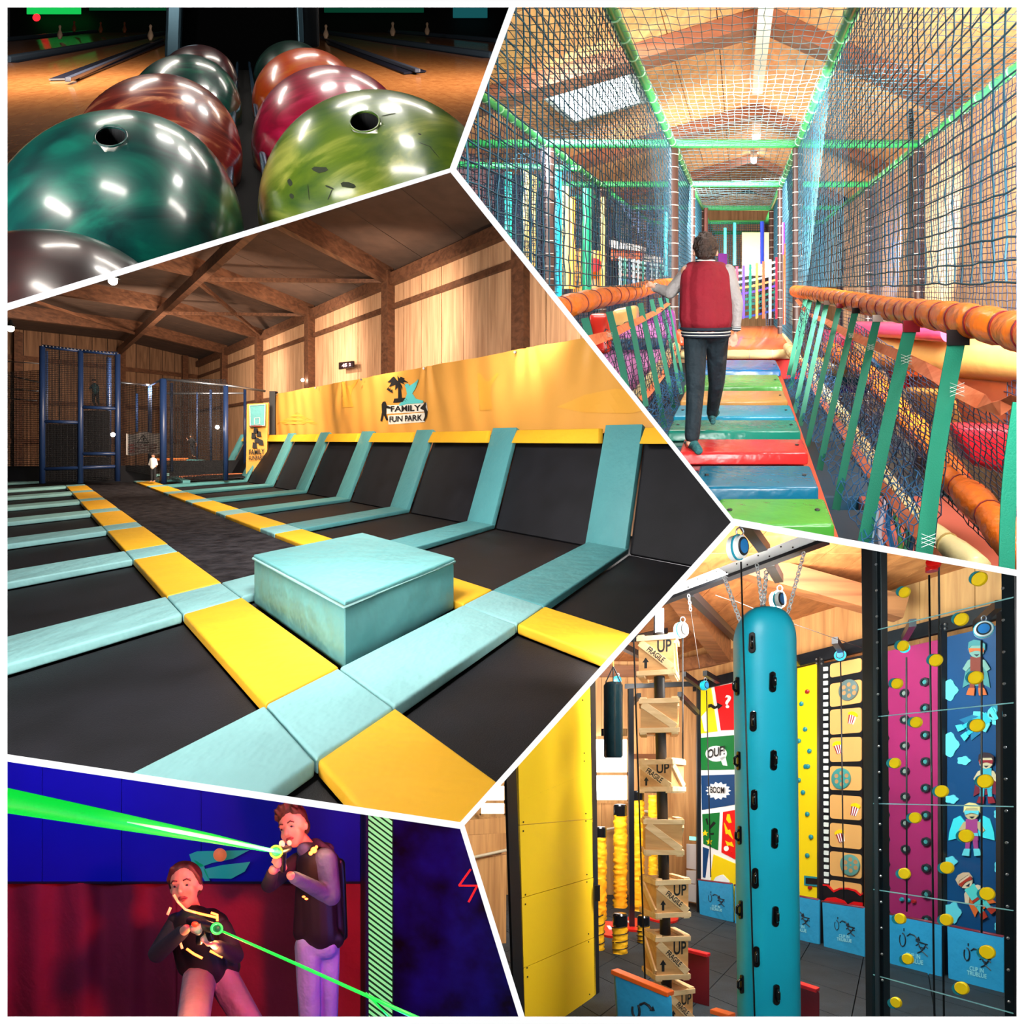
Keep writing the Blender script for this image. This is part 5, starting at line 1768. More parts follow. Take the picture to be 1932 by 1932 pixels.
tb = thing('climbing_frame', 'black steel frame carrying the row of climbing panels', 'frame', cw(1600, 1800))
g = MB(); g.beam(cw(1310, 1296), cw(1900, 1150), .12, .26); g.build('top_beam', blacks, tb, bevel=.01)
for x, y in ((1318, 1290), (1393, 1275), (1548, 1240), (1498, 1250), (1647, 1215), (1778, 1180), (1889, 1155)):
    g = MB(); p = cw(x, y, .03); g.beam(V3((p.x, p.y, CF)), p, .10, .10, up=(0, 1, 0)); g.build('upright', blacks, tb)
for x, y in ((1545, 1248), (1645, 1214), (1778, 1182), (1395, 1275)):
    g = MB()
    for sx in (-5, 5):
        for sy in (-4, 4):
            g.ell(cw(x + sx, y + sy, .13), .022, nu=6, nv=4)
    g.build('beam_bolts', mat('bolt_steel', (190, 194, 198), rough=.3, metal=.9), tb, kind='stuff')
for (x0, y0, d0, x1, y1, d1) in ((1290, 1272, 15, 1325, 1298, 16.5), (1330, 1270, 15, 1355, 1285, 16), (1575, 1208, 11.5, 1592, 1235, 13), (1497, 1240, 13.2, 1505, 1252, 13.8), (1722, 1175, 10, 1706, 1205, 11.6), (1885, 1140, 9, 1842, 1178, 10.4), (1282, 1310, 15, 1316, 1345, 16.3), (1190, 1330, 17, 1206, 1312, 16), (1180, 1295, 17, 1320, 1290, 16)):
    g = MB(); g.beam(C.px(x0, y0, d0), C.px(x1, y1, d1), .10, .12); g.build('bracket', blacks, tb)

# ---- the climbing panels
def panel(name, label, xl, xr, ytl, ytr, ybl, ybr, m, cat='climbing panel'):
    t = thing(name, label, cat, cw((xl + xr) / 2, (ybl + ybr) / 2))
    g = MB(); g.slab([cw(xl, ytl), cw(xr, ytr), cw(xr, ybr), cw(xl, ybl)], wn * -.05); g.build('board', m, t)
    return t


def poly(t, name, pts, m, off=.02, th=.02, bev=0):
    g = MB(); g.slab([cw(x, y, off) for x, y in pts], wn * -th if th > 0 else wn * .01)
    return g.build(name, m, t, bevel=bev)


def cirp(x, y, rx, ry=None, n=20, a0=0):
    ry = rx if ry is None else ry
    return [(x + rx * math.cos(6.2832 * i / n + a0), y + ry * math.sin(6.2832 * i / n + a0)) for i in range(n)]


def ctext(t, s, x, y, h, w, m, off=.05, slope=0.0, name='lettering', fn=None):
    f = fn or cw
    o = f(x, y, off)
    ux = (f(x + 10, y + slope * 10, off) - o) / 10
    uy = (f(x, y - 10, off) - o) / 10
    g = MB(); g.text(s, o, ux, uy, h, width=w)
    return g.build(name, m, t)


pw = mat('panel_white', (236, 236, 232), rough=.5)
pred = mat('panel_red', (222, 20, 24), rough=.4)
pyel = mat('panel_yellow', (236, 206, 20), rough=.4)
pgrn = mat('panel_green', (12, 112, 48), rough=.4)
pblu = mat('panel_blue', (12, 62, 110), rough=.4)
cm = panel('comic_panel', 'comic strip climbing panel reading OUF and BOOM left of the blue pillar', 1321, 1388, 1298, 1284, 1735, 1752, pw)
poly(cm, 'shape', [(1322, 1302), (1341, 1298), (1353, 1380), (1322, 1384)], pyel)
poly(cm, 'shape', [(1348, 1296), (1387, 1288), (1386, 1377), (1360, 1378)], pred)
poly(cm, 'shape', [(1322, 1392), (1385, 1387), (1385, 1452), (1323, 1453)], pgrn)
poly(cm, 'shape', [(1323, 1463), (1385, 1461), (1386, 1518), (1324, 1528)], pblu)
poly(cm, 'shape', [(1325, 1536), (1357, 1533), (1354, 1604), (1327, 1592)], pgrn)
poly(cm, 'shape', [(1364, 1532), (1387, 1528), (1388, 1622), (1361, 1608)], pred)
poly(cm, 'shape', [(1326, 1598), (1337, 1602), (1330, 1656), (1326, 1655)], pblu)
poly(cm, 'shape', [(1346, 1612), (1388, 1630), (1388, 1740), (1338, 1740), (1342, 1640)], pyel)
poly(cm, 'shape', [(1323, 1352), (1332, 1342), (1334, 1380), (1329, 1380)], pw, .03)
poly(cm, 'arrow', [(1336, 1329), (1342, 1328), (1349, 1333), (1353, 1331), (1353, 1326), (1363, 1331), (1355, 1338), (1354, 1335), (1347, 1338), (1341, 1334), (1336, 1336)], blackm, .03)
ctext(cm, '?', 1373, 1325, 24, 12, pw, .05)
poly(cm, 'speech_bubble', cirp(1351, 1422, 20, 15) , pw, .03)
poly(cm, 'bubble_tail', [(1358, 1430), (1368, 1426), (1372, 1445), (1364, 1444)], pw, .03)
ctext(cm, 'OUF!', 1351, 1420, 17, 33, blackm, .07, -.25)
star = []
for i in range(28):
    r = 1.0 if i % 2 == 0 else .78
    star.append((1355 + 24 * r * math.cos(i * math.pi / 14), 1492 + 17 * r * math.sin(i * math.pi / 14)))
poly(cm, 'burst', star, pw, .03)
ctext(cm, 'BOOM', 1353, 1491, 12, 27, blackm, .07, .05)
for (x, y) in ((1330, 1572), (1338, 1588)):
    poly(cm, 'star', [(x + (6.5 if i % 2 == 0 else 2.8) * math.sin(i * math.pi / 5), y - (6.5 if i % 2 == 0 else 2.8) * math.cos(i * math.pi / 5)) for i in range(10)], pyel, .03)
for pts in ([(1331, 1545), (1334, 1544), (1336, 1556), (1334, 1556)], [(1346, 1550), (1350, 1553), (1340, 1564), (1337, 1561)], [(1340, 1572), (1346, 1571), (1346, 1575), (1341, 1575)]):
    poly(cm, 'dash', pts, blackm, .03)
poly(cm, 'lightning', [(1372, 1536), (1376, 1536), (1380, 1552), (1375, 1553), (1370, 1546)], pyel, .03)
poly(cm, 'lightning', [(1366, 1552), (1373, 1566), (1377, 1565), (1383, 1584), (1373, 1573), (1369, 1574)], pyel, .03)
poly(cm, 'lightning', [(1368, 1586), (1376, 1590), (1380, 1588), (1384, 1598), (1376, 1595), (1372, 1596)], pyel, .03)
poly(cm, 'dot', cirp(1370, 1601, 4.5, 5), pw, .03)
poly(cm, 'dot', cirp(1378, 1608, 2.6), pred, .03)
poly(cm, 'cloud_shape', [(1346, 1662), (1350, 1655), (1356, 1652), (1364, 1650), (1370, 1656), (1376, 1662), (1376, 1675), (1346, 1672)], pw, .03)

yp = panel('dotted_panel', 'yellow climbing panel dotted with teal holds right of the blue pillar', 1492, 1544, 1264, 1252, 1775, 1790, pyel)
tealh = mat('teal_hold', (28, 128, 140), rough=.35)
for (x, y) in ((1513, 1328), (1520, 1376), (1508, 1398), (1528, 1417), (1521, 1446), (1525, 1495 - 49 + 0), (1516, 1495), (1524, 1536), (1531, 1579), (1524, 1614), (1508, 1460 + 12)):
    g = MB(); p = cw(x, y, 0.02); g.lathe(p, wn, [(0, .05), (.03, .052), (.05, .03)], 12); g.build('hold', tealh, yp, smooth='angle')
g = MB(); g.lathe(cw(1524, 1305, .02), wn, [(0, .05), (.03, .05), (.05, .03)], 12); g.build('hold', mat('red_hold', (150, 24, 24), rough=.4), yp, smooth='angle', label='dark red hold near the top')
poly(yp, 'timer_frame', [(1517, 1652), (1544, 1655), (1543, 1673), (1517, 1670)], tealh, .03)
poly(yp, 'timer_display', [(1520, 1656), (1541, 1658), (1541, 1669), (1520, 1667)], blackm, .045)
g = MB(); g.lathe(cw(1529, 1675, .02), wn, [(0, .045), (.05, .03)], 12); g.build('button', mat('red_hold', (150, 24, 24)), yp, smooth='angle')

# film strip
fp = panel('film_panel', 'black film strip climbing panel with tan frames, reels and popcorn', 1551, 1627, 1252, 1236, 1770, 1790, blacks)
tan = mat('film_tan', (214, 164, 96), rough=.5)


def rrect(x0, y0, x1, y1, r=5, sl=0.0):
    out = []
    for (cx, cy, a) in ((x1 - r, y0 + r, -90), (x1 - r, y1 - r, 0), (x0 + r, y1 - r, 90), (x0 + r, y0 + r, 180)):
        for k in range(5):
            an = math.radians(a + k * 22.5)
            X = cx + r * math.cos(an)
            out.append((X, cy + r * math.sin(an) + sl * (X - (x0 + x1) / 2)))
    return out


frames = [(1247, 1273, -.2), (1286, 1330, -.15), (1337, 1384, -.08), (1391, 1437, -.03), (1446, 1491, .02), (1501, 1546, .07), (1555, 1600, .1), (1609, 1655, .12), (1664, 1690, .15)]
for (y0, y1, sl) in frames:
    poly(fp, 'film_frame', rrect(1566, y0, 1625, y1, 5, sl), tan, .02)
for i in range(31):
    y = 1262 + i * 13.35
    poly(fp, 'sprocket_hole', rrect(1552.5 + i * .06, y - 4, 1561.5 + i * .06, y + 4, 1.2, -.1 + i * .008), mat('hole_white', (216, 226, 222), rough=.5), .02, .012)
reelm = mat('reel_grey_green', (86, 146, 140), rough=.4)
for i, (x, y, m_) in enumerate(((1602, 1302, mat('reel_grey', (92, 116, 116), rough=.4)), (1588, 1469, mat('reel_teal', (58, 140, 136), rough=.4)), (1605, 1632, reelm))):
    g = MB(); p = cw(x, y, .03); g.lathe(p, wn, [(0, .215), (.04, .215), (.05, .19)], 28); g.build('reel', m_, fp, smooth='angle')
    hol = MB()
    for k in range(6):
        hol.lathe(cw(x + 11 * math.cos(k * 1.047 + .5), y + 10.5 * math.sin(k * 1.047 + .5), .075), wn, [(0, .045), (.006, .045)], 12)
    hol.lathe(cw(x, y, .075), wn, [(0, .022), (.006, .022)], 10)
    hol.build('reel_hole', mat('reel_hole_tan', (170, 132, 88), rough=.6), fp, kind='stuff')
for i, (x, y, s_) in enumerate(((1607, 1355, 1), (1581, 1411, -1), (1612, 1528, 1), (1585, 1578, -1))):
    def rp(px_, py_, s_=s_, x=x, y=y):
        an = .25 * s_
        return (x + px_ * math.cos(an) - py_ * math.sin(an), y + px_ * math.sin(an) + py_ * math.cos(an))
    for k in range(6):
        x0, x1 = -7 + k * 2.35, -7 + (k + 1) * 2.35
        poly(fp, 'popcorn_stripe', [rp(x0, -6), rp(x1, -6), rp(x1 * .72, 11), rp(x0 * .72, 11)], mat('stripe_red', (150, 20, 36), rough=.5) if k % 2 == 0 else pw, .04)
    poly(fp, 'popcorn', [rp(-9, -5), rp(-9, -9), rp(-5, -12), rp(0, -13), rp(6, -11), rp(9, -8), rp(8, -4), rp(0, -6)], pyel, .045)
seat = mat('seat_red', (206, 22, 26), rough=.4)
poly(fp, 'seat_row', [(1552, 1670), (1560, 1670), (1570, 1682), (1582, 1677), (1600, 1677), (1615, 1681), (1624, 1690), (1627, 1686), (1627, 1705), (1552, 1700)], blacks, .035)
for pts in ([(1552, 1668), (1562, 1669), (1572, 1680), (1584, 1675), (1600, 1675), (1614, 1679), (1624, 1688), (1627, 1684), (1627, 1688), (1623, 1691), (1612, 1682), (1598, 1678), (1585, 1678), (1573, 1684), (1560, 1672), (1552, 1671)],
            [(1553, 1700), (1560, 1694), (1575, 1693), (1592, 1699), (1598, 1706), (1592, 1706), (1553, 1701)], [(1600, 1706), (1610, 1701), (1627, 1703), (1627, 1712), (1604, 1709)]):
    poly(fp, 'seat_edge', pts, seat, .05)

# magenta panel
mg = mat('magenta_panel', (150, 34, 88), rough=.45, noise=.12, nscale=.8)
mp_ = panel('magenta_panel', 'magenta climbing panel with dark hexagonal grip rings behind the glass', 1658, 1775, 1232, 1206, 1810, 1835, mg)
for xs, ys in ((1671, (1297, 1345, 1393, 1440, 1488, 1537, 1583, 1630, 1675, 1722)), (1709, (1308, 1358, 1407, 1455, 1503, 1553, 1602, 1650)), (1748, (1287, 1336, 1387, 1437, 1487, 1538, 1588, 1638, 1687, 1735))):
    for i, y in enumerate(ys):
        x = xs + (y - 1500) * .008
        g = MB(); g.lathe(cw(x, y, .02), wn, [(0, .085), (.05, .08), (.055, .05), (.02, .045)], 8); g.build('grip_ring', mat('grip_dark', (28, 34, 40), rough=.5), mp_)
        g = MB(); g.lathe(cw(x, y, .03), wn, [(0, .047), (.03, .04)], 12); g.build('grip_centre', mat('grip_pale', (120, 130, 120), rough=.6) if xs < 1740 else mat('grip_teal', (60, 130, 130), rough=.5), mp_, smooth='angle')
for i, (x, y) in enumerate(((1702, 1697), (1714, 1699), (1725, 1701))):
    g = MB(); g.lathe(cw(x, y, .02), wn, [(0, .045), (.04, .03)], 12); g.build('button', tealh if i < 2 else mat('red_hold', (150, 24, 24)), mp_, smooth='angle')

# superhero style panel: plain caped figures and clouds
npanel = mat('navy_panel', (8, 62, 106), rough=.45, noise=.08, nscale=.7)
sp_ = panel('cloud_panel', 'navy climbing panel with cut-out clouds and small caped figures', 1777, 1888, 1204, 1178, 1835, 1862, npanel)
cloudm = mat('cloud_cyan', (92, 196, 208), rough=.45)


def cloud(x, y, w, h):
    pts = []
    for k in range(24):
        an = 6.2832 * k / 24
        r = 1 + .13 * math.cos(an * 5)
        X = min(max(x + w * r * math.cos(an), 1778), 1887)
        pts.append((X, y + h * r * math.sin(an)))
    poly(sp_, 'cloud', pts, cloudm, .03)


for c_ in ((1788, 1302, 18, 19), (1788, 1405, 20, 22), (1818, 1435, 12, 8), (1795, 1508, 12, 8), (1883, 1536, 8, 9), (1792, 1626, 13, 10), (1884, 1636, 8, 12), (1796, 1722, 16, 19), (1884, 1748, 8, 9), (1880, 1360, 9, 9)):
    cloud(*c_)


def hero(x, y, s_, tilt, cape, suit, skin_, hair, boots, glyph=None, wings=False):
    s_ *= 1.3
    def r_(u, v):
        an = math.radians(tilt)
        return (x + s_ * (u * math.cos(an) - v * math.sin(an)), y + s_ * (u * math.sin(an) + v * math.cos(an)))
    M_ = lambda c_: mat('cut_%d_%d_%d' % c_, c_, rough=.45)
    if wings:
        for k in (-1, 1):
            poly(sp_, 'wing', [r_(k * 6, -8), r_(k * 14, -18), r_(k * 22, -14), r_(k * 27, 2), r_(k * 28, 12), r_(k * 20, 10), r_(k * 12, 8), r_(k * 6, 4)], M_(cape), .03)
    else:
        poly(sp_, 'cape', [r_(-6, -14), r_(6, -14), r_(13, 4), r_(16, 22), r_(8, 18), r_(0, 20), r_(-9, 18), r_(-16, 22), r_(-13, 4)], M_(cape), .03)
    for k in (-1, 1):
        poly(sp_, 'leg', [r_(k * 1, 8), r_(k * 7, 8), r_(k * 8, 24), r_(k * 3, 24)], M_(suit), .045)
        poly(sp_, 'boot', [r_(k * 2, 22), r_(k * 9, 22), r_(k * 12, 30), r_(k * 3, 31)], M_(boots), .055)
        poly(sp_, 'arm', [r_(k * 5, -12), r_(k * 10, -10), r_(k * 16, 0), r_(k * 12, 3), r_(k * 6, -4)], M_(skin_), .05)
    poly(sp_, 'torso', [r_(-7, -14), r_(7, -14), r_(7, 2), r_(8, 12), r_(-8, 12), r_(-7, 2)], M_(suit), .055)
    poly(sp_, 'belt', [r_(-7.5, 3), r_(7.5, 3), r_(8, 6.5), r_(-8, 6.5)], M_(boots), .065)
    poly(sp_, 'head', [r_(9 * math.cos(t * .524), -22 + 9 * math.sin(t * .524)) for t in range(12)], M_(skin_), .06)
    poly(sp_, 'hair', [r_(-10, -22), r_(-9, -31), r_(-3, -34), r_(4, -33), r_(10, -29), r_(10, -21), r_(7, -27), r_(-6, -27)], M_(hair), .07)
    poly(sp_, 'mask', [r_(-9, -24), r_(9, -24), r_(8, -19), r_(2, -21), r_(-2, -21), r_(-8, -19)], M_(boots), .075)
    poly(sp_, 'smile', [r_(-3, -17), r_(3, -17), r_(0, -14.5)], M_((30, 40, 50)), .075)


hero(1842, 1262, 1.25, 0, (66, 130, 130), (120, 52, 40), (110, 150, 140), (60, 128, 132), (190, 92, 44))
hero(1848, 1362, 1.1, 60, (26, 104, 140), (44, 170, 190), (90, 190, 190), (30, 120, 140), (70, 200, 214))
hero(1860, 1470, 1.15, 0, (110, 34, 50), (60, 160, 176), (190, 174, 140), (48, 34, 42), (130, 30, 44))
hero(1833, 1567, 1.2, 0, (60, 200, 210), (150, 60, 120), (180, 160, 120), (214, 196, 130), (92, 190, 200), wings=True)
hero(1840, 1690, 1.15, -35, (206, 96, 40), (80, 190, 184), (206, 180, 150), (190, 160, 130), (160, 46, 30))

# ---- blue mats with print in front of the panels
bmat = mat('blue_mat_vinyl', (44, 150, 196), rough=.5, noise=.06, nscale=2, bump=.5, bscale=4)
inkb = mat('mat_ink_black', (24, 30, 40), rough=.6)
inkw = mat('mat_ink_pale', (150, 220, 226), rough=.6)


def bluemat(label, tl, tr, br, bl, off, logo=True, fn=None):
    f = (lambda x, y, o=0.0: cw(x, y, off + o)) if fn is None else fn
    t = thing('floor_mat', label, 'mat', f((bl[0] + br[0]) / 2, (bl[1] + br[1]) / 2), 'blue belay mats' if fn is None else None)
    g = MB(); g.slab([f(*tl), f(*tr), f(*br), f(*bl)], wn * -.05); g.build('cover', bmat, t, bevel=.012)
    g = MB(); g.tube([f(tl[0], tl[1], -.025), f(tr[0], tr[1], -.025)], .03, 6); g.build('red_edge', mat('mat_edge_red', (110, 24, 44), rough=.5), t, smooth=True)
    if not logo:
        return t
    W = tr[0] - tl[0]
    cx = (tl[0] + br[0]) / 2 + W * .02
    H = bl[1] - tl[1]
    sl = (tr[1] - tl[1]) / max(1, W)
    cy = (tl[1] + tr[1] + bl[1] + br[1]) / 4
    s_ = W / 80.0

    def L(u, v):
        X = cx + u * s_
        return f(X, cy + v * s_ + sl * (X - (tl[0] + tr[0]) / 2) * 1.0, .012)
    g = MB()
    g.tube([L(-14 + 4 * math.cos(k * .55), -4 + 9 * math.sin(k * .55)) for k in range(-3, 8)], .006 * s_ + .003, 4)
    g.tube([L(-12, -20), L(-12, -16)], .01, 4)
    g.build('print_carabiner', inkb, t)
    g = MB(); g.tube([L(-8, -10), L(-4, -14), L(2, -13), L(6, -9)], .011, 4); g.add([L(3, -7), L(10, -7), L(8, -13)], [(0, 1, 2)]); g.build('print_arrow', inkb, t)
    g = MB()
    for a_, b_ in (((4, -6), (20, -4)), ((6, -6), (12, 6)), ((18, -4), (12, 6)), ((12, 6), (6, 10)), ((12, 6), (20, 12)), ((8, 1), (16, 2)), ((4, 0), (8, -3)), ((20, 1), (16, -2))):
        g.tube([L(*a_), L(*b_)], .0095, 4)
    g.build('print_harness', inkb, t)
    o = L(0, 15)
    ux, uy = (L(8, 15) - o) / 8, (L(0, 7) - o) / 8
    g = MB(); g.text('CLIP IN', o, ux, uy, 6, width=20); g.text('TRUBLUE', L(0, 22), ux, uy, 6, width=28); g.build('print_lettering', inkw, t)
    return t


bluemat('blue mat with carabiner print leaning at the comic panel', (1317, 1660), (1381, 1668), (1382, 1740), (1320, 1726), .22)
bluemat('blue mat mostly hidden left behind the blue pillar', (1386, 1670), (1440, 1676), (1440, 1754), (1386, 1744), .22, False)
bluemat('blue mat half hidden right behind the blue pillar', (1468, 1684), (1545, 1698), (1545, 1782), (1468, 1768), .22)
bluemat('blue mat with print in front of the film strip panel', (1551, 1701), (1631, 1713), (1631, 1806), (1554, 1786), .25)
bluemat('blue mat behind the glass in front of the magenta panel', (1664, 1722), (1776, 1744), (1776, 1848), (1666, 1814), .25)
bluemat('blue mat with print at the far right behind the glass', (1787, 1746), (1894, 1768), (1894, 1876), (1789, 1846), .25)

# ---- glass wall in front right
GK, GC = 0.47, 7.8


def gw(x, y, off=0.0):
    return V3(C.pl(x, y, GK, GC - off * 1.1))


gn = Vector((-1, -GK, 0)).normalized()
glass = bpy.data.materials.new('clear_glass')
glass.use_nodes = True
nt = glass.node_tree
nt.nodes.remove(nt.nodes['Principled BSDF'])
mx = nt.nodes.new('ShaderNodeMixShader')
tr = nt.nodes.new('ShaderNodeBsdfTransparent')
tr.inputs['Color'].default_value = (.86, .95, .97, 1)
gl_ = nt.nodes.new('ShaderNodeBsdfGlossy')
gl_.inputs['Roughness'].default_value = .02
gl_.inputs['Color'].default_value = (.8, .95, 1, 1)
lw_ = nt.nodes.new('ShaderNodeLayerWeight')
lw_.inputs['Blend'].default_value = .12
nt.links.new(lw_.outputs['Fresnel'], mx.inputs[0])
nt.links.new(tr.outputs[0], mx.inputs[1])
nt.links.new(gl_.outputs[0], mx.inputs[2])
nt.links.new(mx.outputs[0], nt.nodes['Material Output'].inputs[0])
gt = thing('glass_climbing_wall', 'clear glass climbing wall with yellow discs between two black posts', 'climbing wall', gw(1780, 1918))
jt = [(1000, 985 - 20), (1190, 1127), (1353, 1326), (1516, 1522), (1678, 1718), (1839, 1912), (2010, 2110)]
for i in range(len(jt) - 1):
    g = MB(); g.slab([gw(1646, jt[i][0]), gw(1912, jt[i][1]), gw(1912, jt[i + 1][1]), gw(1646, jt[i + 1][0])], gn * -.012); g.build('pane', glass, gt)
    g = MB(); g.beam(gw(1648, jt[i + 1][0]), gw(1912, jt[i + 1][1]), .007, .012); g.build('pane_edge', mat('glass_edge', (130, 190, 192), rough=.2), gt)
for (x0, x1, x2, x3, lab) in ((1624, 1661, 1634, 1668, 'l'), (1888, 1914, 1896, 1922, 'r')):
    g = MB(); g.slab([gw(x0, 960, -.02), gw(x1, 960, -.02), gw(x3, 2000, -.02), gw(x2, 2000, -.02)], gn * -.12); g.build('post', blacks, gt, bevel=.006)
g = MB(); g.slab([gw(1645, 960, .03), gw(1652, 960, .03), gw(1659, 2000, .03), gw(1652, 2000, .03)], gn * -.02); g.build('post_flange', mat('dark_steel_flange', (40, 48, 54), rough=.35), gt)
for i in range(17):
    for (x, ya, yb) in ((1653 + i * .75, 1065 + i * 49, 0), (1892 + i * .9, 1110 + i * 60, 0)):
        if ya > 1925:
            continue
        g = MB(); g.lathe(gw(x, ya, .04), gn, [(0, .015), (.008, .013), (.014, .006)], 8); g.build('screw', mat('bolt_steel', (190, 194, 198)), gt, smooth='angle')
ydisc = mat('disc_yellow', (250, 214, 20), rough=.35)
for (x, y, r) in ((1708, 1118, 10), (1849, 1093, 13), (1815, 1169, 12), (1705, 1219, 10), (1767, 1246, 11.5), (1694, 1290, 10), (1842, 1279, 12.5), (1730, 1363, 10.5), (1845, 1369, 12.5), (1690, 1440, 10), (1860, 1474, 13), (1778, 1493, 11.5), (1728, 1543, 10.5), (1824, 1577, 12.5), (1788, 1637, 11.5), (1708, 1648, 10.5), (1864, 1686, 12.5), (1700, 1733, 10), (1787, 1735, 11), (1864, 1796, 13), (1714, 1809, 10), (1816, 1864, 12), (1692, 1891, 10)):
    dd = gw(x, y).y
    R = r / FPX * dd * 1.0
    w = Vector((-1, -.62, 0)).normalized()
    g = MB(); g.lathe(gw(x, y, -.06), w, [(0, R * .7), (.08, R * .95), (.10, R * .9)], 20); g.build('foothold_disc', tealh, gt, smooth='angle')
    g = MB(); g.lathe(gw(x, y, .05), w, [(0, R), (.025, R), (.035, R * .88)], 22); g.build('foothold_cap', ydisc, gt, smooth='angle')
g = MB(); g.lathe(gw(1762, 1066, .05), (-.4, -.6, .5), [(0, .07), (.05, .075), (.06, .05)], 16); g.lathe(gw(1758, 1078, .03), (0, 0, 1), [(0, .06), (.05, .06)], 16); g.build('red_button', mat('bright_red', (230, 20, 16), rough=.3), gt, smooth='angle')
for (x0, y0, x1, y1, d, lab) in ((1753, 1085, 1763, 1925, 8.2, 'black rope hanging from the red button behind the glass wall'), (1771, 1050, 1781, 1925, 8.1, 'thick black rope between the magenta and the navy panel'), (1710, 1240, 1711, 1720, 9.5, 'thin rope down the middle of the magenta panel'), (1852, 1208, 1852, 1760, 8.6, 'thin rope hanging over the caped figures of the navy panel')):
    g = MB(); g.cyl(C.px(x0, y0, d), C.px(x1, y1, d), .012, 6); g.build('rope', blackm, smooth=True, label=lab, cat='rope', group='ropes behind the glass')

# ---- blue pillar
cy_ = mat('cyan_pillar', (18, 172, 198), rough=.45, noise=.05, nscale=1.2)
pl_ = thing('climbing_pillar', 'tall rounded turquoise climbing pillar with black handles hanging on chains', 'climbing pillar', C.px(1447, 1918, 7.5))
DP = 7.5
tp, bt = V3(C.px(1441, 1146, DP)), V3(C.px(1451, 2000, DP))
axp = (tp - bt)
Lp = axp.length
axn = axp.normalized()
Rp = .335
prof = [(0, Rp)] + [(Lp - Rp * 1.25 * (1 - math.sin(t * math.pi / 20)), Rp * math.cos(t * math.pi / 20) ** .75) for t in range(0, 10)] + [(Lp - .002, Rp * .12)]
vs = []
nn = 48
g = MB()
# flat faced section: superellipse with a seam facet
sec = []
for k in range(nn):
    an = 2 * math.pi * k / nn
    cx, sy = math.cos(an), math.sin(an)
    e = 2 / 2.7
    sec.append((math.copysign(abs(cx) ** e, cx), math.copysign(abs(sy) ** e, sy)))
for (t, r) in prof:
    for (u, v) in sec:
        vs.append(bt + axn * t + Vector((u * r, v * r * .9, 0)))
fs = [(i * nn + k, i * nn + (k + 1) % nn, (i + 1) * nn + (k + 1) % nn, (i + 1) * nn + k) for i in range(len(prof) - 1) for k in range(nn)]
fs.append(tuple(range((len(prof) - 1) * nn, len(prof) * nn)))
g.add(vs, fs)
g.build('pillar_body', cy_, pl_, smooth=True)
han = mat('handle_black', (12, 12, 14), rough=.25, coat=.4)


def handle(x, y, w=11, h=34, off=0.0):
    # front surface of the pillar
    u = (C.px(x, y, DP)[0] - C.px(1441 + (y - 1146) * .0117, y, DP)[0]) / Rp
    u = max(-.98, min(.98, u))
    e = 2.7
    v = -(1 - abs(u) ** e) ** (1 / e) * Rp * .9
    d = DP + v
    c = V3(C.px(x, y, d))
    hw, hh = w / 2 / FPX * d, h / 2 / FPX * d
    nrm = Vector((u * .8, -max(.15, (1 - abs(u) ** 2.2)), 0)).normalized()
    tx = Vector((-nrm.y, nrm.x, 0))
    g = MB(); pts = [c + tx * (hw * math.cos(k * .5236)) * 1.0 + V3((0, 0, (hh - hw) * (1 if math.sin(k * .5236) > 0 else -1) + hw * math.sin(k * .5236))) for k in range(12)]
    pts = [p + nrm * -.01 for p in pts]
    g.slab(pts, nrm * .03)
    o = g.build('handle_plate', han, pl_, bevel=.01)
    g = MB(); g.tube([c + nrm * .02 + V3((0, 0, hh * .55)), c + nrm * .055 + V3((0, 0, hh * .3)), c + nrm * .055 - V3((0, 0, hh * .3)), c + nrm * .02 - V3((0, 0, hh * .55))], .016, 8)
    if o:
        g.build('handle_grip', han, o, smooth=True)


for i in range(5):
    handle(1457 + i * 1.8, 1287 + i * 147.4, 14, 40)
    handle(1419 + i * 2, 1213 + i * 148, 13, 40)
    handle(1392 + i * 2.1, 1295 + i * 140.5, 9, 36)
g = MB(); g.cyl(C.px(1398, 1060, 6.5), C.px(1424, 1925, 7.0), .009, 6); g.build('rope', blackm, smooth=True, label='black belay rope running down the front of the turquoise pillar', cat='rope')

# ---- chains
def chain(label, p, q_, n):
    t = thing('chain', label, 'chain', q_, 'steel chains holding the pillar')
    p, q_ = V3(p), V3(q_)
    ax = (q_ - p)
    L = ax.length / n
    ax.normalize()
    x = ax.cross(Vector((0, 1, 0))).normalized()
    y = ax.cross(x)
    for i in range(n):
        c = p + ax * L * (i + .5)
        u = x if i % 2 == 0 else y * .9 + x * .35
        pts = []
        for k in range(12):
            an = 6.2832 * k / 12
            pts.append(c + ax * (L * .68 * math.cos(an)) + u * (L * .36 * math.sin(an)))
        g = MB(); g.tube(pts, L * .13, 5, closed=True); g.build('link', mat('chain_steel', (220, 224, 226), rough=.5, metal=.2), t, smooth=True)


chain('leftmost steel chain holding the turquoise pillar', C.px(1366, 1088, 8.0), C.px(1398, 1176, 7.5), 14)
chain('steel chain second from left above the pillar', C.px(1428, 1064, 7.9), C.px(1439, 1146, 7.5), 13)
chain('steel chain third from left above the pillar', C.px(1446, 1078, 7.9), C.px(1440, 1146, 7.5), 11)
chain('rightmost steel chain holding the turquoise pillar', C.px(1517, 1042, 7.9), C.px(1486, 1158, 7.5), 18)
chain('short steel chain hanging at the left under the white beam', C.px(1299, 1122, 9.8), C.px(1303, 1152, 9.8), 5)

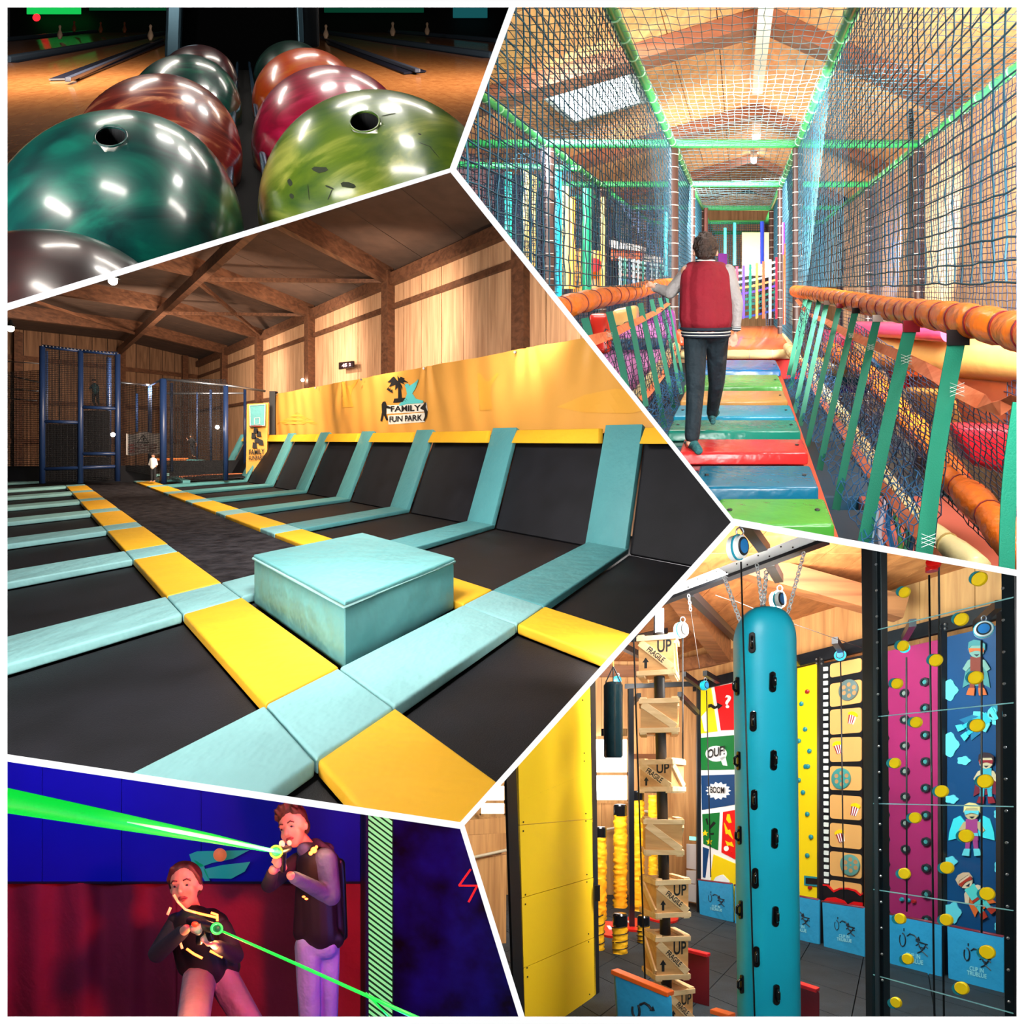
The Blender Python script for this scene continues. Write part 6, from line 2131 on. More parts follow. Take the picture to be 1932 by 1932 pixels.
# ---- white steel beam
wb_ = thing('steel_beam', 'white steel beam with black underside crossing above the pillar', 'beam', C.px(1400, 1090, 9))
A_, B_ = V3(C.px(1235, 1130, 10.4)), V3(C.px(1560, 1006, 8.2))
g = MB(); g.beam(A_, B_, .05, .17); g.build('beam_web', mat('beam_white', (244, 246, 246), rough=.5), wb_)
dn = V3((0, 0, -.105))
g = MB(); g.beam(A_ + dn, B_ + dn, .16, .045); g.build('beam_flange', blacks, wb_)
g = MB()
for k in range(14):
    g.ell(A_.lerp(B_, .12 + k * .06) + V3((-.02, -.03, .04 if k % 2 else -.03)), .012, nu=6, nv=4)
g.build('beam_bolts', blackm, wb_, kind='stuff')
for (x0, y0, d0, x1, y1, d1, w) in ((1300, 1118, 10, 1388, 1204, 16, .14), (1405, 985, 8.0, 1444, 1038, 9.0, .13), (1452, 1060, 9.2, 1470, 1092, 10.5, .13), (1195, 1205, 12, 1255, 1190, 14, .12), (1160, 1212, 12, 1215, 1240, 15, .12)):
    g = MB(); g.beam(C.px(x0, y0, d0), C.px(x1, y1, d1), w, w); g.build('cross_bar', blacks, wb_)
g = MB(); g.beam(C.px(1243, 1150, 9.5), C.px(1243, 1205, 9.4), .13, .10, up=(0, 1, 0)); g.build('steel_hanger', mat('galvanised_steel', (150, 155, 165)), wb_)
for (x0, y0, x1, y1, d, lab) in ((1303, 1152, 1320, 1262, 10, 'thin wire hanging from the short chain at the left'), (1385, 1133, 1500, 1180, 9.5, 'thin wire crossing behind the pillar top'), (1494, 1176, 1625, 1222, 11, 'thin wire from the pillar top to the right post'), (1350, 1123, 1385, 1135, 9, 'short wire with tensioner below the white beam')):
    g = MB(); g.cyl(C.px(x0, y0, d), C.px(x1, y1, d + .5), .006, 5); g.build('guy_wire', mat('wire_grey', (70, 60, 55), rough=.5), smooth=True, label=lab, cat='wire', group='guy wires')

# ---- auto belay devices
dteal = mat('belay_teal', (26, 160, 186), rough=.3)
dwhite = mat('belay_white', (228, 232, 230), rough=.35)


def belay(label, x, y, r, d, face=(.7, -1, 0)):
    t = thing('belay_device', label, 'belay device', C.px(x, y + r, d), 'round auto belay devices')
    R = r / FPX * d
    w = Vector(face).normalized()
    c = V3(C.px(x, y, d))
    g = MB(); g.lathe(c - w * R * .75, w, [(0, R * .8), (R * .1, R), (R * .62, R), (R * .7, R * .93)], 24); g.build('drum', dwhite if r > 12 else dteal, t, smooth='angle')
    g = MB(); g.lathe(c - w * R * .2, w, [(0, R * 1.03), (R * .14, R * 1.03)], 24); g.build('band', dteal, t, smooth='angle')
    g = MB(); g.lathe(c - w * R * .05, w, [(0, R * .93), (R * .3, R * .9), (R * .36, R * .72)], 24); g.build('cover', dteal if r <= 12 else dwhite, t, smooth='angle')
    g = MB(); g.lathe(c + w * R * .3, w, [(0, R * .74), (R * .1, R * .7)], 24); g.build('face_ring', blackm, t, smooth='angle')
    g = MB(); g.lathe(c + w * R * .38, w, [(0, R * .58), (R * .05, R * .56)], 24); g.build('face_disc', mat('belay_blue', (20, 120, 190), rough=.3), t, smooth='angle')
    g = MB(); g.tube([c + V3((R * .3 * math.cos(k * .6), 0, R * 1.25 + R * .35 * math.sin(k * .6))) for k in range(11)], R * .07, 6, closed=True); g.build('carabiner', mat('galvanised_steel', (150, 155, 165)), t, smooth=True)
    return t


belay('large teal and white belay device at the top above the pillar', 1396, 1032, 23, 6.5, (.8, -1, -.1))
belay('teal belay device just right of the pillar top', 1471, 1131, 17, 8.5)
belay('belay device with blue face right of the top crate', 1288, 1188, 15, 9)
belay('small belay device above the comic panel', 1331, 1293, 9, 14)
belay('small teal belay device above the film panel', 1585, 1236, 10, 12.5, (-.6, -1, 0))
belay('teal belay device at the far right behind the glass', 1856, 1187, 16, 8.9, (-.7, -1, 0))
belay('small belay device above the magenta panel', 1707, 1222, 9, 10.5, (-.5, -1, 0))
belay('small belay device behind the punching bag top', 1166, 1283, 8, 12.5)
for (x0, y0, x1, y1, d, lab) in ((1288, 1204, 1288, 1440, 9, 'black rope hanging from the belay device beside the crates'), (1333, 1303, 1341, 1655, 13.8, 'thin rope hanging in front of the comic panel'), (1586, 1247, 1592, 1695, 12, 'thin rope hanging in front of the film panel'), (1195, 1190, 1217, 1850, 8.8, 'black rope hanging left of the crate tower')):
    g = MB(); g.cyl(C.px(x0, y0, d), C.px(x1, y1, d), .012, 6); g.build('rope', blackm, smooth=True, label=lab, cat='rope')

# ---- crate tower
pole = thing('tower_pole', 'black pole threading the tower of wooden crates', 'pole', C.px(1252, 1925, 9))
g = MB(); g.cyl(C.px(1259, 1925, 9), C.px(1242, 1195, 9), .075, 18); g.build('pole', blackm, pole, smooth='angle')


def crate(label, x, y, w, h, yaw, up_text):
    d = 9.0
    x, y = x + 0.0, y
    c = V3(C.px(x, y, d))
    S = w / FPX * d / (abs(math.cos(yaw)) + abs(math.sin(yaw)))
    hh = h / FPX * d / 2
    X = Vector((math.cos(yaw), math.sin(yaw), 0))
    Y = Vector((-math.sin(yaw), math.cos(yaw), 0))
    Z = Vector((0, 0, 1))
    s2 = S / 2
    t = thing('wooden_crate', label, 'crate', c - Z * hh, 'crates of the stacked tower')
    g = MB(); g.ob(c, X * s2 * .93, Y * s2 * .93, Z * hh * .93); g.build('crate_box', crate_w, t)
    bw = .055
    for zz in (-1, 1):
        for (A, B) in ((X, Y), (Y, X)):
            for sg_ in (-1, 1):
                g = MB(); g.ob(c + A * sg_ * s2 * .96 + Z * zz * (hh - .03), A * .02, B * (s2 + .01), Z * .034); g.build('batten', crate_b, t, bevel=.004)
    for zz in (-1, 1):
        for sg_ in (-1, 1):
            g = MB(); g.ob(c + X * sg_ * s2 * .8 + Z * zz * (hh + .005), X * .045, Y * (s2), Z * .02); g.build('top_batten', crate_b, t, bevel=.004)
    # diagonal boards on the two sides seen
    for (A, B) in ((-Y, X), (-X, -Y)) if yaw > 0 else ((-Y, X), (X, Y)):
        p0 = c + A * (s2 * .97) - B * s2 * .85 + Z * hh * .7
        p1 = c + A * (s2 * .97) + B * s2 * .85 - Z * hh * .7
        g = MB(); g.beam(p0, p1, .03, .10, up=tuple(A.cross(p1 - p0))); g.build('diagonal', crate_b, t, bevel=.004)
    if up_text:
        A, B = (-Y, X)
        o = c + A * (s2 * .945)
        g = MB(); g.text('UP', o + B * s2 * .42 + Z * hh * .42, B, Z, hh * .62, width=s2 * .75); g.build('stencil_up', blackp, t)
        p0 = o - B * s2 * .85 + Z * hh * .7
        p1 = o + B * s2 * .85 - Z * hh * .7
        dr_ = (p1 - p0).normalized()
        g = MB(); g.text('FRAGILE', (p0 + p1) / 2 + A * .045, dr_, dr_.cross(A) * -1 if dr_.cross(A).z < 0 else dr_.cross(A), .075, width=s2 * 1.1); g.build('stencil_fragile', blackp, t)
        e = o - B * s2 * .55 - Z * hh * .35
        k = hh * .28
        g = MB(); g.add([e + B * u * k + Z * v * k for u, v in ((-.25, -1), (.25, -1), (.25, .1), (.6, .1), (0, 1), (-.6, .1), (-.25, .1))], [tuple(range(7))]); g.build('stencil_arrow', blackp, t)
    return t


crate('top crate of the tower, stencilled UP, tilted to the right', 1242, 1243, 88, 72, -.35, True)
crate('second crate from the top of the tower, plain with a diagonal board', 1243, 1354, 84, 62, -.22, False)
crate('third crate from the top, stencilled UP FRAGILE, corner towards the viewer', 1249, 1464, 92, 58, -.62, True)
crate('fourth crate from the top, plain with diagonal board', 1249, 1577, 80, 64, -.14, False)
crate('fifth crate from the top, stencilled UP FRAGILE', 1254, 1690, 82, 68, .22, True)
crate('sixth crate from the top, stencilled UP FRAGILE, near the red mat', 1256, 1799, 76, 78, .16, True)
crate('lowest visible crate at the picture bottom behind the blue mat', 1268, 1893, 74, 66, .35, True)

# ---- big yellow panel at left
yw = thing('yellow_wall', 'big plain yellow climbing wall framed by black posts at the left', 'climbing wall', C.px(1050, 1900, 9))
YK, YC = -0.59, -4.6


def yp_(x, y, off=0.0):
    return V3(C.pl(x, y, YK, YC - off))


ywm = mat('plain_yellow_board', (250, 206, 30), rough=.45)
lv = [(880, 860), (1240, 1260), (1557, 1545), (1695, 1655), (1827, 1768), (2000, 1876)]
for i in range(len(lv) - 1):
    xl = lambda y: 974 + (y - 1455) * .034
    xr = lambda y: 1114 + (y - 1310) * .0185
    (a0, b0), (a1, b1) = lv[i], lv[i + 1]
    g = MB(); g.slab([yp_(xl(a0), a0 + .6), yp_(xr(b0), b0 + .6), yp_(xr(b1), b1 - .6), yp_(xl(a1), a1 - .6)], (-.05, .03, 0)); g.build('sheet', ywm, yw)
g = MB(); g.slab([yp_(950, 1300), yp_(974, 1300), yp_(993, 2010), yp_(974, 2010)], (-.03, .1, 0)); g.build('left_post', blacks, yw)
g = MB(); g.slab([yp_(1110, 1100), yp_(1121, 1100), yp_(1131, 1872), yp_(1122, 1880)], (-.03, .1, 0)); g.build('right_post', blacks, yw)
for (x, y) in ((987, 1551), (987, 1568), (991, 1688), (991, 1706), (994, 1826), (995, 1843), (1105, 1535), (1105, 1549), (1107, 1650), (1107, 1664), (1110, 1762), (1110, 1777), (1099, 1321), (1102, 1421), (1102, 1436), (1112, 1876)):
    g = MB(); g.lathe(yp_(x, y, -.004), (1, -.59, 0), [(0, .012), (.01, .01)], 8); g.build('screw', blackm, yw)
g = MB(); g.beam(C.px(1127, 1700, 9.9), C.px(1127, 1670, 9.9), .08, .05, up=(0, 1, 0)); g.build('latch', blackm, yw)
g = MB(); g.beam((C.px(1192, 1300, 15)[0], 15, CF), C.px(1190, 1300, 15), .12, .12, up=(0, 1, 0)); g.build('steel_post', blacks, label='slim dark steel post behind the crate tower', cat='post')

# ---- punching bag
pb = thing('punching_bag', 'glossy black punching bag hanging behind the yellow wall', 'punching bag', C.px(1157, 1430, 11))
R = 18 / FPX * 11
g = MB(); c0 = V3(C.px(1157, 1430, 11)); Lb = 142 / FPX * 11
g.lathe(c0, (0, 0, 1), [(0, R * .85), (.03, R), (Lb - .05, R * 1.0), (Lb, R * .8)], 24); g.build('bag', mat('bag_vinyl', (10, 26, 30), rough=.2, bump=.4, bscale=4, coat=.3), pb, smooth='angle')
for sg_ in (-1, 0, 1):
    g = MB(); g.cyl(c0 + V3((sg_ * R * .8, 0, Lb)), c0 + V3((0, 0, Lb + .28)), .012, 6); g.build('strap', blackm, pb)
g = MB(); g.cyl(c0 + V3((0, 0, Lb + .28)), c0 + V3((0, 0, Lb + 1.6)), .012, 6); g.build('hanging_rope', mat('yellow_rope', (190, 150, 60), rough=.6), pb)

# ---- yellow stepping posts
wrap = mat('yellow_wrap', (246, 180, 20), rough=.6, noise=.06, nscale=5, bump=.3, bscale=8)


def steppost(label, x, y0, y1, r, cap=1, cord=False):
    d = min(FPX * 3.2 / (y1 - 1495), 16.5)
    t = thing('stepping_post', label, 'stepping post', C.px(x, y1, d), 'yellow wrapped stepping posts')
    R = r * 1.25 / FPX * d
    z0, z1 = C.px(x, y1, d)[2], C.px(x, y0, d)[2]
    a0 = C.px(x, y1, d)[0]
    rnd = random.Random(int(x))
    prof = []
    n = max(6, int((z1 - z0) / (R * .55)))
    for i in range(n * 2 + 1):
        k = i / (n * 2)
        prof.append(((z1 - z0) * k, R * ((1.08 + rnd.uniform(-.05, .18)) if i % 2 else .80 + rnd.uniform(0, .12))))
    g = MB()
    prof = [(tz, R * rnd.uniform(.92, 1.06)) for tz, rr in prof]
    vs, m_ = [], 18
    ph = [[rnd.uniform(-.13, .13) for _ in range(9)] for _ in prof]
    for i, (tz, rr) in enumerate(prof):
        for j in range(m_):
            an = 6.2832 * j / m_
            w = 1 + ph[i][j // 2] * (1 if j % 2 else .7) + .06 * math.sin(an * 2 + i * 2.3)
            vs.append((a0 + rr * w * math.cos(an), d + rr * w * math.sin(an), z0 + tz + .05 * R * math.sin(an * 2 + i)))
    fs = [(i * m_ + j, i * m_ + (j + 1) % m_, (i + 1) * m_ + (j + 1) % m_, (i + 1) * m_ + j) for i in range(len(prof) - 1) for j in range(m_)]
    g.add(vs, fs)
    g.build('fabric_wrap', wrap, t, smooth=True)
    if cap:
        g = MB(); g.lathe((a0, d, z1 - .02), (0, 0, 1), [(0, R * 1.02), (R * 1.5, R * 1.02), (R * 1.75, R * .85), (R * 1.8, R * .3)], 20); g.build('rubber_cap', han, t, smooth='angle')
    if cord:
        g = MB(); g.tube([(a0 + R * 1.12 * math.cos(k * .55), d + R * 1.12 * math.sin(k * .55), z0 + (z1 - z0) * k / 44) for k in range(45)], .01, 5); g.build('cord', blackm, t, smooth=True)


steppost('tall yellow wrapped post nearest the yellow wall edge', 1133, 1578, 1735, 9)
steppost('yellow wrapped post between the two door leaves, black cap', 1170, 1538, 1712, 10)
steppost('tall thin yellow wrapped post left of the crate tower', 1204, 1510, 1718, 9)
steppost('yellow wrapped post right of the crate pole near the back wall', 1232, 1500, 1690, 7, 0)
steppost('short capped yellow post on the red floor disc', 1170, 1745, 1798, 11, 1, True)
steppost('short capped yellow post touching the crate tower', 1214, 1745, 1778, 9, 1, True)
steppost('short yellow post half hidden by the yellow wall', 1130, 1725, 1792, 8, 0, True)
for (x, y, r, lab) in ((1150, 1755, 28, 'red round floor disc below the capped post'), (1188, 1745, 26, 'second red round floor disc beside the capped post'), (1245, 1730, 26, 'red round floor disc behind the crates')):
    p = V3(C.fl(x, y, CF))
    t = thing('floor_disc', lab, 'floor disc', p)
    g = MB(); rr_ = r * 1.2 / FPX * p.y; g.prism([(p.x + rr_ * math.cos(k * .2244), p.y + rr_ * 2.0 * math.sin(k * .2244)) for k in range(28)], CF, CF + .05); g.build('disc', mat('disc_red', (214, 34, 24), rough=.4), t, smooth='angle')
    g = MB(); g.box(p.x - .04, p.x + .04, p.y - .2, p.y + .2, CF + .048, CF + .066); g.build('white_label', pw, t)

# ---- mats standing in front
def standmat(name, label, P, m, edge=None, th=(0, .12, 0)):
    t = thing(name, label, 'mat', P[3])
    g = MB(); g.slab(P, th); g.build('cover', m, t, bevel=.02, smooth='angle')
    if edge:
        g = MB(); e0, e1 = V3(P[0]) + V3((0, .05, .01)), V3(P[1]) + V3((0, .05, .01)); g.beam(e0, e1, .12, .05); g.build('coloured_edge', edge, t, bevel=.01)
    return t


oredge = mat('orange_edge_vinyl', (226, 96, 30), rough=.4)
t = standmat('standing_mat', 'blue standing mat with orange edge at the bottom in front of the crates', [C.px(1160, 1836, 7.2), C.px(1268, 1880, 6.6), C.px(1272, 1990, 6.6), C.px(1168, 1960, 7.2)], bmat, oredge)
for pr, nm in (([L_ for L_ in ()], ''),):
    pass
g = MB()
pc = lambda u, v: V3(C.px(1218 + u, 1905 + v + u * .35, 6.86 - (u / 108) * .6))
g.tube([pc(-18 + 7 * math.cos(k * .5), 8 + 14 * math.sin(k * .5)) for k in range(-2, 8)], .012, 5)
g.tube([pc(-10, -6), pc(-2, -12), pc(6, -10), pc(12, -4)], .014, 5)
g.add([pc(7, 0), pc(18, -4), pc(14, -12)], [(0, 1, 2)])
g.build('print_carabiner', inkb, t)
dkred = mat('dark_red_mat', (92, 8, 22), rough=.45)
standmat('standing_mat', 'dark red standing mat behind the lowest crates', [C.px(1278, 1790, 9.9), C.px(1339, 1805, 9.5), C.px(1339, 1990, 9.5), C.px(1278, 1990, 9.9)], dkred, mat('bright_red_edge', (190, 26, 36), rough=.4))
standmat('standing_mat', 'dark red standing mat right of the pillar foot', [C.px(1504, 1858, 8.2), C.px(1547, 1872, 8.0), C.px(1547, 2000, 8.0), C.px(1504, 2000, 8.2)], dkred, mat('bright_red_edge', (190, 26, 36)))
standmat('standing_mat', 'small orange edged mat just showing at the bottom left of the pillar', [C.px(1348, 1911, 7.0), C.px(1385, 1922, 6.8), C.px(1385, 1990, 6.8), C.px(1348, 1990, 7)], bmat, oredge)

# ---- unseen lights added to brighten panels, crates and ceiling
CWH = (1, .98, .95)
lamp('AREA', (3.3, 9.5, 3.4), 520, CWH, size=3, sy=3, target=(3.6, 14.5, -3))
lamp('AREA', (7.8, 5.0, .6), 120, (.96, .98, 1), size=2.0, target=(5, 12, -.5))
lamp('AREA', (1.0, 1.2, -.1), 330, CWH, size=.7, target=(3.0, 9, -.3))
lamp('AREA', (1.05, 4.2, .85), 70, CWH, size=1.0, target=(1.4, 9.5, -.6))
lamp('AREA', (4.2, 8.6, 1.9), 620, (1, .95, .88), size=1.8, target=(3.8, 13, 4.3))
lamp('AREA', (1.5, 12.5, 1.85), 160, (1, .95, .88), size=1.2, target=(1.8, 15.5, 4.2))
lamp('AREA', (1.9, 15.0, 1.0), 300, CWH, size=1.5, target=(2.2, 19, -.8))
lamp('AREA', (3.4, 9.0, 1.6), 300, CWH, size=1.5, target=(4.6, 12.5, -2.6))

# =================================================================== LASER ARENA
room(LASR)
Z = LASR
DW = 4.3


def zp(x, y, d):
    return V3(Z.px(x, y, d))


bluew = mat('arena_blue_wall', (6, 12, 190), rough=.7, noise=.12, nscale=1.5)
redw = mat('arena_red_cloth', (160, 40, 56), rough=.8, noise=.15, nscale=2.0, bump=.3, bscale=8)
wl_ = thing('wall_back', 'laser arena back wall, blue boards above and dark red panels below', None, zp(400, 1918, DW), kind='structure')
for x in range(-520, 690, 150):
    g = MB(); g.slab([zp(x, 1250, DW), zp(min(x + 149, 692), 1250, DW), zp(min(x + 149, 692), 1664, DW), zp(x, 1664, DW)], (0, .05, 0)); g.build('blue_board', bluew, wl_)


def fold(u, v):
    x = -520 + u * 1212
    y = 1666 + v * 420
    dx = .035 * math.sin(x / 14.0) * (1 if x < 330 else .25) + .02 * math.sin(x / 37.0 + 1)
    return zp(x, y, DW + .02 + dx)


g = MB(); g.grid(fold, 300, 1); g.build('red_hanging', redw, wl_, smooth=True, keep_normals=True)
g = MB(); g.slab([zp(-520, 1663, DW - .03), zp(692, 1663, DW - .03), zp(692, 1667, DW - .03), zp(-520, 1667, DW - .03)], (0, .06, 0)); g.build('dark_joint', mat('joint_dark', (14, 8, 40), rough=.8), wl_)
rw = thing('wall_right', 'dark blue wall with glow patches in its colour right of the striped column', None, zp(860, 1918, 4.6), kind='structure')
g = MB(); g.slab([zp(738, 1350, 4.7), zp(1400, 1350, 4.2), zp(1400, 2200, 4.2), zp(738, 2200, 4.7)], (0, .05, 0))
g.build('glow_mottled_board', mat('blue_glow_mottle', (30, 50, 190), rough=.8, c2=(6, 6, 40), nscale=3.2), rw)  # blue glows put into the wall colour as noise
MB().box(-5, 4, .8, 5, -1.5, -1.45).build('floor', mat('arena_floor', (20, 18, 26), rough=.6), kind='structure')
# striped column
co = thing('striped_column', 'square column wrapped in glowing pale green diagonal stripes', 'column', zp(716, 1918, 4.0))
g = MB(); g.slab([zp(692, 1400, 4.0), zp(742, 1400, 4.0), zp(742, 2100, 4.0), zp(692, 2100, 4.0)], (0, .25, 0)); g.build('column_core', mat('joint_black', (8, 10, 16), rough=.6), co)
sm_ = mat('glow_green', (150, 230, 160), rough=.5, emit=(110, 235, 140), es=.8)  # emission put into the stripes for blacklight glow, without a UV lamp
y = 1440
while y < 1960:
    g = MB(); g.slab([zp(695, y, 3.985), zp(740, y + 34, 3.985), zp(740, y + 40, 3.985), zp(695, y + 6, 3.985)], (0, .01, 0)); g.build('stripe', sm_, co)
    y += 10.8
g = MB(); g.slab([zp(690, 1400, 3.97), zp(695, 1400, 3.97), zp(696, 2100, 3.97), zp(691, 2100, 3.97)], (0, .05, 0)); g.build('column_edge', mat('edge_blue', (40, 40, 80), rough=.5), co)
# red line mark at right
nm = thing('zigzag_mark', 'thin glowing red zigzag mark on the dark blue wall', 'wall mark', zp(880, 1700, 4.4))
for (x0, y0, x1, y1) in ((866, 1671, 888, 1640), (866, 1671, 902, 1671), (900, 1672, 884, 1702)):
    g = MB(); g.beam(zp(x0, y0, 4.35), zp(x1, y1, 4.35), .012, .012, up=(0, 1, 0)); g.build('line', mat('neon_red', (220, 40, 40), emit=(230, 40, 40), es=.8), nm)
# painted turquoise arrow on the wall
ar = thing('wall_graffiti', 'self-lit turquoise arrow-like paint marks with an orange lamp behind the players', 'wall mark', zp(415, 1660, DW - .05))
tq = mat('glow_turquoise', (50, 190, 170), rough=.6, emit=(20, 130, 100), es=.4)  # emission added to the paint so it stays green under blue light
for pts in ([(357, 1612), (372, 1606), (470, 1604), (440, 1620), (400, 1628), (378, 1636), (362, 1628)], [(384, 1640), (420, 1632), (472, 1626), (462, 1644), (436, 1658), (392, 1657)], [(366, 1622), (384, 1632), (396, 1662), (386, 1662)]):
    g = MB(); g.slab([zp(x, y, DW - .02) for x, y in pts], (0, .012, 0)); g.build('paint_patch', tq, ar)
g = MB(); g.ell(zp(415, 1613, DW - .06), .045, nu=16, nv=10); g.build('lamp_ball', mat('orange_lamp', (230, 130, 80), emit=(220, 110, 60), es=.6), ar, smooth=True)

# ---- beams
def beam_(label, pts):
    g = MB(); P = [zp(x, y, d) for x, y, d, r in pts]; R = [r / FPX * d for x, y, d, r in pts]
    g.tube(P, R, 14)
    return g


lg = mat('laser_green', (20, 220, 70), emit=(10, 225, 60), es=1.0)
lc = mat('laser_core', (150, 255, 180), emit=(120, 255, 150), es=1.3)
b1 = thing('laser_beam', 'broad green laser beam fanning out to the left from the mans gun', 'laser beam', zp(270, 1560, 2))
g = beam_('', [(522, 1607, 2.55, 3), (400, 1582, 2.3, 9), (200, 1545, 1.9, 17), (0, 1508, 1.5, 24), (-80, 1492, 1.3, 28)]); g.build('beam_glow', lg, b1, smooth=True)
g = beam_('', [(530, 1608, 2.50, 3.2), (420, 1585, 2.27, 4), (320, 1566, 1.95, 4), (240, 1551, 1.72, 1)]); g.build('beam_core', lc, b1, smooth=True)
b2 = thing('laser_beam', 'thin green laser beam running down right from the womans gun', 'laser beam', zp(600, 1850, 2))
g = beam_('', [(412, 1754, 2.45, 2.2), (560, 1819, 2.3, 3.2), (700, 1882, 2.1, 3.6), (790, 1922, 2.0, 4.5)]); g.build('beam_glow', lg, b2, smooth=True)
g = beam_('', [(690, 1873, 2.1, 2), (735, 1920, 2.1, 2)]); g.build('beam_glow', lg, b2, smooth=True)
for (x, y, d, p) in ((520, 1607, 2.52, 3), (408, 1752, 2.42, 1.6)):
    lamp('POINT', zp(x - 6, y, d - .06), p, (.1, 1, .25), .02)
    
skin_p = mat('player_skin', (214, 150, 132), rough=.55)
vest = mat('black_vest', (26, 20, 26), rough=.55)
glowo = mat('vest_lamp_orange', (255, 170, 90), emit=(255, 120, 50), es=3.2)
glowp = mat('vest_glow_pale', (255, 190, 150), emit=(255, 140, 90), es=1.1)
gunm = mat('gun_black', (16, 14, 20), rough=.4)
ringm = mat('gun_ring_green', (60, 230, 90), emit=(40, 220, 80), es=1.4)


def face(head, cx, cy, d, s, yaw, who, hairm, tilt=0.0):
    """eyes, brows, nose, lips on a head of half width s px, facing the camera turned by yaw (radians, + to image left)"""
    u = s / 22.0 / FPX * d

    def f(x, y, z):                      # local px of a 22 px half wide head; z towards camera
        X = x * math.cos(yaw) - z * math.sin(yaw)
        Zc = x * math.sin(yaw) + z * math.cos(yaw)
        Xt = X * math.cos(tilt) - y * math.sin(tilt)
        Yt = X * math.sin(tilt) + y * math.cos(tilt)
        c = zp(cx, cy, d)
        return V3((c.x + Xt * u, c.y - Zc * u, c.z - Yt * u))
    return f, u


def make_head(mb, f, u):
    mb.ell(f(0, -8, -3), 21 * u, 24 * u, 24 * u, 20, 14)
    mb.ell(f(0, 6, 4), 17 * u, 17 * u, 22 * u, 18, 12)
    mb.ell(f(0, 22, 9), 9 * u, 9 * u, 8 * u, 12, 8)
    mb.ell(f(-9, 9, 11), 8 * u, 8 * u, 9 * u, 10, 8)
    mb.ell(f(9, 9, 11), 8 * u, 8 * u, 9 * u, 10, 8)
    mb.caps(f(0, -2, 20), f(0, 8, 26), 2.6 * u, 4.0 * u, 8)
    mb.caps(f(-10, -5, 18), f(10, -5, 18), 3.2 * u, 3.2 * u, 8)
    for k in (-1, 1):
        mb.ell(f(k * 20.5, 3, -3), 3 * u, 5 * u, 6 * u, 8, 8)


def face_parts(par, f, u, hair_c):
    ew = mat('eye_white', (150, 130, 135), rough=.3)
    ed = mat('eye_dark', (24, 16, 20), rough=.3)
    for k in (-1, 1):
        g = MB(); g.ell(f(k * 8.5, 0, 18.6), 3.8 * u, 2.0 * u, 1.5 * u, 10, 8); g.build('eye', ew, par, smooth=True)
        g = MB(); g.ell(f(k * 8.5, 0, 20.4), 1.7 * u, 1.0 * u, 1.5 * u, 10, 8); g.build('pupil', ed, par, smooth=True)
        g = MB(); g.tube([f(k * 13.5, -5.0, 18.5), f(k * 9, -8, 21.2), f(k * 4, -6.4, 21.5)], 1.1 * u, 6); g.build('eyebrow', hair_c, par, smooth=True)
    g = MB(); g.tube([f(-6.5, 16.5, 18.5), f(-3, 15.3, 21), f(0, 16, 21.6), f(3, 15.3, 21), f(6.5, 16.5, 18.5)], [.6 * u, 1.5 * u, 1.4 * u, 1.5 * u, .6 * u], 8); g.tube([f(-6, 17, 18.5), f(0, 19.3, 20.6), f(6, 17, 18.5)], [.6 * u, 1.9 * u, .6 * u], 8)
    g.build('mouth', mat('lips', (150, 60, 64), rough=.5), par, smooth=True)


def hair_shell(par, f, u, m, long=False, seed=1):
    h = MB()
    h.ell(f(0, -14, -6), 23 * u, 24 * u, 21 * u, 20, 12)
    h.ell(f(0, -2, -12), 21 * u, 17 * u, 20 * u, 16, 12)
    rnd = random.Random(seed)
    if not long:
        for k in range(60):
            x = rnd.uniform(-19, 19)
            z = rnd.uniform(-16, 15)
            yy = -14 - 20 * math.sqrt(max(0, 1 - (x / 23) ** 2 - ((z + 2) / 26) ** 2))
            h.caps(f(x, yy + 3, z), f(x + rnd.uniform(-4, 2), yy - 5, z + rnd.uniform(2, 7)), 3.4 * u, 1.4 * u, 6)
    else:
        h.ell(f(0, -4, -24), 12 * u, 12 * u, 11 * u, 12, 10)
        for k in (-1, 1):
            h.caps(f(k * 19, -10, 4), f(k * 20, 2, -4), 4.5 * u, 4 * u, 8)
            h.caps(f(k * 12, -24, 9), f(k * 20, -10, 6), 4.5 * u, 4 * u, 8)
    remeshed(h, .006, 2).build('hair', m, par, smooth=True)


def hand(mb, c, dirn, up, u, curl=.6, thumb=1):
    """palm and five curled fingers; u metres per px"""
    dirn, up = V3(dirn).normalized(), V3(up).normalized()
    side = dirn.cross(up).normalized()
    c = V3(c)
    mb.ell(c, 8 * u, 5 * u, 8 * u, 10, 8)
    for k, L in enumerate((9, 10.5, 10, 8)):
        b = c + side * (k - 1.5) * 4.0 * u + dirn * 6 * u
        m1 = b + dirn * L * .5 * u - up * 2 * u * curl
        m2 = m1 + (dirn * (1 - curl) - up * curl).normalized() * L * .45 * u
        m3 = m2 + (-dirn * curl - up * (1 - curl) * .5).normalized() * L * .35 * u
        mb.caps(b, m1, 2.3 * u, 2.1 * u, 8)
        mb.caps(m1, m2, 2.1 * u, 1.9 * u, 8)
        mb.caps(m2, m3, 1.9 * u, 1.6 * u, 8)
    t0 = c - side * 6 * u * thumb
    t1 = t0 - side * 4 * u * thumb + dirn * 5 * u
    mb.caps(c, t0, 3 * u, 2.8 * u, 8)
    mb.caps(t0, t1, 2.8 * u, 2.4 * u, 8)
    mb.caps(t1, t1 + dirn * 5 * u + side * 2 * u * thumb, 2.4 * u, 1.9 * u, 8)


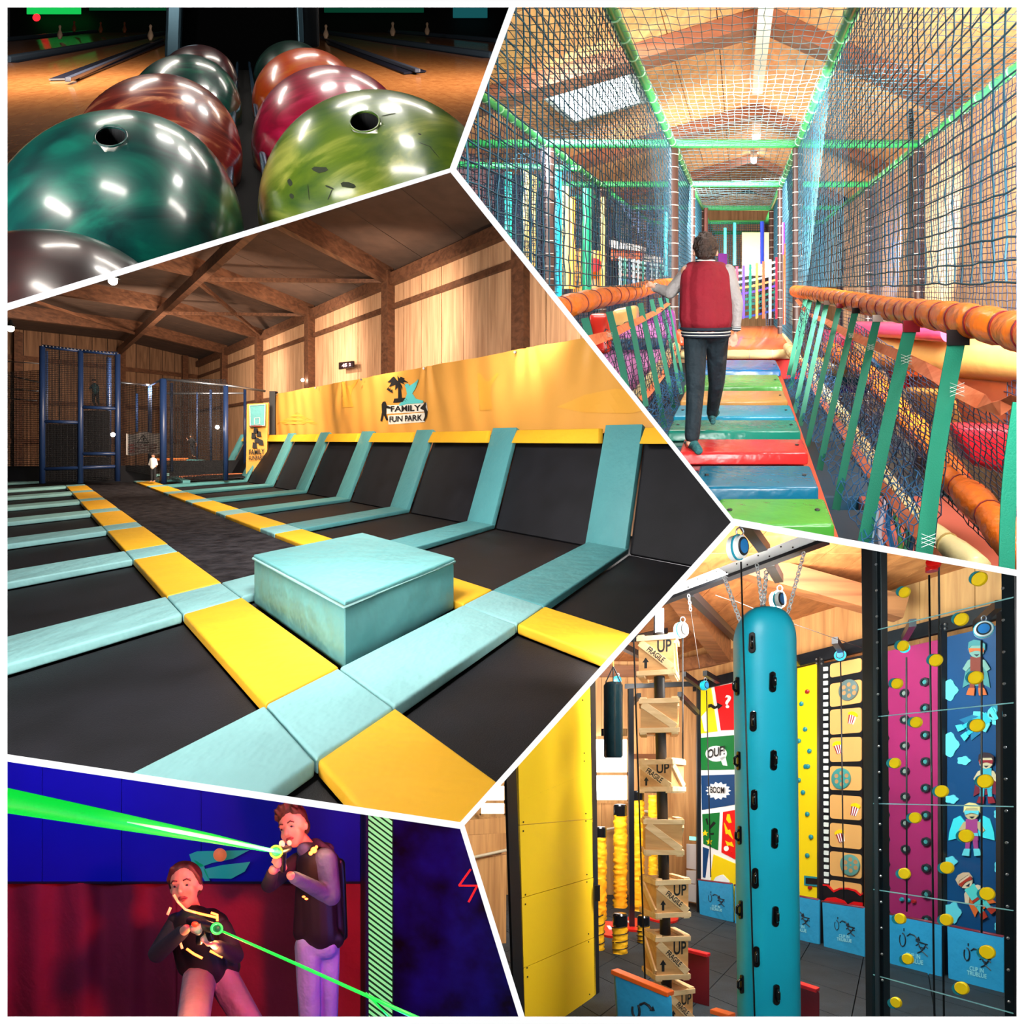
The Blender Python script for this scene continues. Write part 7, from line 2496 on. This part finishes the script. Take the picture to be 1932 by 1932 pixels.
# ---------------- man
DM = 3.1
um = DM / FPX
mp = lambda x, y, dd=0.0: zp(x, y, DM + dd)
f, u = face(None, 553, 1562, DM, 28, .55, 'man', None, -.25)
mb = MB()
make_head(mb, f, u)
mb.caps(mp(565, 1580, .02), mp(588, 1612, .04), 15 * um, 18 * um)
mb.caps(mp(600, 1645), mp(602, 1755), 27 * um, 27 * um)
mb.caps(mp(612, 1624, .02), mp(622, 1688, -.05), 13 * um, 11 * um)       # right arm upper (image right)
mb.caps(mp(622, 1692, -.05), mp(548, 1652, -.28), 11 * um, 8 * um)
mb.caps(mp(565, 1628, .08), mp(507, 1668, -.05), 11 * um, 10 * um)
mb.caps(mp(505, 1668, -.05), mp(516, 1640, -.32), 11 * um, 8 * um)
mb.caps(mp(581, 1785), mp(584, 1930), 16 * um, 14 * um)
mb.caps(mp(617, 1785, .05), mp(617, 1930, .08), 16 * um, 14 * um)
hand(mb, mp(524, 1630, -.36), (-.25, -.2, .9), (-.5, -.6, .1), um, .75)
hand(mb, mp(534, 1637, -.30), (-.6, -.2, .6), (.2, -.8, .1), um, .8, -1)
man = remeshed(mb, .0065, 3).build('person', skin_p, smooth=True, label='man standing in a dark vest and pale jeans, aiming a laser gun to the left', cat='person')
hm_ = mat('man_hair', (52, 30, 26), rough=.6, c2=(90, 52, 40), nscale=30)
face_parts(man, f, u, hm_)
hair_shell(man, f, u, hm_, False, 4)
sl = mat('blue_grey_sleeve', (84, 94, 124), rough=.85, noise=.1, nscale=8, bump=.5, bscale=12)
t_ = MB(); t_.caps(mp(614, 1622, -.06), mp(624, 1690, -.08), 23 * um, 19 * um); t_.caps(mp(624, 1692, -.05), mp(556, 1656, -.26), 18 * um, 12 * um)
remeshed(t_, .007, 3).build('sleeve', sl, man, smooth=True)
t_ = MB(); t_.caps(mp(562, 1625, .08), mp(507, 1670, -.04), 18 * um, 15 * um); t_.caps(mp(507, 1670, -.05), mp(514, 1648, -.28), 14 * um, 11 * um)
remeshed(t_, .007, 3).build('sleeve', mat('dark_sleeve', (40, 30, 44), rough=.85), man, smooth=True)
t_ = MB()
t_.caps(mp(594, 1632, -.0), mp(602, 1765, 0), 36 * um, 36 * um, 16); t_.caps(mp(580, 1625), mp(572, 1760), 20 * um, 20 * um); t_.caps(mp(622, 1625, .05), mp(632, 1765, .05), 20 * um, 20 * um); t_.caps(mp(582, 1770), mp(630, 1772), 20 * um, 20 * um)
remeshed(t_, .008, 4).build('vest', vest, man, smooth=True)
t_ = MB(); t_.caps(mp(574, 1604, -.02), mp(596, 1596, .1), 15 * um, 15 * um); t_.caps(mp(596, 1596, .1), mp(620, 1612, .08), 16 * um, 14 * um); t_.ell(mp(612, 1600, .14), 20 * um, 16 * um, 12 * um)
remeshed(t_, .008, 4).build('hood', sl, man, smooth=True)
t_ = MB(); t_.caps(mp(640, 1630, .1), mp(646, 1765, .12), 12 * um, 11 * um); remeshed(t_, .008, 2).build('vest_back_pack', mat('gun_black', (16, 14, 20)), man, smooth=True)
t_ = MB()
t_.caps(mp(580, 1786), mp(585, 1935), 25 * um, 21 * um); t_.caps(mp(617, 1786, .05), mp(617, 1935, .08), 25 * um, 21 * um); t_.caps(mp(588, 1786), mp(612, 1786), 26 * um, 26 * um)
remeshed(t_, .008, 3).build('jeans', mat('pale_jeans', (140, 150, 200), rough=.85, noise=.12, nscale=6, bump=.5, bscale=10), man, smooth=True)
for (x, y, dd, r) in ((592, 1604, -.105, 6), (586, 1610, -.11, 4), (597, 1598, -.09, 3)):
    g = MB(); g.ell(mp(x, y, dd), r * um, r * um * .6, r * um, 10, 8); g.build('shoulder_lamp', glowo, man, smooth=True)
for (x, y, dd) in ((577, 1655, -.12), (584, 1661, -.13), (573, 1692, -.11), (578, 1696, -.11)):
    g = MB(); g.ell(mp(x, y, dd), 3.5 * um, 2 * um, 2.2 * um, 8, 6); g.build('chest_lamp', glowo, man, smooth=True)
lamp('POINT', mp(590, 1602, -.2), 2.0, (1, .45, .2), .02)
gun = thing('laser_gun', 'laser gun with glowing green muzzle ring in the mans hands', 'laser gun', mp(526, 1650, -.4))
g = MB(); g.caps(mp(524, 1607, -.5), mp(544, 1600, -.2), 8 * um, 7 * um, 12); g.caps(mp(534, 1612, -.36), mp(534, 1642, -.34), 6 * um, 5 * um, 10); remeshed(g, .006, 1).build('gun_body', gunm, gun, smooth=True)
g = MB(); g.tube([mp(521, 1607, -.56) + V3((9 * um * math.cos(k * .393), 0, 9 * um * math.sin(k * .393))) for k in range(16)], 1.8 * um, 8, closed=True); g.build('muzzle_ring', mat('ring_yellow_green', (170, 220, 60), emit=(170, 200, 40), es=.9), gun, smooth=True)
g = MB(); g.lathe(mp(521, 1607, -.56), (-.2, -1, 0), [(0, 7 * um), (.02, 5 * um)], 14); g.build('muzzle_light', ringm, gun, smooth=True)
g = MB(); g.ell(mp(532, 1592, -.42), 5 * um, 5 * um, 6 * um, 10, 8); g.build('gun_lamp', mat('lamp_pale_orange', (255, 200, 160), emit=(255, 170, 120), es=1.6), gun, smooth=True); g = MB(); g.ell(mp(546, 1590, -.3), 4 * um, 5 * um, 5 * um, 10, 8); g.build('gun_lamp', mat('lamp_pale_orange', (255, 200, 160), emit=(255, 170, 120), es=1.6), gun, smooth=True)

# ---------------- woman
DQ = 2.9
uw = DQ / FPX
wp = lambda x, y, dd=0.0: zp(x, y, DQ + dd)
f, u = face(None, 350, 1672, DQ, 31, .18, 'woman', None, -.12)
mb = MB()
make_head(mb, f, u)
mb.caps(wp(358, 1695, .04), wp(366, 1728, .08), 15 * uw, 18 * uw)
mb.caps(wp(372, 1762, .06), wp(392, 1822, .12), 28 * uw, 28 * uw)
mb.caps(wp(332, 1748, .05), wp(297, 1800, -.05), 12 * uw, 11 * uw)
mb.caps(wp(297, 1800, -.05), wp(352, 1752, -.32), 10 * uw, 8 * uw)
mb.caps(wp(417, 1755, .08), wp(440, 1800, -.0), 12 * uw, 11 * uw)
mb.caps(wp(440, 1800, -.0), wp(404, 1782, -.32), 10 * uw, 8 * uw)
mb.caps(wp(378, 1846, .05), wp(362, 1940, -.35), 20 * uw, 18 * uw)
mb.caps(wp(420, 1846, .12), wp(474, 1935, .0), 20 * uw, 18 * uw)
hand(mb, wp(366, 1752, -.42), (.7, -.3, -.2), (.1, -.8, .5), uw * 1.05, .75)
hand(mb, wp(394, 1777, -.38), (-.5, -.3, .5), (.4, -.8, .1), uw * 1.05, .7, -1)
woman = remeshed(mb, .0065, 3).build('person', skin_p, smooth=True, label='woman crouching with tied back hair, dark vest with orange lights, aiming a laser gun', cat='person')
hw_ = mat('woman_hair', (58, 26, 30), rough=.55, c2=(96, 44, 40), nscale=30)
face_parts(woman, f, u, hw_)
hair_shell(woman, f, u, hw_, True, 5)
for pts, rr in (((wp(332, 1745, .05), wp(296, 1800, -.05), wp(344, 1758, -.28)), (20, 17, 12)), ((wp(420, 1752, .08), wp(444, 1802, 0), wp(412, 1786, -.28)), (20, 17, 12))):
    t_ = MB(); t_.caps(pts[0], pts[1], rr[0] * uw, rr[1] * uw); t_.caps(pts[1], pts[2], rr[1] * uw, rr[2] * uw)
    remeshed(t_, .007, 3).build('sleeve', mat('dark_sleeve', (40, 30, 44)), woman, smooth=True)
t_ = MB()
t_.caps(wp(368, 1748, .03), wp(390, 1828, .08), 42 * uw, 40 * uw, 16); t_.caps(wp(335, 1742, .05), wp(356, 1822, .06), 22 * uw, 24 * uw); t_.caps(wp(410, 1742, .1), wp(432, 1822, .12), 24 * uw, 24 * uw); t_.caps(wp(350, 1728, .08), wp(402, 1728, .1), 15 * uw, 16 * uw)
remeshed(t_, .008, 4).build('vest', vest, woman, smooth=True)
t_ = MB()
t_.caps(wp(376, 1846, .05), wp(362, 1945, -.35), 33 * uw, 28 * uw); t_.caps(wp(420, 1846, .12), wp(476, 1940, 0), 34 * uw, 28 * uw); t_.caps(wp(380, 1840, .08), wp(424, 1842, .12), 30 * uw, 30 * uw)
remeshed(t_, .008, 4).build('trousers', mat('mauve_trousers', (150, 120, 140), rough=.85, noise=.1, nscale=5, bump=.5, bscale=9), woman, smooth=True)
for pts in ([(328, 1688), (336, 1702), (350, 1716), (370, 1722)], [(356, 1718), (378, 1724), (396, 1728), (412, 1732)], [(398, 1722), (410, 1726), (410, 1738)], [(352, 1790), (366, 1800), (382, 1808)], [(396, 1794), (408, 1800), (420, 1806)], [(322, 1712), (316, 1726)], [(340, 1778), (344, 1790)]):
    g = MB(); g.tube([wp(x, y, -.16 if y < 1740 else -.2) for x, y in pts], 2.6 * uw, 6); g.build('vest_light_strip', glowp if pts[0][0] < 350 else glowo, woman, smooth=True)
gun = thing('laser_gun', 'laser gun with green muzzle in the womans hands', 'laser gun', wp(380, 1790, -.4))
g = MB(); g.caps(wp(406, 1752, -.5), wp(360, 1738, -.25), 9 * uw, 9 * uw, 12); g.caps(wp(380, 1752, -.38), wp(376, 1776, -.36), 8 * uw, 7 * uw, 10); g.caps(wp(392, 1756, -.42), wp(398, 1772, -.42), 6 * uw, 6 * uw, 10); remeshed(g, .006, 1).build('gun_body', gunm, gun, smooth=True)
g = MB(); g.tube([wp(409, 1752, -.56) + V3((8 * uw * math.cos(k * .393), 0, 8 * uw * math.sin(k * .393))) for k in range(16)], 1.8 * uw, 8, closed=True); g.build('muzzle_ring', ringm, gun, smooth=True)
g = MB(); g.lathe(wp(409, 1752, -.56), (.3, -1, 0), [(0, 6 * uw), (.02, 4 * uw)], 14); g.build('muzzle_light', mat('muzzle_dark_green', (20, 90, 50), emit=(10, 120, 50), es=.6), gun, smooth=True)
g = MB(); g.ell(wp(368, 1744, -.45), 6 * uw, 5 * uw, 5 * uw, 10, 8); g.build('gun_lamp', mat('lamp_red', (240, 60, 40), emit=(240, 60, 30), es=.8), gun, smooth=True)
lamp('POINT', wp(400, 1735, -.3), 3.0, (1, .4, .15), .02)
lamp('POINT', wp(392, 1812, -.35), 3.5, (1, .38, .12), .02)

# ---- light of the arena
lamp('SPOT', (.37, 1.4, .13), 340, (1, .05, .10), .05, target=(-.75, 4.3, -.30), spot=80, blend=.7)
lamp('SPOT', (-1.9, 2.7, .62), 75, (.02, .05, 1), .15, target=(-1.55, 4.3, .62), spot=100, blend=1)
lamp('SPOT', (-.1, 1.6, .18), 14, (.22, .06, 1), .05, target=(.25, 4.3, .6), spot=80)
lamp('POINT', (1.0, 2.6, -.75), 14, (.08, .18, 1), .05)
lamp('AREA', (-.05, .6, .03), 1.7, (1, .55, .6), size=.1, target=(-.1, 3, -.05))  # frontal fill light added for the players, its back to the camera
lamp('POINT', (.45, 2.1, -.75), 10, (.15, .15, 1), .05)
lamp('AREA', (.3, 1.3, -.5), 6, (.7, .12, .9), size=.3, target=(0, 3.2, -.3))  # purple fill light, added and unseen

# =================================================================== BOWLING ALLEY
room(BOWL)
B = BOWL


def bpx(x, y, d):
    return V3(B.px(x, y, d))


lane_m = wood('lane_maple', (206, 142, 84), (176, 112, 62), .47, 'Y', rough=.16)
LZ = -.85
lanes = thing('floor', 'polished maple bowling lanes on both sides of the ball return', None, (0, 10, LZ), kind='structure')
for i in range(60):
    a = -6.2 + i * .21
    q = MB(); q.box(a, a + .208, 1.5, 22, LZ - .04, LZ); q.build('lane_board', lane_m, lanes)
# gutters with dark ends and pale dividers
rail_m = mat('gutter_rail', (66, 76, 98), rough=.35)
gut_m = mat('gutter_dark', (22, 26, 46), rough=.4)
for (lab, gut, rail) in (('left', ((92, 152), (150, 150), (312, 84), (306, 72)), ((128, 150, 7.5), (308, 75, 17))), ('right', ((804, 136), (762, 140), (618, 84), (612, 74)), ((788, 133, 8.4), (606, 70, 18.5)))):
    t = thing('gutter', 'dark ball gutter with pale rail on the %s of the ball return' % lab, 'gutter', B.fl(gut[0][0], gut[0][1], LZ))
    q = MB(); q.slab([V3(B.fl(x, y, LZ + .01)) for x, y in gut], (0, 0, .02)); q.build('channel', gut_m, t)
    p0, p1 = V3(B.fl(rail[0][0], rail[0][1], LZ + .06)), V3(B.fl(rail[1][0], rail[1][1], LZ + .06))
    q = MB(); q.beam(p0, p1, .07, .05); q.build('rail', rail_m, t, bevel=.01)
for (lab, a, b, w) in (('far left', (10, 112), (308, 62), .18), ('far right', (932, 104), (612, 60), .18), ('second far left', (10, 74), (250, 52), .2), ('second far right', (940, 76), (660, 52), .2)):
    p0, p1 = V3(B.fl(a[0], a[1], LZ + .05)), V3(B.fl(b[0], b[1], LZ + .05))
    t = thing('lane_divider', 'blue grey divider between lanes at the %s' % lab, 'divider', p0)
    q = MB(); q.beam(p0, p1, w, .10); q.build('divider_cap', mat('divider_cap_blue', (70, 92, 116), rough=.4), t, bevel=.02)
    q = MB(); q.beam(p0 + V3((.0, 0, -.06)), p1 + V3((0, 0, -.06)), w + .25, .03); q.build('divider_gutter', gut_m, t)
# far end
we = thing('wall_back', 'dark masking wall above the pins', None, (0, 22.2, -.8), kind='structure')
q = MB(); q.box(-8, 12, 22.0, 22.2, -1.2, 1.2); q.build('masking', mat('masking_black', (10, 14, 18), rough=.7), we)
for (x0, y0, x1, y1, c_, e_, lab) in ((50, 10, 152, 27, (20, 190, 80), 1.1, 'green glowing lane screen at the top left'), (168, 10, 315, 20, (10, 90, 50), .5, 'dim green lane screen left of the ball return'), (612, 10, 800, 24, (10, 80, 56), .45, 'dim green lane screen right of the ball return'), (856, 10, 920, 34, (30, 110, 116), .5, 'teal lane screen at the top right')):
    q = MB(); q.slab([bpx(x0, y0, 21.6), bpx(x1, y0, 21.6), bpx(x1, y1, 21.6), bpx(x0, y1, 21.6)], (0, .1, 0)); q.build('lane_screen', mat('screen_%d_%d_%d' % c_, c_, emit=c_, es=e_), bevel=.02, label=lab, cat='screen')
q = MB(); q.ell(bpx(69, 33, 20), .12, nu=14, nv=10); q.build('indicator_lamp', mat('red_lamp', (230, 30, 40), emit=(240, 30, 40), es=2.5), smooth=True, label='small round red lamp at the far left lane end', cat='lamp')
pinm = mat('pin_white', (220, 200, 180), rough=.35)
for i, (x, y, d, s_, lab) in enumerate(((284, 76, 15.5, 1.0, 'bowling pin left of the ball return'), (113, 74, 16, .9, 'blurred pale bowling pin on the far left lane'), (615, 73, 16, .9, 'bowling pin right of the ball return'), (741, 68, 17, .9, 'reddish white bowling pin on the right lane'), (806, 66, 17, .8, 'pale bowling pin at the far right lane'), (190, 62, 19, .7, 'dim bowling pin on the left lane'), (140, 60, 19, .7, 'dim orange lit bowling pin beside the far left lane'), (235, 62, 20, .7, 'dim bowling pin second from the ball return on the left'))):
    H = 30 * s_ / FPX * d
    p = bpx(x, y, d)
    q = MB(); q.lathe(p, (0, 0, 1), [(0, H * .1), (H * .12, H * .15), (H * .3, H * .2), (H * .5, H * .14), (H * .65, H * .075), (H * .75, H * .075), (H * .88, H * .11), (H * .97, H * .07), (H, H * .02)], 14)
    q.build('bowling_pin', pinm if i < 5 else mat('pin_dim_tint', (150, 90, 60), rough=.4), smooth=True, label=lab, cat='bowling pin', group='pins at the lane ends')  # last pins tinted amber in place of dim orange light

# ball return
br = thing('ball_return', 'black ball return hood with silver-blue posts behind the balls', 'ball return', (0, 2.2, LZ))
q = MB(); q.slab([bpx(338, -60, 2.3), bpx(566, -60, 2.3), bpx(566, 150, 2.3), bpx(338, 150, 2.3)], (0, .3, 0)); q.build('hood', mat('hood_black', (5, 7, 9), rough=.9, spec=.05), br)
q = MB(); q.slab([bpx(316, -60, 2.25), bpx(346, -60, 2.25), bpx(340, 110, 2.25), bpx(310, 110, 2.25)], (0, .2, 0)); q.build('side_post', mat('post_blue_chrome', (92, 130, 150), rough=.3, metal=.6), br, bevel=.01)
q = MB(); q.slab([bpx(560, -60, 2.25), bpx(600, -60, 2.25), bpx(604, 90, 2.25), bpx(570, 90, 2.25)], (0, .2, 0)); q.build('side_post', mat('post_dark', (30, 34, 40), rough=.35, metal=.4), br, bevel=.01)
q = MB(); q.slab([bpx(557, -60, 2.2), bpx(568, -60, 2.2), bpx(574, 80, 2.2), bpx(563, 80, 2.2)], (0, .05, 0)); q.build('post_trim', mat('post_blue_chrome', (92, 130, 150)), br, bevel=.004)
q = MB(); q.box(-.30, .32, .28, 2.3, -.40, -.33); q.build('tray', mat('tray_black', (4, 4, 5), rough=.8, spec=.1), br)
for i, (a_, b_) in enumerate(((-.013, -.19), (.028, -.19))):
    q = MB(); q.cyl((a_, .3, b_), (a_, 2.2, b_), .0045, 10); q.build('chrome_rail', mat('rail_chrome', (90, 140, 180), rough=.2, metal=.9), br, smooth='angle')
q = MB(); q.box(-.02, .035, .28, 2.2, -.33, -.215); q.build('centre_divider', mat('tray_black', (12, 12, 14)), br)


# balls
def ballmat(name, c, c2, c3, scale=3.0, rough=.12, dist=2.5):
    m = bpy.data.materials.new(name)
    m.use_nodes = True
    nt = m.node_tree
    b = nt.nodes['Principled BSDF']
    tc = nt.nodes.new('ShaderNodeTexCoord')
    n = nt.nodes.new('ShaderNodeTexNoise')
    n.inputs['Scale'].default_value = scale
    n.inputs['Detail'].default_value = 5
    n.inputs['Distortion'].default_value = dist
    mp = nt.nodes.new('ShaderNodeMapping')
    mp.inputs['Scale'].default_value = (1.33, 1.33, 2.67)
    mp.inputs['Rotation'].default_value = (.4, .5, .2)
    nt.links.new(tc.outputs['Object'], mp.inputs['Vector'])
    nt.links.new(mp.outputs['Vector'], n.inputs['Vector'])
    r = nt.nodes.new('ShaderNodeValToRGB')
    r.color_ramp.elements[0].position = .3
    r.color_ramp.elements[0].color = lin(c2)
    r.color_ramp.elements[1].position = .52
    r.color_ramp.elements[1].color = lin(c)
    e = r.color_ramp.elements.new(.68)
    e.color = lin(c3)
    nt.links.new(n.outputs['Fac'], r.inputs['Fac'])
    nt.links.new(r.outputs['Color'], b.inputs['Base Color'])
    b.inputs['Roughness'].default_value = .28
    b.inputs['Coat Weight'].default_value = .55
    b.inputs['Coat Roughness'].default_value = rough
    b.inputs['Specular IOR Level'].default_value = .4
    return m


def drill(o, q, hm):
    """bore a finger hole into the ball o"""
    me = bpy.data.meshes.new('bit')
    me.from_pydata([ROOM.P(*p) for p in q.v], [], q.f)
    bm = bmesh.new()
    bm.from_mesh(me)
    bmesh.ops.recalc_face_normals(bm, faces=bm.faces)
    bm.to_mesh(me)
    bm.free()
    me.materials.append(hm)
    c_ = bpy.data.objects.new('bit', me)
    COL.objects.link(c_)
    if len(o.data.materials) < 2:
        o.data.materials.append(hm)
    md = o.modifiers.new('bore', 'BOOLEAN')
    md.operation = 'DIFFERENCE'
    md.solver = 'EXACT'
    md.object = c_
    try:
        md.material_mode = 'TRANSFER'
    except Exception:
        pass
    bpy.context.view_layer.update()
    nm = bpy.data.meshes.new_from_object(o.evaluated_get(bpy.context.evaluated_depsgraph_get()))
    o.modifiers.clear()
    o.data = nm
    bpy.data.objects.remove(c_)


balls = [
    ('dark_red', 'dark red bowling ball cut off at the lower left corner', (30, 822), 369, .33, (60, 14, 18), (40, 8, 14), (80, 20, 20)),
    ('teal', 'dark teal green bowling ball with a finger hole, front of the left row', (215, 456), 247, .53, (4, 92, 82), (3, 40, 46), (12, 130, 108)),
    ('copper', 'copper and maroon swirled bowling ball, second in the left row', (295, 302), 163, .80, (150, 52, 38), (70, 16, 22), (240, 160, 112)),
    ('teal_back', 'dark teal bowling ball, third in the left row', (347, 212), 110, 1.2, (8, 84, 72), (6, 44, 46), (16, 130, 96)),
    ('maroon_back', 'maroon bowling ball, furthest in the left row', (372, 162), 78, 1.66, (84, 26, 34), (50, 14, 22), (116, 44, 44)),
    ('lime', 'lime green marbled bowling ball with a finger hole, front of the right row', (712, 396), 226, .576, (112, 140, 30), (50, 96, 26), (196, 200, 90)),
    ('magenta', 'deep pink bowling ball, second in the right row', (622, 271), 148, .875, (186, 14, 64), (140, 6, 44), (214, 40, 90)),
    ('orange', 'bright orange bowling ball, third in the right row', (577, 192), 102, 1.27, (250, 96, 10), (240, 76, 6), (255, 130, 24)),
    ('green_back', 'dark green bowling ball, furthest in the right row', (548, 146), 70, 1.85, (8, 70, 56), (6, 46, 40), (16, 96, 70)),
]
holem = mat('hole_black', (4, 5, 6), rough=.6)
for (nm_, lab, (x, y), r, d, c1, c2, c3) in balls:
    c = bpx(x, y, d)
    R = r / FPX * d
    q = MB(); q.ell(c, R, nu=64, nv=40)
    o = q.build('bowling_ball', ballmat('ball_' + nm_, c1, c2, c3, 2.2 if nm_ != 'lime' else 1.9), smooth=True, label=lab, cat='bowling ball', group='bowling balls on the return')
    WLOC[o.name] = o.location.copy()
    holes = {'teal': ((232, 236, 27, 1),), 'lime': ((665, 209, 25, 1),), 'copper': ((245, 205, 7, 0), (277, 212, 6, 0))}.get(nm_, ())
    for (hx, hy, hr, rim) in holes:
        u_, w_ = (hx - x) / r, (y - hy) / r
        v_ = -math.sqrt(max(0, 1 - u_ * u_ - w_ * w_))
        # the outline in the picture is the tangent of the slanted ball; keep to its near side
        nrm = Vector((u_, v_, w_)).normalized()
        p = c + nrm * R
        hR = hr / FPX * d
        q = MB(); q.lathe(p - nrm * (hR * 1.6), nrm, [(0, hR * .96), (hR * 2.4, hR * .96)], 32)
        drill(o, q, holem)
        if rim:
            xx = nrm.cross(Vector((0, 0, 1))).normalized()
            yy = nrm.cross(xx)
            q = MB(); q.tube([p + nrm * .06 * hR + (xx * math.cos(k * .1963) + yy * math.sin(k * .1963)) * hR for k in range(32)], hR * .07, 8, closed=True)
            q.build('hole_rim', bpy.data.materials['ball_' + nm_], o, smooth=True)
    if nm_ == 'lime':
        rnd = random.Random(8)
        q = MB()
        for (sx_, sy_, L_, an, wd) in ((585, 282, 16, -.1, 5), (626, 298, 13, .1, 5), (538, 312, 8, .3, 5), (540, 331, 6, .2, 4), (708, 198, 14, -.3, 1.6), (566, 318, 14, 1.2, 1.0), (598, 305, 9, .2, 1.6), (598, 315, 10, -1.3, 1.2), (770, 250, 14, 1.2, .8), (758, 240, 12, .5, .8), (752, 225, 3, .5, 2), (704, 322, 3, .5, 2), (760, 327, 14, -1.3, .8)):
            u_, w_ = (sx_ - x) / r, (y - sy_) / r
            v_ = -math.sqrt(max(0, 1 - u_ * u_ - w_ * w_))
            nrm = Vector((u_, v_, w_)).normalized()
            xx = nrm.cross(Vector((0, 0, 1))).normalized() * -1
            yy = nrm.cross(xx) * -1
            a_ = xx * math.cos(an) + yy * math.sin(an)
            b_ = nrm.cross(a_)
            p = c + nrm * (R * 1.0008)
            l_, w2 = L_ * 1.0 / FPX * d, wd / FPX * d
            q.add([p + a_ * l_ * math.cos(k * .785) + b_ * w2 * math.sin(k * .785) * (1 + rnd.uniform(-.3, .3)) for k in range(8)], [tuple(range(8))])
        q.build('scuff_marks', mat('scuff_dark', (40, 52, 20), rough=.7), o, kind='stuff')
    if nm_ == 'copper':
        pass

# ---- light
lamp('AREA', (-.42, .36, -.08), .9, (.95, 1, 1), size=.2, target=(-.1, .6, -.22))  # soft fill added out of view to brighten the front balls
lamp('AREA', (.05, .5, .75), .9, (1, .96, .9), size=.08, target=(.1, .7, -.2))
lamp('AREA', (.12, 1.0, .8), 1.8, (1, .95, .88), size=.14, sy=.03, target=(.12, 1.15, -.2))  # this light and the next added to brighten the back balls
lamp('AREA', (-.12, 1.0, .8), 1.4, (1, .95, .88), size=.14, sy=.03, target=(-.12, 1.15, -.2))
lamp('AREA', (-.8, 1.7, 1.0), 2.2, (1, .92, .82), size=.45, sy=.05, target=(-.1, .7, -.2))
lamp('AREA', (-.1, 1.9, 1.1), 2.2, (1, .92, .82), size=.45, sy=.05, target=(-.1, .7, -.2))
lamp('AREA', (.5, 1.7, 1.0), 2.2, (1, .92, .82), size=.45, sy=.05, target=(.1, .7, -.2))
lamp('AREA', (-.55, .35, .35), .5, (1, .93, .85), size=.16, sy=.03, target=(-.1, .6, -.2))
lamp('AREA', (-.30, .35, .38), .35, (1, .93, .85), size=.12, sy=.03, target=(-.1, .6, -.2))
lamp('AREA', (.04, .38, .36), .45, (1, .93, .85), size=.14, sy=.03, target=(.12, .6, -.2))
lamp('AREA', (-2.6, 6, 1.6), 330, (1, .78, .6), size=2, target=(-2.6, 7.5, -.85))
lamp('AREA', (2.6, 6, 1.6), 300, (1, .78, .6), size=2, target=(2.6, 7.5, -.85))
